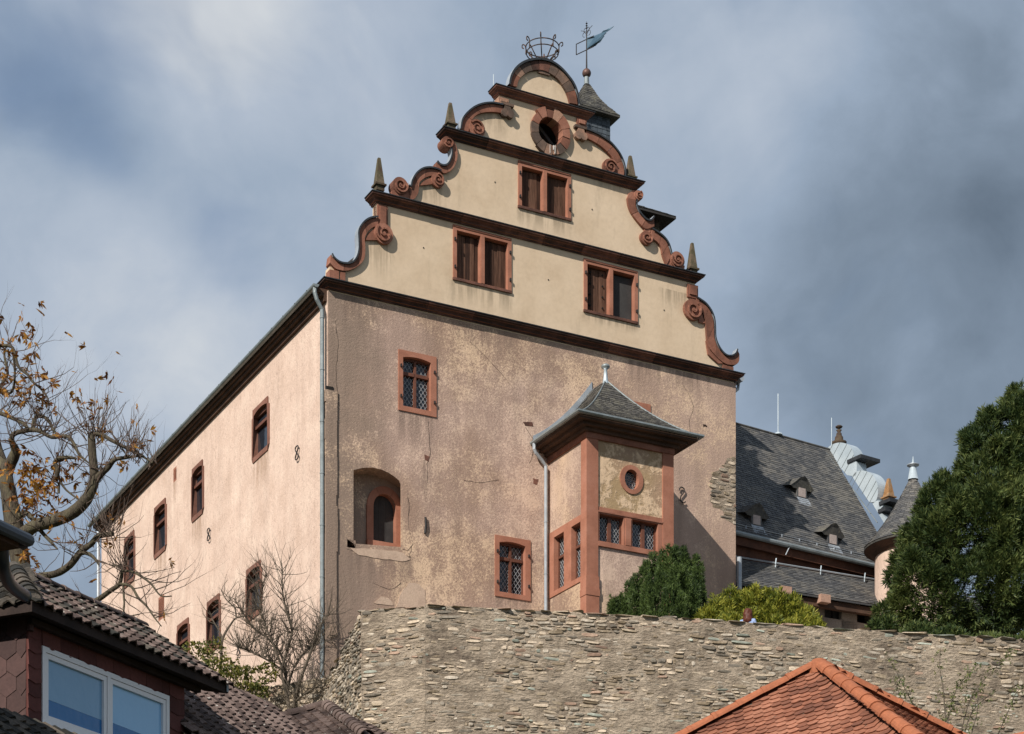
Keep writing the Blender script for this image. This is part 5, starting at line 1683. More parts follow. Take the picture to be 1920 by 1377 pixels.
MB().lathe([(.06, .52 * hf), (.19, .57 * hf), (.20, .61 * hf), (.06, .66 * hf)], (0, 0, twh), 14).build('finial_collar', MZINC, tw, smooth=True)
# ------------------------------------------------------------------ tiled roofs of the houses below
def frame(o, ex, ey):
    ez = ex.cross(ey).normalized()
    return Matrix(((ex.x, ey.x, ez.x, o.x), (ex.y, ey.y, ez.y, o.y), (ex.z, ey.z, ez.z, o.z), (0, 0, 0, 1)))
def pantile(seed, W=.22, L=.40):
    r = random.Random(seed)
    k = 8
    vs, fs = [], []
    def prof_(t):
        return .030 * math.sin(2 * math.pi * (t - .22)) + .012 * math.sin(4 * math.pi * t)
    dz = r.uniform(-.004, .004)
    for y, lift in ((0, .055 + dz), (L * .5, .035 + dz), (L, .012)):
        for i in range(k + 1):
            vs.append((W * i / k * 1.04, y + r.uniform(-.004, .004), prof_(i / k) + lift))
    for i in range(k + 1):
        vs.append((W * i / k * 1.04, .004, prof_(i / k) + .030 + dz))
    n_ = k + 1
    for j in range(2):
        for i in range(k):
            fs.append((j * n_ + i, j * n_ + i + 1, (j + 1) * n_ + i + 1, (j + 1) * n_ + i))
    for i in range(k):
        fs.append((3 * n_ + i, 3 * n_ + i + 1, i + 1, i))
    return vs, fs
def beaver(seed, W=.132, L=.26):
    r = random.Random(seed)
    k = 6
    dz = r.uniform(0, .008)
    cur = r.uniform(.036, .048)
    bot = [(W * (i / k - .5), cur * (2 * i / k - 1) ** 2, .028 + dz + .006 * math.cos(math.pi * (i / k - .5))) for i in range(k + 1)]
    top_ = [(-W / 2, L, .004), (W / 2, L, .004)]
    low = [(x, y + .003, z - .016) for x, y, z in bot]
    vs = bot + top_ + low
    fs = [tuple(range(k + 1)) + (k + 2, k + 1)]
    fs += [(k + 3 + i, k + 4 + i, i + 1, i) for i in range(k)]
    fs += [(k + 3, 0, k + 1), (2 * k + 3, k, k + 2)]
    return vs, fs
def half_round(L, r0, r1, k=9, th=.014, close=False):
    """a ridge tile along +y, open below; the wider end is at y=0"""
    vs, fs = [], []
    for y, r_ in ((0, r0), (L * .13, r0), (L * .15, r0 * .93), (L, r1)):
        for i in range(k + 1):
            a = math.pi * i / k
            vs.append((r_ * math.cos(a), y, r_ * math.sin(a) * .95))
    n_ = k + 1
    for j in range(3):
        for i in range(k):
            fs.append((j * n_ + i, j * n_ + i + 1, (j + 1) * n_ + i + 1, (j + 1) * n_ + i))
    o = len(vs)
    for i in range(k + 1):
        a = math.pi * i / k
        vs.append(((r0 - th) * math.cos(a), 0.0, (r0 - th) * math.sin(a) * .95))
    for i in range(k + 1):
        a = math.pi * i / k
        vs.append(((r0 - th) * math.cos(a), .12, (r0 - th) * math.sin(a) * .95))
    for i in range(k):
        fs += [(i, i + 1, o + i + 1, o + i), (o + i, o + i + 1, o + n_ + i + 1, o + n_ + i)]
    if close:
        fs.append(tuple(range(k + 1)))
    return vs, fs
def protos(gen, mats, n_, name, weights=None):
    out = []
    for i in range(n_):
        vs, fs = gen(i)
        mm = mats[i % len(mats)]
        out.append(MB().add(vs, fs).mesh(name, mm))
    return out
P_PAN = protos(pantile, [MBROWN, MBROWN, MBROWN, MBROWN, MBROWN], 6, 'pantile') 
P_PAND = protos(pantile, [MBROWNDARK], 4, 'pantile')
P_BEAV = protos(beaver, [MORANGE], 6, 'roof_tile')

def seen(P):
    if P.y < 1:
        return False
    u, v = U0 + FPX * P.x / P.y, V0 - FPX * P.z / P.y
    return -40 < u < 1960 and -40 < v < 1400
def tile_field(parent, name, O, ex, ey, x0, x1, y0, y1, W, L, pr, ok=None, limit=300, shift=0.0, jit=.006, root=Vector((0, 0, 0))):
    items = []
    j = 0
    y = y0
    while y < y1:
        x = x0 + (shift * W if j % 2 else 0)
        while x < x1:
            if ok is None or ok(x + W / 2, y + L / 2):
                o = O + ex * (x + R.uniform(-jit, jit) * .5) + ey * (y + R.uniform(-jit, jit)) - root
                m = frame(o, ex, ey) @ Matrix.Rotation(R.uniform(-.018, .018), 4, 'Z')
                items.append((R.randrange(len(pr)), m, seen(o + root)))
            x += W
        y += L
        j += 1
    vis = [(a, b_) for a, b_, c in items if c]
    hid = [(a, b_) for a, b_, c in items if not c]
    vis.sort(key=lambda t: (t[1].translation + root).length)
    emit(name, vis + hid, pr, parent, min(limit, len(vis)), name + '_mass')
def hip_run(parent, name, A, B, mats, L=.36, r0=.105, root=Vector((0, 0, 0)), first_close=None, up=None):
    """ridge tiles laid from the low end A to the top B"""
    d_ = (B - A); n_ = int(d_.length / L) - 1; L = d_.length / (n_ + 1.25); d_.normalize()
    ex = d_.cross(Vector((0, 0, 1))).normalized()
    ex = d_.cross(Vector((0, 0, 1))).normalized()
    for i in range(n_ + 1):
        vs, fs = half_round(L * 1.12, r0 * R.uniform(.97, 1.04), r0 * .86, close=False)
        o = A + d_ * (i * L) - root
        mt = frame(o, ex, d_)
        me = MB().add(vs, fs).mesh(name, mats[i % len(mats)])
        ob_ = bpy.data.objects.new(name, me)
        ob_.parent = parent
        ob_.matrix_local = mt @ Matrix.Rotation(R.uniform(-.02, .02), 4, 'X')
        COL.objects.link(ob_)
        if i == 0 and first_close:
            k = 12
            MB().add([(r0 * .97 * math.cos(math.pi * q_ / k), .01, r0 * .95 * math.sin(math.pi * q_ / k)) for q_ in range(k + 1)] + [(r0 * .97, .01, -.05), (-r0 * .97, .01, -.05)], [tuple(range(k + 1)) + (k + 2, k + 1)]).build('end_disc', first_close, ob_)

def pyramid_house(name, label, cat, apex_px, Y, phi, ra, tp, size, pr, tname, W, L, shift, hipm, wallm, under, hipr=.105, hipL=.36, limit=280, capmask=(1, 1, 1, 1), wall_h=4.0):
    A = at(*apex_px, Y)
    c, s_ = math.cos(rad(phi)), math.sin(rad(phi))
    def w_(hx, hy, dz):
        return Vector((A.x + hx * c - hy * s_, A.y + hx * s_ + hy * c, A.z - dz))
    cor = [w_(-size, -ra * size, tp * size), w_(size, -ra * size, tp * size), w_(size, ra * size, tp * size), w_(-size, ra * size, tp * size)]
    base_ = Vector((A.x, A.y, cor[0].z - wall_h))
    h_ = thing(name, label, cat, base_)
    wm = MB()
    f = .88
    wl = [w_(sx_ * size * f, sy_ * ra * size * f, 0) for sx_, sy_ in ((-1, -1), (1, -1), (1, 1), (-1, 1))]
    zt = cor[0].z + .12
    wm.add([(q_.x - base_.x, q_.y - base_.y, 0) for q_ in wl] + [(q_.x - base_.x, q_.y - base_.y, zt - base_.z) for q_ in wl], [(0, 1, 5, 4), (1, 2, 6, 5), (2, 3, 7, 6), (3, 0, 4, 7)])
    wm.build('wall', wallm, h_)
    rm = MB().add([q_ - base_ for q_ in cor] + [A - base_], [(0, 1, 4), (1, 2, 4), (2, 3, 4), (3, 0, 4), (0, 1, 2, 3)])
    ro = rm.build('roof', under, h_)
    for i in range(4):
        a, b_ = cor[i], cor[(i + 1) % 4]
        ex = (b_ - a).normalized()
        mid = (a + b_) / 2
        ey = (A - mid); SL = ey.length; ey.normalize()
        WW = (b_ - a).length
        ok = lambda x, y, WW=WW, SL=SL: abs(x - WW / 2) < WW / 2 * (1 - (y + L * .9) / SL) + W * .12
        tile_field(ro, tname, a, ex, ey, 0, WW, 0, SL, W, L, pr, ok, limit if i in (0, 1) else 0, shift, root=base_)
    for i in range(4):
        if capmask[i]:
            up_ = Vector((0, 0, .035))
            hip_run(ro, 'hip_tile', cor[i] + up_, A + up_, hipm, hipL, hipr, base_)
    MB().lathe([(hipr * 1.4, -.12), (hipr * 1.3, .0), (hipr * .8, .06), (.01, .08)], A - base_ + Vector((0, 0, .04)), 12).build('apex_cap', hipm[0], ro)
    return h_

MHOUSE = mk('cream_house_wall', [(.42, .36, .28), (.50, .43, .34)], 1.5, fine=.1)
pyramid_house('orange_roofed_house', 'house with bright orange beaver-tail tile hip roof in front of the rubble wall', 'house', (1536, 1253), 24.0, -40, .8, .6745, 2.6, P_BEAV, 'roof_tile', .135, .112, .5,
              [MORANGEHIP], MHOUSE, MORANGE, .10, .34, 290, (1, 1, 1, 0))
pyramid_house('brown_hip_roofed_house', 'small house with brown lichened pantile hip roof beneath the corner of the rubble wall', 'house', (612, 1327), 41.0, -28, 1.1, .5317, 3.2, P_PAN, 'pantile', .22, .27, 0,
              [MBROWN], MHOUSE, MBROWN, .15, .38, 290, (1, 1, 0, 0))
# a second bright roof just entering the frame at the lower right
pyramid_house('orange_tiled_shed', 'corner of an orange tiled roof at the foot of the twiggy green climber', 'house', (1990, 1372), 25.0, -28, .8, .36, 2.2, P_BEAV, 'roof_tile', .135, .112, .5,
              [MORANGEHIP], MHOUSE, MORANGE, .10, .34, 60, (1, 1, 0, 0))

# ---- house with the red slate-hung dormer
dd = Vector((.416, .909, 0)).normalized(); di = Vector((-dd.y, dd.x, 0))
DP = at(52, 1143, 28.0)
zb_ = 1.2
dh = thing('dormer_house', 'brown tiled house with red slate-hung dormer and wide white window', 'house', (DP.x, DP.y, zb_), math.atan2(dd.y, dd.x))
ez_ = DP.z - zb_
def dl(P):
    q_ = P - dh.location
    return Vector((q_.dot(dd), q_.dot(di), q_.z))
def dplane(u, v, y=0.0):
    return dl(on_plane(u, v, dh.location + di * y, di))
WL = dplane(345, 1330).x
wx0, wx1 = dplane(78, 1280).x, dplane(316, 1340).x
wz1 = (dplane(79, 1213).z + dplane(316, 1304).z) / 2
wz0 = dplane(76, 1357).z
wz0 = min(wz0, wz1 - 1.0)
wm = MB().prism([(0, 0), (WL, 0), (WL, ez_), (0, ez_)], .0, .2, ffront, holes=[[(wx0 + .02, wz0 + .02), (wx1 - .02, wz0 + .02), (wx1 - .02, wz1 - .02), (wx0 + .02, wz1 - .02)]])
wm.build('dormer_wall', MHUNG, dh)
MB().box(.002, .2, .202, 4.5, 0, ez_).build('cheek_wall', MHUNGGREY, dh)
MB().box(WL - .2, WL - .002, .202, 4.5, 0, ez_).build('cheek_wall', MHUNGGREY, dh)
# hung slates: corner strip, field and cheek
def hung(parent, fx, x0, x1, z0, z1, w, h, mat, slant=0.0):
    z = z0
    j = 0
    while z < z1 - .02:
        x = x0 - (w / 2 if (j % 2 and w < x1 - x0) else 0)
        while x < x1 - .01:
            a, b_ = max(x, x0), min(x + w, x1)
            if b_ - a > .03:
                l_ = R.uniform(.012, .02)
                zt = min(z + h * 1.1, z1)
                dr_ = R.uniform(-.008, .008)
                vs = [fx(a + .004, -l_, z + slant * 0 + dr_), fx((a + b_) / 2, -l_ - .004, z - slant + dr_), fx(b_ - .004, -l_, z + slant * .2 + dr_), fx(b_ - .004, -.003, zt), fx(a + .004, -.003, zt), fx(a + .004, -.001, z), fx((a + b_) / 2, -.001, z - slant), fx(b_ - .004, -.001, z)]
                MB().add(vs, [(0, 1, 2, 3, 4), (5, 6, 1, 0), (6, 7, 2, 1), (5, 0, 4), (7, 3, 2)]).build('hung_slate', mat, parent)
            x += w
        z += h
        j += 1
hung(dh, lambda a, d_, c: Vector((a, d_, c)), .0, wx0 - .015, ez_ - 2.4, ez_ - .05, 1.0, .205, MHUNG, .03)
hung(dh, lambda a, d_, c: Vector((a, d_, c)), wx0, wx1 + .0, wz1 + .02, ez_ - .05, .42, .30, MHUNG, .04)
hung(dh, lambda a, d_, c: Vector((a, d_, c)), wx1 + .015, WL, ez_ - 2.4, ez_ - .05, 1.0, .25, MHUNG, .03)
hung(dh, lambda a, d_, c: Vector((d_, a, c)), .02, 2.6, ez_ - 2.4, ez_ - .05, .34, .26, MHUNGGREY, .09)
# window
fr = MB()
fw_ = .075
xm = (wx0 + wx1) / 2
outer = [(wx0, wz0), (wx1, wz0), (wx1, wz1), (wx0, wz1)]
h1 = [(wx0 + fw_, wz0 + fw_), (xm - .035, wz0 + fw_), (xm - .035, wz1 - fw_), (wx0 + fw_, wz1 - fw_)]
h2 = [(xm + .035, wz0 + fw_), (wx1 - fw_, wz0 + fw_), (wx1 - fw_, wz1 - fw_), (xm + .035, wz1 - fw_)]
fr.prism(outer, -.02, .08, holes=[h1, h2])
win = fr.build('window', MPVC, dh)
for h_ in (h1, h2):
    x0, x1, z0, z1 = h_[0][0] + .004, h_[1][0] - .004, h_[0][1] + .004, h_[2][1] - .004
    k = .07
    MB().prism([(x0, z0), (x1, z0), (x1, z1), (x0, z1)], -.005, .06, holes=[[(x0 + k, z0 + k), (x1 - k, z0 + k), (x1 - k, z1 - k), (x0 + k, z1 - k)]]).build('sash', MPVC, win)
    zs = z0 + k + (z1 - z0 - 2 * k) * .30
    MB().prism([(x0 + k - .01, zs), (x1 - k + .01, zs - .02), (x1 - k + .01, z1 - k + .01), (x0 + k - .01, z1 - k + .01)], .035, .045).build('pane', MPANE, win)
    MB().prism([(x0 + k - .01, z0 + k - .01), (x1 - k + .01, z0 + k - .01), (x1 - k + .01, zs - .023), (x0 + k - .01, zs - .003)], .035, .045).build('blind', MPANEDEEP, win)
MB().box(wx0 - .03, wx1 + .03, -.07, .01, wz0 - .04, wz0 - .002).build('sill', MPVC, dh)
# roof: two slopes meeting on a hip above the corner
pit = rad(34)
ov_ = .34
eu = Vector((0, math.cos(pit), math.sin(pit)))          # up the window-side slope (local)
ef = Vector((math.cos(pit), 0, math.sin(pit)))          # up the cheek-side slope
RWd = 1.55
x_end = WL + .72
cA = Vector((-ov_, -ov_, ez_ - .02))
rm = MB()
ridge0 = cA + Vector((RWd, RWd, RWd * math.tan(pit)))
ridge1 = Vector((x_end, cA.y + RWd, ridge0.z))
bk = cA + Vector((0, 5, 0))
rb = ridge0 + Vector((0, 3.4, 0))
rm.add([cA, Vector((x_end, cA.y, cA.z)), ridge1, ridge0, bk, rb, Vector((x_end, cA.y + 5, cA.z + .3))], [(0, 1, 2, 3), (0, 3, 5, 4), (3, 2, 6, 5)])
rm.add([cA - Vector((0, 0, .14)), Vector((x_end, cA.y, cA.z - .14)), Vector((x_end, .1, cA.z - .05)), Vector((.1, .1, cA.z - .05)), Vector((.1, 5, cA.z - .05)), bk - Vector((0, 0, .14)), cA, Vector((x_end, cA.y, cA.z)), bk], [(0, 1, 2, 3), (0, 3, 4, 5), (0, 1, 7, 6), (0, 6, 8, 5)])
MDARKBOARD = mk('shadow_dark_eave_board', [(.02, .013, .011), (.04, .026, .021)], 3.0, fine=.2)  # near-black tone includes the shadow of the roof overhang
dro = rm.build('dormer_roof', MDARKBOARD, dh)
Lx = x_end - cA.x
SLn = RWd / math.cos(pit)
def dtiles(nm, O, ex, ey, WW, okf, limit, pr):
    items = []
    y = -.05
    while y < SLn:
        x = 0
        while x < WW:
            if okf(x, y):
                o = O + ex * (x + R.uniform(-.006, .006)) + ey * (y + R.uniform(-.008, .008))
                items.append((R.randrange(len(pr)), frame(o, ex, ey) @ Matrix.Rotation(R.uniform(-.02, .02), 4, 'Z') @ Matrix.Scale(R.uniform(.97, 1.03), 4)))
            x += .22
        y += .30
    emit(nm, items, pr, dro, limit, nm + '_mass')
P_PANM = protos(pantile, [MBROWN, MBROWN, MBROWNDARK], 6, 'pantile')
dtiles('pantile', cA, Vector((1, 0, 0)), eu, Lx, lambda x, y: x > y * math.cos(pit) - .1, 300, P_PANM)
dtiles('pantile', cA + Vector((0, 4.0, 0)), Vector((0, -1, 0)), ef, 4.0, lambda x, y: (4.0 - x) > y * math.cos(pit) + .1, 300, P_PAND)
hip_run(dro, 'hip_tile', cA + Vector((.03, .03, .05)), ridge0 + Vector((0, 0, .05)), [MBROWNDARK], .30, .14, first_close=MMER)
hip_run(dro, 'ridge_tile', ridge0 + Vector((.05, 0, .04)), ridge1 + Vector((0, 0, .04)), [MBROWN], .36, .10)
MB().box(-.05, WL + .3, -.12, -.03, ez_ - .22, ez_ - .14).build('eave_board', MDARKBOARD, dh)
MB().tube([(.02, -.03, ez_ - .12), (.02, -.03, ez_ - .30)], .05, 8).build('corner_block', MHUNGGREY, dh)
# verge board at the far end
MB().add([Vector((x_end + .01, cA.y - .02, cA.z - .12)), Vector((x_end + .01, cA.y - .02, cA.z + .03)), ridge1 + Vector((.01, 0, .03)), ridge1 + Vector((.01, 0, -.2)), Vector((x_end - .05, cA.y - .02, cA.z - .12)), Vector((x_end - .05, cA.y - .02, cA.z + .03))], [(0, 1, 2, 3), (0, 1, 5, 4)]).build('verge_board', MZINCDARK, dro)
# main roof behind the dormer, falling to the right
RP = dl(at(380, 1274, 36.0))
p2 = rad(40)
ed = Vector((0, math.cos(p2), math.sin(p2)))
x0m, x1m = WL - .12, RP.x + 2.45
SM = 3.2
Om = Vector((x0m, RP.y, RP.z)) - ed * SM
mm_ = MB().add([Om, Om + Vector((x1m - x0m, 0, 0)), Vector((x1m, RP.y, RP.z)), Vector((x0m, RP.y, RP.z)), Om - Vector((0, 0, .1)), Om + Vector((x1m - x0m, 0, -.1)), Vector((x1m, RP.y, RP.z - .2)), Vector((x0m, RP.y, RP.z - .2))], [(0, 1, 2, 3), (4, 5, 6, 7), (0, 1, 5, 4), (1, 2, 6, 5), (2, 3, 7, 6)])
mro = mm_.build('main_roof', MBROWN, dh)
items = []
y = 0.0
while y < SM - .1:
    x = 0.0
    while x < x1m - x0m - .1:
        o = Om + Vector((x + R.uniform(-.005, .005), 0, 0)) + ed * (y + R.uniform(-.008, .008))
        Pw = dh.matrix_basis @ o
        Pw = Vector((dh.location.x + dd.x * o.x + di.x * o.y, dh.location.y + dd.y * o.x + di.y * o.y, zb_ + o.z))
        items.append((R.randrange(6), frame(o, Vector((1, 0, 0)), ed), not seen(Pw)))
        x += .22
    y += .28
items.sort(key=lambda t: t[2])
emit('pantile', [(a, b_) for a, b_, c in items], P_PAN, mro, 300, 'pantile_mass')
MB().box(x0m, x1m - .1, RP.y - 2.2, RP.y + .3, 0, RP.z - 2.2).build('wall', MHOUSE, dh)
MB().box(.2, WL - .2, .25, 4.4, 0, ez_ - .3).build('dark_room', MVOID, dh)
# lead flashing and the dark lower roof at the dormer's foot
fz = dplane(76, 1357).z - .1
MB().add([Vector((-.03, -.03, fz + .1)), Vector((WL, -.03, fz + .1)), Vector((WL, -.35, fz - .12)), Vector((-.03, -.35, fz - .12))], [(0, 1, 2, 3)]).build('apron_flashing', MZINCDARK, dh)
lowO = Vector((-2.6, -2.9, fz - 1.95))
l_e = Vector((0, math.cos(rad(36)), math.sin(rad(36))))
lr = MB().add([lowO, lowO + Vector((WL + 3.5, 0, 0)), lowO + Vector((WL + 3.5, 0, 0)) + l_e * 3.4, lowO + l_e * 3.4], [(0, 1, 2, 3)])
lro = lr.build('lower_roof', MBROWNDARK, dh)
items = []
for j in range(11):
    for i in range(30):
        items.append((R.randrange(4), frame(lowO + Vector((.22 * i, 0, 0)) + l_e * (.3 * j), Vector((1, 0, 0)), l_e)))
items.sort(key=lambda t: -t[1].translation.z)
emit('pantile', items, P_PAND, lro, 120, 'pantile_mass')

# ---- neighbouring house: eave corner with gutter and bent downpipe; its bulk shades the dormer
NP = at(46, 1012, 25.0)
nd = Vector((.909, -.416, 0)); nn2 = Vector((.416, .909, 0))
nh = thing('neighbouring_house', 'dark house corner with grey gutter and bent downpipe at the tree trunk', 'house', (NP.x, NP.y, -1.7), math.atan2(nn2.y, nn2.x))
nz_ = NP.z + 1.7
def nloc(u, v, Y):
    q_ = at(u, v, Y) - nh.location
    a_ = math.atan2(nn2.y, nn2.x)
    return (q_.x * math.cos(a_) + q_.y * math.sin(a_), -q_.x * math.sin(a_) + q_.y * math.cos(a_), q_.z)
MB().box(-6.5, -.55, .55, 8.0, 0, nz_ - .2).build('wall', MHUNGGREY, nh)
rfm = MB().add([(-7, -.0, nz_ + .05), (.0, -.0, nz_ + .05), (.0, 8.4, nz_ + .05), (-7, 8.4, nz_ + .05), (-3.5, 4.2, nz_ + 2.6)], [(0, 1, 4), (1, 2, 4), (2, 3, 4), (3, 0, 4), (0, 1, 2, 3)])
nr = rfm.build('roof', MBROWNDARK, nh)
MB().box(-7, -.06, .03, 8.3, nz_ - .12, nz_ + .04).build('eave_board', MSOFFIT, nh)
gm = MB().tube([(-7, -.03, nz_ + .0), (.03, -.03, nz_ + .0), (.03, 8.4, nz_)], .085, 10)
gm.build('gutter', mk('dark_coated_gutter', [(.018, .024, .034), (.035, .042, .055)], 3.0, rough=.4, spec=.5, fine=.1), nh)
MB().tube(catmull([nloc(4, 1022, 25.2), nloc(5, 1050, 25.3), nloc(8, 1072, 25.6), nloc(16, 1092, 26.0), nloc(30, 1106, 26.5), nloc(48, 1118, 27.0)], 4), .085, 12).build('downpipe', bpy.data.materials['dark_coated_gutter'], nh, smooth=True)
# ------------------------------------------------------------------ plants
NR = np.random.default_rng(11)
def unit(a):
    return a / (np.linalg.norm(a, axis=-1, keepdims=True) + 1e-9)
def sprays(P, D, L, Wd, blades=4, spread=.75, droop=.0):
    """fans of slim leaf blades: P base points, D main directions"""
    n_ = len(P)
    ref = unit(NR.normal(size=(n_, 3)))
    S = unit(np.cross(D, ref)); Nn = np.cross(D, S)
    V = np.empty((n_, blades, 4, 3), dtype=np.float32)
    for k in range(blades):
        a = (k - (blades - 1) / 2) / max(1, blades - 1) * 2 * spread + NR.normal(0, .15, n_)
        d_ = D * np.cos(a)[:, None] + S * np.sin(a)[:, None]
        d_[:, 2] -= droop
        d_ = unit(d_)
        w = unit(np.cross(d_, Nn + NR.normal(0, .4, (n_, 3))))
        l_ = L * NR.uniform(.6, 1.25, n_)[:, None]
        wd = Wd * NR.uniform(.7, 1.3, n_)[:, None]
        b_ = P + D * (NR.uniform(-.2, .3, n_) * L)[:, None]
        V[:, k, 0] = b_
        V[:, k, 1] = b_ + d_ * l_ * .5 + w * wd * .5
        V[:, k, 2] = b_ + d_ * l_
        V[:, k, 3] = b_ + d_ * l_ * .5 - w * wd * .5
    V = V.reshape(-1, 3)
    Q = np.arange(len(V), dtype=np.int32).reshape(-1, 4)
    return V, Q
def lobes_points(lobes, n_, depth=.30, keep=.78, zmin=None, rough=.18, gap=-1.0, gapz=1.0):
    C = np.array([l[0] for l in lobes]); Rr = np.array([l[1] for l in lobes])
    area = (Rr[:, 0] * Rr[:, 1] + Rr[:, 0] * Rr[:, 2] + Rr[:, 1] * Rr[:, 2])
    idx = NR.choice(len(lobes), n_, p=area / area.sum())
    d_ = unit(NR.normal(size=(n_, 3)))
    f = 1 - np.abs(NR.normal(0, depth, n_))
    f = np.clip(f, .25, 1) * (1 + NR.normal(0, .05, n_))
    # knobbly surface
    ph = C[idx] * 3.1
    f *= 1 + rough * np.sin(d_[:, 0] * 7 + ph[:, 0]) * np.sin(d_[:, 1] * 6 + ph[:, 1]) * np.cos(d_[:, 2] * 8 + ph[:, 2])
    P = C[idx] + d_ * Rr[idx] * f[:, None]
    q = ((P[:, None, :] - C[None]) / Rr[None])
    r2 = (q ** 2).sum(-1)
    r2[np.arange(n_), idx] = 9
    ok = (r2.min(1) > keep * keep)
    # keep the half that can be seen from the front and sides denser than the far side
    ok &= (d_[:, 1] < .45) | (NR.random(n_) < .45)
    if zmin is not None:
        ok &= P[:, 2] > zmin
    if gap > -1:
        for i in np.nonzero(ok)[0]:
            w_ = Vector((P[i][0], P[i][1], P[i][2] * gapz)) * (1.0 if gapz == 1 else 1.6)
            if noise.noise(w_ * 1.7) + .5 * noise.noise(w_ * 4.1) < gap:
                ok[i] = False
    return P[ok], unit(d_[ok] / Rr[idx][ok]), idx[ok]
def feather(lobes, k, f0, f1, up, asp):
    """small outlying tufts on the surface of each lobe"""
    out = list(lobes)
    for c, r_ in lobes:
        for i in range(k):
            d_ = Vector((R.gauss(0, 1), R.gauss(-.3, .8), R.gauss(up, .8))).normalized()
            f = R.uniform(f0, f1)
            rr_ = min(r_)
            out.append(((c[0] + d_.x * r_[0], c[1] + d_.y * r_[1], c[2] + d_.z * r_[2]), (rr_ * f, rr_ * f, rr_ * f * asp)))
    return out
def lob(u, v, Y, ru, rv, ry=None):
    c = at(u, v, Y)
    s_ = Y / FPX
    return ((c.x, c.y, c.z), (ru * s_, (ry or ru) * s_, rv * s_))

def shrub(name, label, cat, base_, lobes, n_, mat, L, Wd, blades, upw, droop=0.0, keep=.78, depth=.28, bark=None, trunk=None, zmin=None, rough=.18, group=None, pname='foliage', gap=-1.0, gapz=1.0):
    t = thing(name, label, cat, base_, group=group)
    P, D, ix = lobes_points(lobes, n_, depth, keep, zmin, rough, gap, gapz)
    D = unit(D + np.array([0, 0, upw]) + NR.normal(0, .35, D.shape))
    V, Q = sprays(P, D, L, Wd, blades, droop=droop)
    stuff(np_obj(pname, V - np.array(base_, dtype=np.float32), Q, mat, t))
    m = MB()
    for c, r_ in (trunk or []):
        m.tube([Vector(q_) - Vector(base_) for q_ in c], r_, 7)
    if trunk:
        m.build('trunk', bark or MBARK, t)
    return t

# dark upright yew in front of the oriel
ys_ = []
for u, vt, vb, ru, Y in ((1158, 1121, 1250, 10, 55.0), (1170, 1108, 1260, 11, 55.2), (1181, 1086, 1260, 13, 55.4), (1196, 1066, 1260, 16, 55.5), (1190, 1095, 1260, 15, 54.7), (1209, 1046, 1260, 17, 55.6), (1224, 1042, 1260, 16, 56.0), (1214, 1075, 1260, 19, 54.6),
                         (1240, 1028, 1260, 18, 55.8), (1258, 1018, 1260, 18, 55.7), (1237, 1064, 1260, 20, 54.5), (1262, 1058, 1260, 20, 54.5), (1274, 1021, 1260, 15, 56.1), (1288, 1024, 1260, 16, 55.8), (1284, 1058, 1260, 20, 54.8), (1302, 1042, 1260, 14, 55.9),
                         (1311, 1054, 1260, 12, 55.5), (1300, 1085, 1260, 18, 54.9), (1317, 1076, 1260, 9, 55.3), (1250, 1085, 1260, 18, 54.2), (1228, 1100, 1260, 18, 54.2), (1276, 1095, 1260, 18, 54.2)):
    vt += 20
    ys_.append(lob(u, (vt + vb) / 2, Y, ru * .80, (vb - vt) / 2, ru * .8))
for (u, vt, Y) in [(1158, 1121, 55.0), (1170, 1108, 55.2), (1181, 1086, 55.4), (1196, 1066, 55.5), (1209, 1046, 55.6), (1224, 1042, 56.0), (1240, 1028, 55.8), (1258, 1018, 55.7), (1274, 1021, 56.1), (1288, 1024, 55.8), (1302, 1042, 55.9), (1311, 1054, 55.5), (1190, 1095, 54.7), (1214, 1078, 54.6), (1237, 1066, 54.5), (1262, 1060, 54.5), (1284, 1060, 54.8), (1300, 1087, 54.9), (1250, 1088, 54.2), (1228, 1103, 54.2), (1276, 1098, 54.2)]:
    for k in range(3):
        ys_.append(lob(u + R.uniform(-9, 9), vt + 22 + R.uniform(-2, 16), Y + R.uniform(-.15, .15), R.uniform(3, 5), R.uniform(14, 26), 4))
yb_ = at(1240, 1332, 55.5)
shrub('yew_bush', 'dark green upright yew bush growing in front of the oriel bay', 'bush', (yb_.x, yb_.y, ZT), ys_, 46000, MYEW, .10, .020, 4, 1.9, keep=.97, depth=.10, zmin=ZT, rough=.18, gap=-.62, gapz=.35,
      trunk=[([(yb_.x - .2, yb_.y, ZT - .1), (yb_.x - .1, yb_.y, ZT + 1.2), (yb_.x, yb_.y + .1, ZT + 3.4)], [.09, .06, .02]), ([(yb_.x + .3, yb_.y, ZT - .1), (yb_.x + .5, yb_.y, ZT + 2.6)], [.07, .02])])
sb = at(1147, 1330, 55.0)
shrub('yew_seedling', 'tiny narrow yew seedling standing apart beside the dark yew bush', 'bush', (sb.x, sb.y, ZT), [lob(1147, 1185, 55.0, 6, 66, 6), lob(1143, 1195, 55.0, 5, 56, 5)], 1500, MYEW, .10, .024, 4, 1.2, keep=.9, zmin=ZT)
gl_ = []
for u, v, ru, rv, Y in ((1325, 1165, 26, 26, 54.2), (1350, 1150, 30, 36, 54.6), (1385, 1142, 34, 38, 54.9), (1420, 1140, 36, 40, 55.0), (1455, 1140, 34, 38, 54.9), (1488, 1150, 32, 34, 54.8), (1512, 1162, 24, 26, 54.5), (1530, 1172, 16, 16, 54.2),
                        (1365, 1185, 40, 36, 53.8), (1430, 1182, 44, 40, 53.9), (1490, 1190, 36, 34, 53.8), (1400, 1118, 18, 16, 55.2), (1440, 1116, 20, 15, 55.2), (1352, 1128, 16, 14, 55.0), (1475, 1122, 18, 13, 55.1), (1510, 1140, 12, 12, 54.9), (1532, 1158, 9, 10, 54.5)):
    gl_.append(lob(u, v + 16, Y, ru, rv, ru))
gl_ = feather(gl_, 5, .14, .32, .8, 1.7)
gb = at(1430, 1340, 54.5)
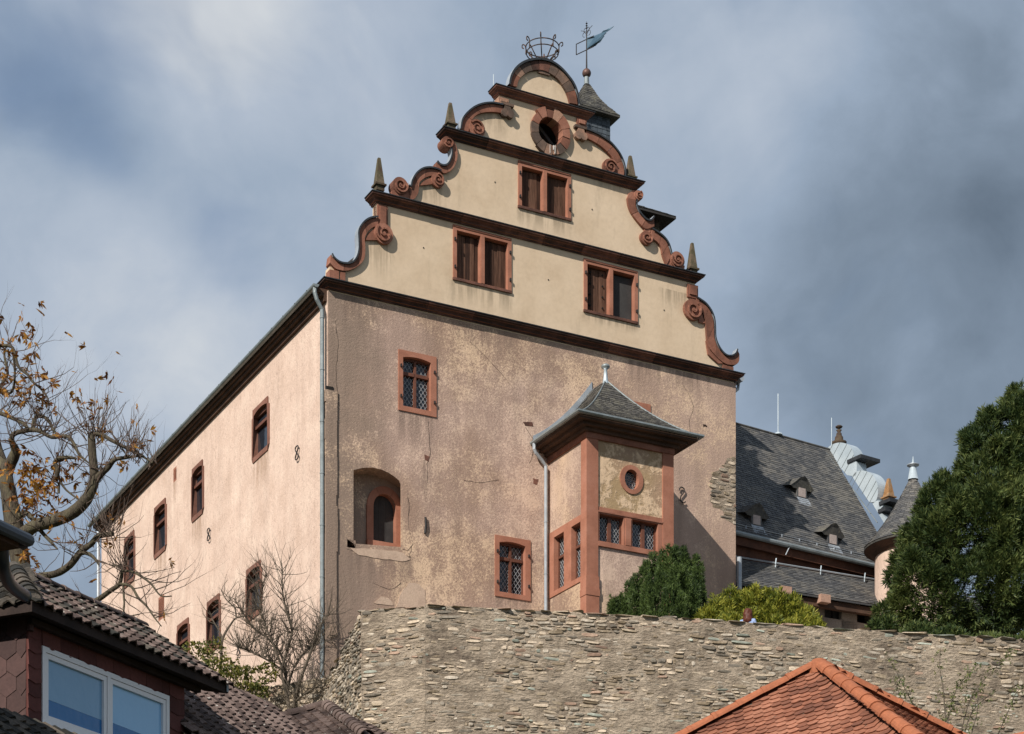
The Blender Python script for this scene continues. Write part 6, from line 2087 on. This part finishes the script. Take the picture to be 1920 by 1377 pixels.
shrub('golden_yew_bush', 'broad yellow green bush on the terrace behind the red haired person', 'bush', (gb.x, gb.y, ZT), gl_, 21000, MGOLD, .15, .030, 4, .75, keep=.86, depth=.18, zmin=ZT - .2, rough=.5, gap=-.42,
      trunk=[([(gb.x, gb.y, ZT - .1), (gb.x - .3, gb.y, ZT + 1.0), (gb.x - .7, gb.y + .2, ZT + 2.4)], [.09, .06, .02]), ([(gb.x, gb.y, ZT - .1), (gb.x + .5, gb.y, ZT + 1.8)], [.08, .02])], bark=MSHRUBBARK)
cl_ = []
for u, v, r_, Y in ((1696, 1140, 36, 56.5), (1740, 1130, 66, 56.5), (1800, 1110, 76, 56.2), (1870, 1100, 90, 56.2), (1945, 1090, 90, 56.5), (1692, 1055, 24, 56.6), (1706, 1012, 20, 57), (1718, 1090, 44, 56.2), (1745, 1010, 52, 56.8), (1790, 1010, 66, 56.4), (1860, 985, 86, 56.4), (1940, 970, 90, 57),
                    (1752, 950, 30, 57), (1746, 926, 16, 57), (1778, 925, 28, 57), (1768, 903, 13, 57.2), (1834, 900, 42, 57), (1872, 890, 60, 57), (1940, 860, 70, 57.5), (1832, 838, 30, 57.4), (1818, 822, 14, 57.5), (1852, 800, 24, 57.6), (1868, 820, 38, 57.4),
                    (1848, 786, 11, 57.6), (1908, 800, 50, 57.6), (1897, 762, 18, 57.8), (1915, 748, 22, 57.8), (1903, 735, 9, 57.8), (1945, 770, 40, 57.8), (1960, 720, 30, 58), (1655, 1150, 16, 56.4), (1672, 1085, 10, 56.6), (1728, 965, 16, 57), (1740, 935, 14, 57)):
    cl_.append(lob(u, v, Y, r_ * .86, r_ * .98, r_ * .82))
cl_ = feather(cl_, 4, .16, .38, .6, 1.25)
cb = at(1880, 1340, 57.0)
shrub('conifer_tree', 'large dark green conifer rising over the wall beside the round tower', 'tree', (cb.x, cb.y, ZT), cl_, 92000, MCONIFER, .19, .030, 5, .45, droop=.10, keep=.84, depth=.24, zmin=ZT - .2, rough=.45, gap=-.30, pname='crown',
      trunk=[([(cb.x, cb.y + .4, ZT - .2), (cb.x + .1, cb.y + .4, ZT + 4), (cb.x + .3, cb.y + .5, ZT + 8)], [.28, .2, .05])])
lb = at(1655, 1330, 55.2)
shrub('low_conifer', 'low dark bush at the wall top below the merlon with coping', 'bush', (lb.x, lb.y, ZT), [lob(1652, 1190, 55.2, 22, 34), lob(1640, 1192, 55.0, 14, 26), lob(1668, 1196, 55.0, 16, 40), lob(1720, 1205, 54.6, 36, 34), lob(1780, 1215, 54.4, 40, 34), lob(1850, 1222, 54.2, 46, 30), lob(1915, 1226, 54.2, 40, 30)], 7500, MCONIFER, .14, .035, 4, .5, keep=.8, zmin=ZT - .2)

# ---- branching helpers
def grow(mb, tips, p_, d_, length, r_, level, up=.25, wig=.35, kids=(2, 4), shrink=.62, nn_=4, rng_=R):
    k = 4 if level else 3
    pts, rr_ = [Vector(p_)], [r_]
    d_ = Vector(d_).normalized()
    for i in range(k):
        d_ = (d_ + Vector((rng_.uniform(-wig, wig), rng_.uniform(-wig, wig), rng_.uniform(-wig, wig) + up * .3))).normalized()
        pts.append(pts[-1] + d_ * length / k)
        rr_.append(r_ * (1 - .62 * (i + 1) / k) if level else r_ * (1 - .8 * (i + 1) / k))
    mb.tube(pts, rr_, nn_, cap=False)
    if level == 0:
        tips.append((pts[-1], d_))
        if rng_.random() < .5:
            tips.append((pts[-2], d_))
        return
    for c in range(rng_.randint(*kids)):
        i = rng_.randint(1, k)
        a = Vector((rng_.uniform(-1, 1), rng_.uniform(-1, 1), rng_.uniform(-.5, 1) + up)).normalized()
        grow(mb, tips, pts[i], (d_ * .75 + a * .85), length * rng_.uniform(.5, .85) * shrink * 1.35, rr_[i] * .62, level - 1, up, wig, kids, shrink, max(3, nn_ - 1), rng_)
    tips.append((pts[-1], d_))
def leaves(tips, n_each, L, Wd, mat, parent, name, org, prob=1.0, blades=5, spread=1.0, hang=.6):
    P, D = [], []
    for q_, d_ in tips:
        if R.random() > prob:
            continue
        for k in range(n_each):
            P.append((q_.x + R.gauss(0, .05), q_.y + R.gauss(0, .05), q_.z + R.gauss(0, .04)))
            D.append((d_.x * .4 + R.uniform(-.8, .8), d_.y * .4 + R.uniform(-.8, .8), d_.z * .3 - hang * R.uniform(.2, 1.2)))
    if not P:
        return
    V, Q = sprays(np.array(P), unit(np.array(D)), L, Wd, blades, spread)
    stuff(np_obj(name, V - np.array(org, dtype=np.float32), Q, mat, parent))

# ---- old chestnut at the left, limbs traced in depth
CY = 46.0
cb_ = at(42, 1100, CY)
gz = ground_h(cb_.x, cb_.y)
ch = thing('chestnut_tree', 'gnarled half bare chestnut tree with the last orange brown leaves', 'tree', (cb_.x, cb_.y, gz))
org = (cb_.x, cb_.y, gz)
LIMBS = [
 ([(48, 1420, 46, 46), (44, 1200, 40, 46), (41, 1078, 36, 46), (31, 1008, 38, 46), (20, 947, 32, 46), (13, 904, 27, 46), (14, 882, 24, 46), (29, 849, 19, 45.8), (22.5, 829, 11, 45.6), (25, 815, 9, 45.5), (42, 809, 9, 45.4), (61, 806, 9, 45.3), (77, 809.5, 8, 45.1), (97, 820, 7, 45), (126, 818.5, 7, 44.8), (140, 835, 6, 44.6), (149, 853, 5, 44.5), (167, 869, 3, 44.4)], 3),
 ([(13, 904, 22, 46), (6, 870, 18, 46.3), (-6, 830, 15, 46.5), (-12, 770, 12, 46.8), (2, 722, 8, 47), (14, 700, 6, 47), (8, 660, 4, 47), (22, 640, 2, 47)], 3),
 ([(61, 806, 8, 45.3), (66, 784, 8, 45.4), (79, 781, 7, 45.2), (92, 790, 6, 45), (101, 808, 5, 44.9), (113, 820, 4, 44.8)], 2),
 ([(-20, 770, 10, 46), (0, 775, 8, 45.8), (27, 786, 7, 45.6), (45, 795, 6, 45.4), (54, 806, 6, 45.3)], 2),
 ([(-15, 735, 7, 46), (2, 735, 6, 46), (22, 735, 5, 45.8), (28, 700, 4, 45.6), (23, 651, 5, 45.5)], 2),
 ([(-10, 650, 7, 45.6), (22.5, 651, 6, 45.4), (34, 687, 5.5, 45.3), (52, 703, 5, 45.2), (61, 716, 4.5, 45.1), (77, 730, 4, 45), (90, 748, 3, 44.9), (92, 770, 2, 44.9)], 3),
 ([(28, 1015, 26, 45.9), (44, 1002, 25, 45.6), (65, 987, 23, 45.3), (98, 978, 23, 45), (131, 965, 23, 44.7), (157, 943, 22, 44.5), (172, 917, 20, 44.4), (177, 893, 18, 44.4), (174, 860, 16, 44.4), (172, 830, 15, 44.4), (172, 813, 14, 44.4)], 2),
 ([(172, 814, 9, 44.4), (189, 815, 8, 44.3), (209, 826, 7, 44.1), (236, 840, 6, 44), (270, 858, 4, 43.8), (286, 868, 2.5, 43.7)], 3),
 ([(176, 905, 14, 44.4), (187, 892, 13, 44.3), (203, 876, 11, 44.2), (216, 862, 8, 44.1), (239, 858, 6, 44), (262, 855, 4, 43.9)], 3),
 ([(42, 1092, 16, 46), (70, 1082, 14, 45.6), (105, 1076, 13, 45.3), (131, 1060, 13, 45), (152, 1034, 12, 44.8), (170, 1021, 11, 44.7), (181, 1008, 10, 44.6), (196, 1003, 10, 44.5), (212, 1001, 9, 44.4)], 3),
 ([(152, 1034, 8, 44.8), (170, 1041, 7, 44.7), (181, 1052, 5, 44.6), (186, 1062, 2, 44.5)], 2),
 ([(30, 975, 14, 46), (48, 962, 11, 45.8), (65, 978, 9, 45.6), (76, 995, 8, 45.4), (94, 1015, 6, 45.2), (108, 1030, 3, 45)], 2),
 ([(105, 900, 9, 45), (108, 880, 9, 45), (103, 868, 9, 45), (112, 860, 8, 44.9), (128, 858, 7, 44.8), (143, 860, 4, 44.7)], 2),
 ([(110, 925, 5, 45), (112, 905, 5, 45), (125, 920, 4, 44.9), (146, 936, 3, 44.8)], 2),
 ([(130, 1180, 14, 45.5), (160, 1140, 12, 45.2), (185, 1124, 10, 45), (207, 1108, 9, 44.8), (224, 1095, 8, 44.7), (229, 1069, 6, 44.6), (227, 1063, 5, 44.6), (209, 1060, 3, 44.6)], 2),
 ([(224, 1095, 6, 44.7), (246, 1100, 5, 44.5), (259, 1121, 5, 44.4), (275, 1137, 4, 44.3), (290, 1159, 3, 44.2), (303, 1175, 2, 44.2)], 2),
 ([(229, 1071, 5, 44.6), (250, 1073, 4.5, 44.4), (281, 1093, 4, 44.2), (301, 1117, 3, 44.1), (322, 1118, 2, 44)], 2),
 ([(231, 1098, 4, 44.6), (233, 1130, 4, 44.5), (234, 1154, 3, 44.4), (262, 1152, 2, 44.3)], 1),
]
tips = []
trunk = MB()
for li_, (pts, lv) in enumerate(LIMBS):
    ctr = catmull([(p_.x, p_.y, p_.z, w_ * Y_ / FPX / 2) for p_, w_, Y_ in [(at(u, v, Y_) - Vector(org), w_, Y_) for u, v, w_, Y_ in pts]], 4)
    m = trunk if li_ == 0 else MB()
    bw = [Vector(c[:3]) for c in ctr]
    rr_ = [max(.008, c[3]) * (1 + .10 * noise.noise(Vector((i * .6, li_, 0)))) for i, c in enumerate(ctr)]
    m.tube(bw, rr_, 9)
    L_ = sum((b_ - a).length for a, b_ in zip(bw, bw[1:]))
    nb_ = int(L_ * (3.6 if lv == 3 else 3.0 if lv == 2 else 1.6)) + 5
    tw_ = MB()
    for k in range(nb_):
        i = R.randint(max(1, int(len(bw) * (.45 if li_ == 0 else .12))), len(bw) - 1)
        tdir = (bw[min(i + 1, len(bw) - 1)] - bw[i - 1]).normalized()
        a = Vector((R.uniform(-1, 1), R.uniform(-1, 1), R.uniform(-.35, 1.1))).normalized()
        grow(tw_, tips, bw[i], tdir * .5 + a, R.uniform(.45, 1.25), min(.014, rr_[i] * .6), 1 if R.random() < .5 else 2, .35, .32, (2, 3))
    if li_ == 0:
        m.build('trunk', MBARK, ch, smooth=True)
    else:
        m.build('limb', MBARK, ch, smooth=True)
    stuff(tw_.build('twigs', MBARKDARK, ch))
# long whippy shoots on the pollarded heads
sh = MB()
for (u, v, Y_, cnt, ln) in ((174, 822, 44.4, 22, 1.0), (230, 852, 43.9, 12, 1.0), (206, 1002, 44.4, 20, 1.1), (228, 1066, 44.5, 9, .9), (250, 862, 43.8, 12, .9), (285, 868, 43.7, 6, .8), (270, 870, 43.7, 6, .6)):
    b_ = at(u, v, Y_) - Vector(org)
    for k in range(cnt):
        a = Vector((R.uniform(-.9, 1.1), R.uniform(-.6, .6), R.uniform(.3, 1.2))).normalized()
        grow(sh, tips, b_ + Vector((R.uniform(-.15, .15), R.uniform(-.1, .1), R.uniform(-.12, .1))), a, ln * R.uniform(.6, 1.2), .011, 1, .5, .16, (1, 2))
stuff(sh.build('shoots', MBARKDARK, ch))
tv = []
for q_, d_ in tips:
    P_ = q_ + Vector(org)
    tv.append((q_, d_, U0 + FPX * P_.x / P_.y, V0 - FPX * P_.z / P_.y))
def lprob(u, v):
    p_ = .035
    if u < 95 and v < 760: p_ = .34
    if u < 150 and 845 < v < 1000: p_ = .5
    if 150 < u < 300 and v < 900: p_ = .16
    if u < 130 and 1000 < v < 1080: p_ = .2
    if 170 < u < 270 and 960 < v < 1030: p_ = .16
    return p_
sel = [(q_ + Vector(org), d_) for q_, d_, u, v in tv if R.random() < .42 * lprob(u, v)]
dense = []
for k in range(150):
    u, v = R.gauss(78, 34), R.gauss(912, 26)
    if R.random() < .35:
        u, v = R.gauss(55, 30), R.gauss(880, 16)
    dense.append((at(u, v, R.uniform(44.6, 46.2)), Vector((R.uniform(-1, 1), R.uniform(-1, 1), -.3))))
for (u, v, k) in ((58, 618, 4), (68, 634, 3), (60, 660, 3), (40, 625, 4), (75, 700, 4), (30, 712, 4), (45, 735, 4), (8, 700, 5), (5, 735, 4), (92, 722, 2), (110, 770, 2), (130, 748, 2), (147, 745, 3), (150, 756, 3), (190, 808, 4), (255, 822, 3), (242, 823, 2), (45, 1040, 4), (120, 872, 5), (125, 885, 6), (160, 1010, 4), (235, 862, 4), (205, 870, 4)):
    for j in range(k):
        dense.append((at(u + R.gauss(0, 5), v + R.gauss(0, 5), R.uniform(44.8, 45.8)), Vector((R.uniform(-1, 1), R.uniform(-1, 1), -.4))))
leaves([(q_ - Vector((0, 0, 0)), d_) for q_, d_ in sel + dense], 1, .17, .052, MAUTUMN, ch, 'leaves', org, 1.0, 5, 1.0, .5)

# ---- leafless shrub before the side wall
s0 = at(542, 1345, 54.6)
gz = ground_h(s0.x, s0.y)
bs = thing('bare_shrub', 'leafless many-stemmed shrub in front of the side wall beside the long downpipe', 'shrub', (s0.x, s0.y, gz))
so_ = Vector((s0.x, s0.y, gz))
stems = [
 [(545, 1400, 9, 54.6), (543, 1345, 8, 54.6), (538, 1300, 7, 54.6), (535, 1262, 6, 54.6), (528, 1230, 5, 54.7), (505, 1200, 4, 54.9), (478, 1180, 4, 55), (462, 1160, 3, 55.1), (440, 1125, 2, 55.2)],
 [(545, 1360, 7, 54.6), (552, 1320, 6, 54.4), (562, 1280, 6, 54.2), (580, 1230, 5, 54), (592, 1195, 4, 53.9), (605, 1165, 3, 53.8), (618, 1150, 2, 53.8)],
 [(541, 1320, 7, 54.6), (533, 1285, 6, 54.5), (528, 1255, 5, 54.4), (540, 1215, 5, 54.3), (548, 1180, 4, 54.2), (537, 1145, 4, 54.2), (530, 1110, 3, 54.2), (529, 1070, 2, 54.2)],
 [(538, 1300, 6, 54.6), (548, 1260, 5, 54.8), (570, 1225, 4, 54.9), (600, 1205, 3, 55), (632, 1192, 2, 55)],
 [(545, 1330, 5, 54.6), (560, 1310, 4, 54.3), (590, 1290, 3, 54), (618, 1275, 2, 54)],
 [(535, 1262, 5, 54.6), (505, 1240, 4, 54.8), (475, 1225, 3, 55), (450, 1215, 2, 55.1)],
 [(536, 1270, 5, 54.6), (515, 1215, 4, 54.4), (495, 1165, 3, 54.2), (488, 1120, 2, 54.1), (500, 1075, 1.5, 54.1)],
]
tips2 = []
for si, pts in enumerate(stems):
    ctr = catmull([tuple(at(u, v, Y_) - so_) + (w_ * Y_ / FPX / 2,) for u, v, w_, Y_ in pts], 4)
    m = MB()
    bw = [Vector(c[:3]) for c in ctr]; rr_ = [max(.006, c[3]) for c in ctr]
    m.tube(bw, rr_, 7)
    m.build('stem', MSHRUBBARK, bs, smooth=True)
    tw_ = MB()
    for k in range(80 if si not in (1, 4) else 44):
        i = R.randint(int(len(bw) * .28), len(bw) - 1)
        a = Vector((R.uniform(-1, 1), R.uniform(-.8, .5), R.uniform(-.25, 1.3))).normalized()
        grow(tw_, tips2, bw[i], a, R.uniform(.45, .95), min(.012, rr_[i] * .7), 2 if R.random() < .5 else 1, .45, .22, (2, 3))
    stuff(tw_.build('twigs', MSHRUBBARK, bs))
s1 = at(412, 1300, 55.8)
so1 = Vector((s1.x, s1.y, ground_h(s1.x, s1.y)))
bs1 = thing('bare_sapling', 'thin leafless sapling with crooked branches left of the many-stemmed shrub', 'shrub', so1)
for si, pts in enumerate(([(408, 1300, 7, 55.8), (414, 1245, 6, 55.7), (417, 1200, 5, 55.6), (432, 1172, 4, 55.5), (445, 1158, 3, 55.4), (470, 1155, 2, 55.3)], [(417, 1200, 4, 55.6), (412, 1185, 3, 55.6), (400, 1165, 2.5, 55.6), (392, 1145, 2, 55.6)], [(443, 1160, 3, 55.4), (440, 1140, 3, 55.4), (425, 1125, 2, 55.4), (415, 1108, 1.5, 55.4)])):
    ctr = catmull([tuple(at(u, v, Y_) - so1) + (w_ * Y_ / FPX / 2,) for u, v, w_, Y_ in pts], 4)
    bw = [Vector(c[:3]) for c in ctr]; rr_ = [max(.006, c[3]) for c in ctr]
    MB().tube(bw, rr_, 6).build('stem', MSHRUBBARK, bs1, smooth=True)
    tw_ = MB()
    for k in range(8):
        i = R.randint(int(len(bw) * .4), len(bw) - 1)
        grow(tw_, tips2, bw[i], Vector((R.uniform(-1, 1), R.uniform(-.6, .4), R.uniform(-.2, 1.2))), R.uniform(.35, .8), .010, 1, .35, .25, (2, 3))
    stuff(tw_.build('twigs', MSHRUBBARK, bs1))

# ---- yellow green brambles at the wall foot
iv = []
for u, v, ru, rv, Y in ((418, 1255, 34, 20, 55), (440, 1276, 40, 22, 54.6), (480, 1270, 34, 20, 54.6), (502, 1262, 22, 18, 54.6), (402, 1225, 22, 30, 55.6), (366, 1225, 28, 22, 56), (395, 1262, 30, 24, 54.8), (340, 1245, 30, 20, 56), (465, 1300, 40, 18, 54.4), (425, 1310, 40, 20, 54.4)):
    iv.append(lob(u, v, Y, ru, rv, ru * .7))
ib = at(440, 1330, 54.8)
shrub('bramble_bush', 'tangle of yellow green brambles on the low rubble wall below the side wall', 'bush', (ib.x, ib.y, ground_h(ib.x, ib.y)), iv, 2300, MIVY, .085, .05, 3, .5, keep=.7, depth=.3, rough=.4)
dry = MB(); tp3 = []
for k in range(46):
    u, v = R.uniform(345, 470), R.uniform(1238, 1275)
    grow(dry, tp3, at(u, v, R.uniform(54.8, 55.6)) - ib, Vector((R.uniform(-.6, .6), R.uniform(-.4, .3), 1)), R.uniform(.4, 1.0), .007, 1, .3, .25, (1, 2))
for k in range(46):
    u, v = R.uniform(520, 640), R.uniform(1258, 1300)
    grow(dry, tp3, at(u, v, R.uniform(53.8, 54.4)) - ib, Vector((R.uniform(-1, 1), R.uniform(-.4, .3), R.uniform(-.2, .5))), R.uniform(.4, .9), .007, 1, .1, .3, (1, 2))
ds = dry.build('dry_stems', MSHRUBBARK, bpy.data.objects['bramble_bush'])
stuff(ds)

# ---- wispy climber in front of the stone wall
c0_ = at(1750, 1420, 46.0)
cz0 = ground_h(c0_.x, c0_.y)
cp_ = thing('wispy_climber', 'wispy small-leaved green shoots in front of the stone wall above the orange roof', 'climber', (c0_.x, c0_.y, cz0))
co_ = Vector((c0_.x, c0_.y, cz0))
lt = []
for si, pts in enumerate(([(1745, 1420), (1718, 1335), (1700, 1298), (1685, 1268), (1668, 1235)], [(1775, 1420), (1772, 1340), (1768, 1290), (1762, 1250), (1764, 1215)], [(1760, 1420), (1778, 1350), (1790, 1300), (1810, 1270), (1830, 1250)], [(1785, 1430), (1800, 1380), (1820, 1310), (1845, 1275), (1880, 1240), (1900, 1225)],
                         [(1795, 1430), (1818, 1345), (1845, 1312), (1862, 1302)], [(1810, 1430), (1822, 1375), (1832, 1335), (1834, 1290)], [(1850, 1430), (1872, 1375), (1890, 1335), (1905, 1300), (1925, 1285)], [(1740, 1430), (1722, 1370), (1700, 1330), (1682, 1290), (1676, 1270)], [(1765, 1430), (1770, 1370), (1785, 1330), (1815, 1300)])):
    Y0_ = R.uniform(45.4, 46.4)
    ctr = catmull([tuple(at(u, v, Y0_) - co_) + (0.0,) for u, v in pts], 5)
    bw = [Vector(c[:3]) for c in ctr]
    MB().tube(bw, [.017 * (1 - .8 * i / len(bw)) + .002 for i in range(len(bw))], 5).build('stem', MSHRUBBARK, cp_)
    dens = (5, 3, 8, 6, 2, 4, 5, 4, 3)[si]
    for i in range(2, len(bw)):
        for k in range(dens):
            if R.random() < .8:
                lt.append((bw[i] + co_ + Vector((R.gauss(0, .055), R.gauss(0, .06), R.gauss(0, .05))), Vector((R.uniform(-1, 1), R.uniform(-1, 1), R.uniform(-.4, .9)))))
leaves(lt, 1, .075, .026, MCREEP, cp_, 'leaves', tuple(co_), 1.0, 3, .9, .2)

# ------------------------------------------------------------------ person behind the parapet
pu = at(1402, 1141, 51.75)
pz_ = ZT
pr = thing('person', 'person with red brown hair and light blue top standing behind the stone wall', 'person', (pu.x, pu.y, pz_), rad(-20))
ht = pu.z - pz_
k = ht / 1.70
J = {'pel': (0, 0, .95), 'sp': (0, .01, 1.12), 'ch': (0, .0, 1.30), 'nk': (0, .01, 1.42), 'nk2': (0, .02, 1.49), 'hd': (0, .03, 1.57), 'ht': (0, .02, 1.655),
     'ls': (-.17, 0, 1.375), 'le': (-.235, .02, 1.10), 'lw': (-.22, .13, .88), 'lh': (-.215, .16, .80), 'rs': (.17, 0, 1.375), 're': (.235, .02, 1.10), 'rw': (.22, .13, .88), 'rh': (.215, .16, .80),
     'lhp': (-.095, 0, .90), 'lk': (-.105, .02, .50), 'la': (-.11, -.02, .08), 'lt': (-.12, .13, .03), 'rhp': (.095, 0, .90), 'rk': (.105, .02, .50), 'ra': (.11, -.02, .08), 'rt': (.12, .13, .03)}
RD = {'pel': .15, 'sp': .13, 'ch': .145, 'nk': .06, 'nk2': .055, 'hd': .085, 'ht': .065, 'ls': .062, 'rs': .062, 'le': .043, 're': .043, 'lw': .03, 'rw': .03, 'lh': .035, 'rh': .035, 'lhp': .095, 'rhp': .095, 'lk': .06, 'rk': .06, 'la': .043, 'ra': .043, 'lt': .035, 'rt': .035}
ED = [('pel', 'sp'), ('sp', 'ch'), ('ch', 'nk'), ('nk', 'nk2'), ('nk2', 'hd'), ('hd', 'ht'), ('ch', 'ls'), ('ls', 'le'), ('le', 'lw'), ('lw', 'lh'), ('ch', 'rs'), ('rs', 're'), ('re', 'rw'), ('rw', 'rh'), ('pel', 'lhp'), ('lhp', 'lk'), ('lk', 'la'), ('la', 'lt'), ('pel', 'rhp'), ('rhp', 'rk'), ('rk', 'ra'), ('ra', 'rt')]
for s_, sg2 in (('l', -1), ('r', 1)):
    for fi, (dx, ln) in enumerate(((-.03, .065), (-.01, .08), (.01, .085), (.03, .07))):
        a, b_ = f'{s_}f{fi}a', f'{s_}f{fi}b'
        hx, hy, hz_ = J[s_ + 'h']
        J[a] = (hx + dx, hy + .02, hz_ - .04); J[b_] = (hx + dx * 1.15, hy + .03, hz_ - .04 - ln * .6)
        RD[a] = .010; RD[b_] = .008
        ED += [(s_ + 'h', a), (a, b_)]
    J[s_ + 'tha'] = (J[s_ + 'h'][0] - sg2 * .045, J[s_ + 'h'][1] + .02, J[s_ + 'h'][2] - .01); RD[s_ + 'tha'] = .011; ED.append((s_ + 'h', s_ + 'tha'))
names = list(J)
me = bpy.data.meshes.new('body')
me.from_pydata([tuple(c * k for c in J[n_]) for n_ in names], [(names.index(a), names.index(b_)) for a, b_ in ED], [])
body = link(bpy.data.objects.new('body', me), pr)
sk = body.modifiers.new('skin', 'SKIN')
for i, n_ in enumerate(names):
    me.skin_vertices[0].data[i].radius = (RD[n_] * k, RD[n_] * k * (.78 if n_ in ('pel', 'sp', 'ch') else 1))
    me.skin_vertices[0].data[i].use_root = (n_ == 'pel')
ssf = body.modifiers.new('smooth', 'SUBSURF'); ssf.levels = ssf.render_levels = 2
dg = bpy.context.evaluated_depsgraph_get()
bm_ = bpy.data.meshes.new_from_object(body.evaluated_get(dg))
body.modifiers.clear()
body.data = bm_
bm_.materials.clear()
for mm in (mk('skin', [(.42, .24, .17), (.46, .27, .19)], 8, fine=.05), mk('light_blue_cloth', [(.22, .30, .50), (.30, .38, .58)], 6, fine=.15, bstr=.3), mk('dark_trousers', [(.03, .035, .05), (.045, .05, .07)], 6, fine=.2)):
    bm_.materials.append(mm)
for p_ in bm_.polygons:
    z_ = p_.center.z / k
    x_ = abs(p_.center.x) / k
    p_.material_index = 0 if z_ > 1.455 or (x_ > .16 and z_ < .90 and z_ > .6) else (1 if z_ > .93 or x_ > .17 else 2)
bm_.shade_smooth()
hm = MB()
rngs = [(.02, 1.705), (.055, 1.695), (.085, 1.672), (.105, 1.64), (.116, 1.60), (.120, 1.56), (.121, 1.52), (.124, 1.48), (.132, 1.44), (.138, 1.40), (.132, 1.36), (.10, 1.325)]
vs, fs = [], []
nn_ = 26
for r_, z_ in rngs:
    for q_ in range(nn_):
        a = 2 * math.pi * q_ / nn_
        j_ = 1 + .09 * math.sin(q_ * 5.1 + z_ * 39) + R.uniform(-.10, .10)
        y_ = math.sin(a)
        open_ = .035 if (y_ > .25 and z_ < 1.63) else 1.0
        vs.append((r_ * math.cos(a) * j_ * k * .95, (.012 + r_ * y_ * j_ * (.97 if y_ < 0 else .95 * (.62 if z_ < 1.62 else 1))) * k, z_ * k))
for i in range(len(rngs) - 1):
    for q_ in range(nn_):
        q2 = (q_ + 1) % nn_
        fs.append((i * nn_ + q_, i * nn_ + q2, (i + 1) * nn_ + q2, (i + 1) * nn_ + q_))
fs.append(tuple(range(nn_)))
hm.add(vs, fs)
hm.build('hair', mk('red_brown_hair', [(.035, .010, .007), (.085, .024, .014), (.13, .04, .022)], 30, fine=.3, stretch=(3, 3, .4), bstr=.5, rough=.5), pr, smooth=True)
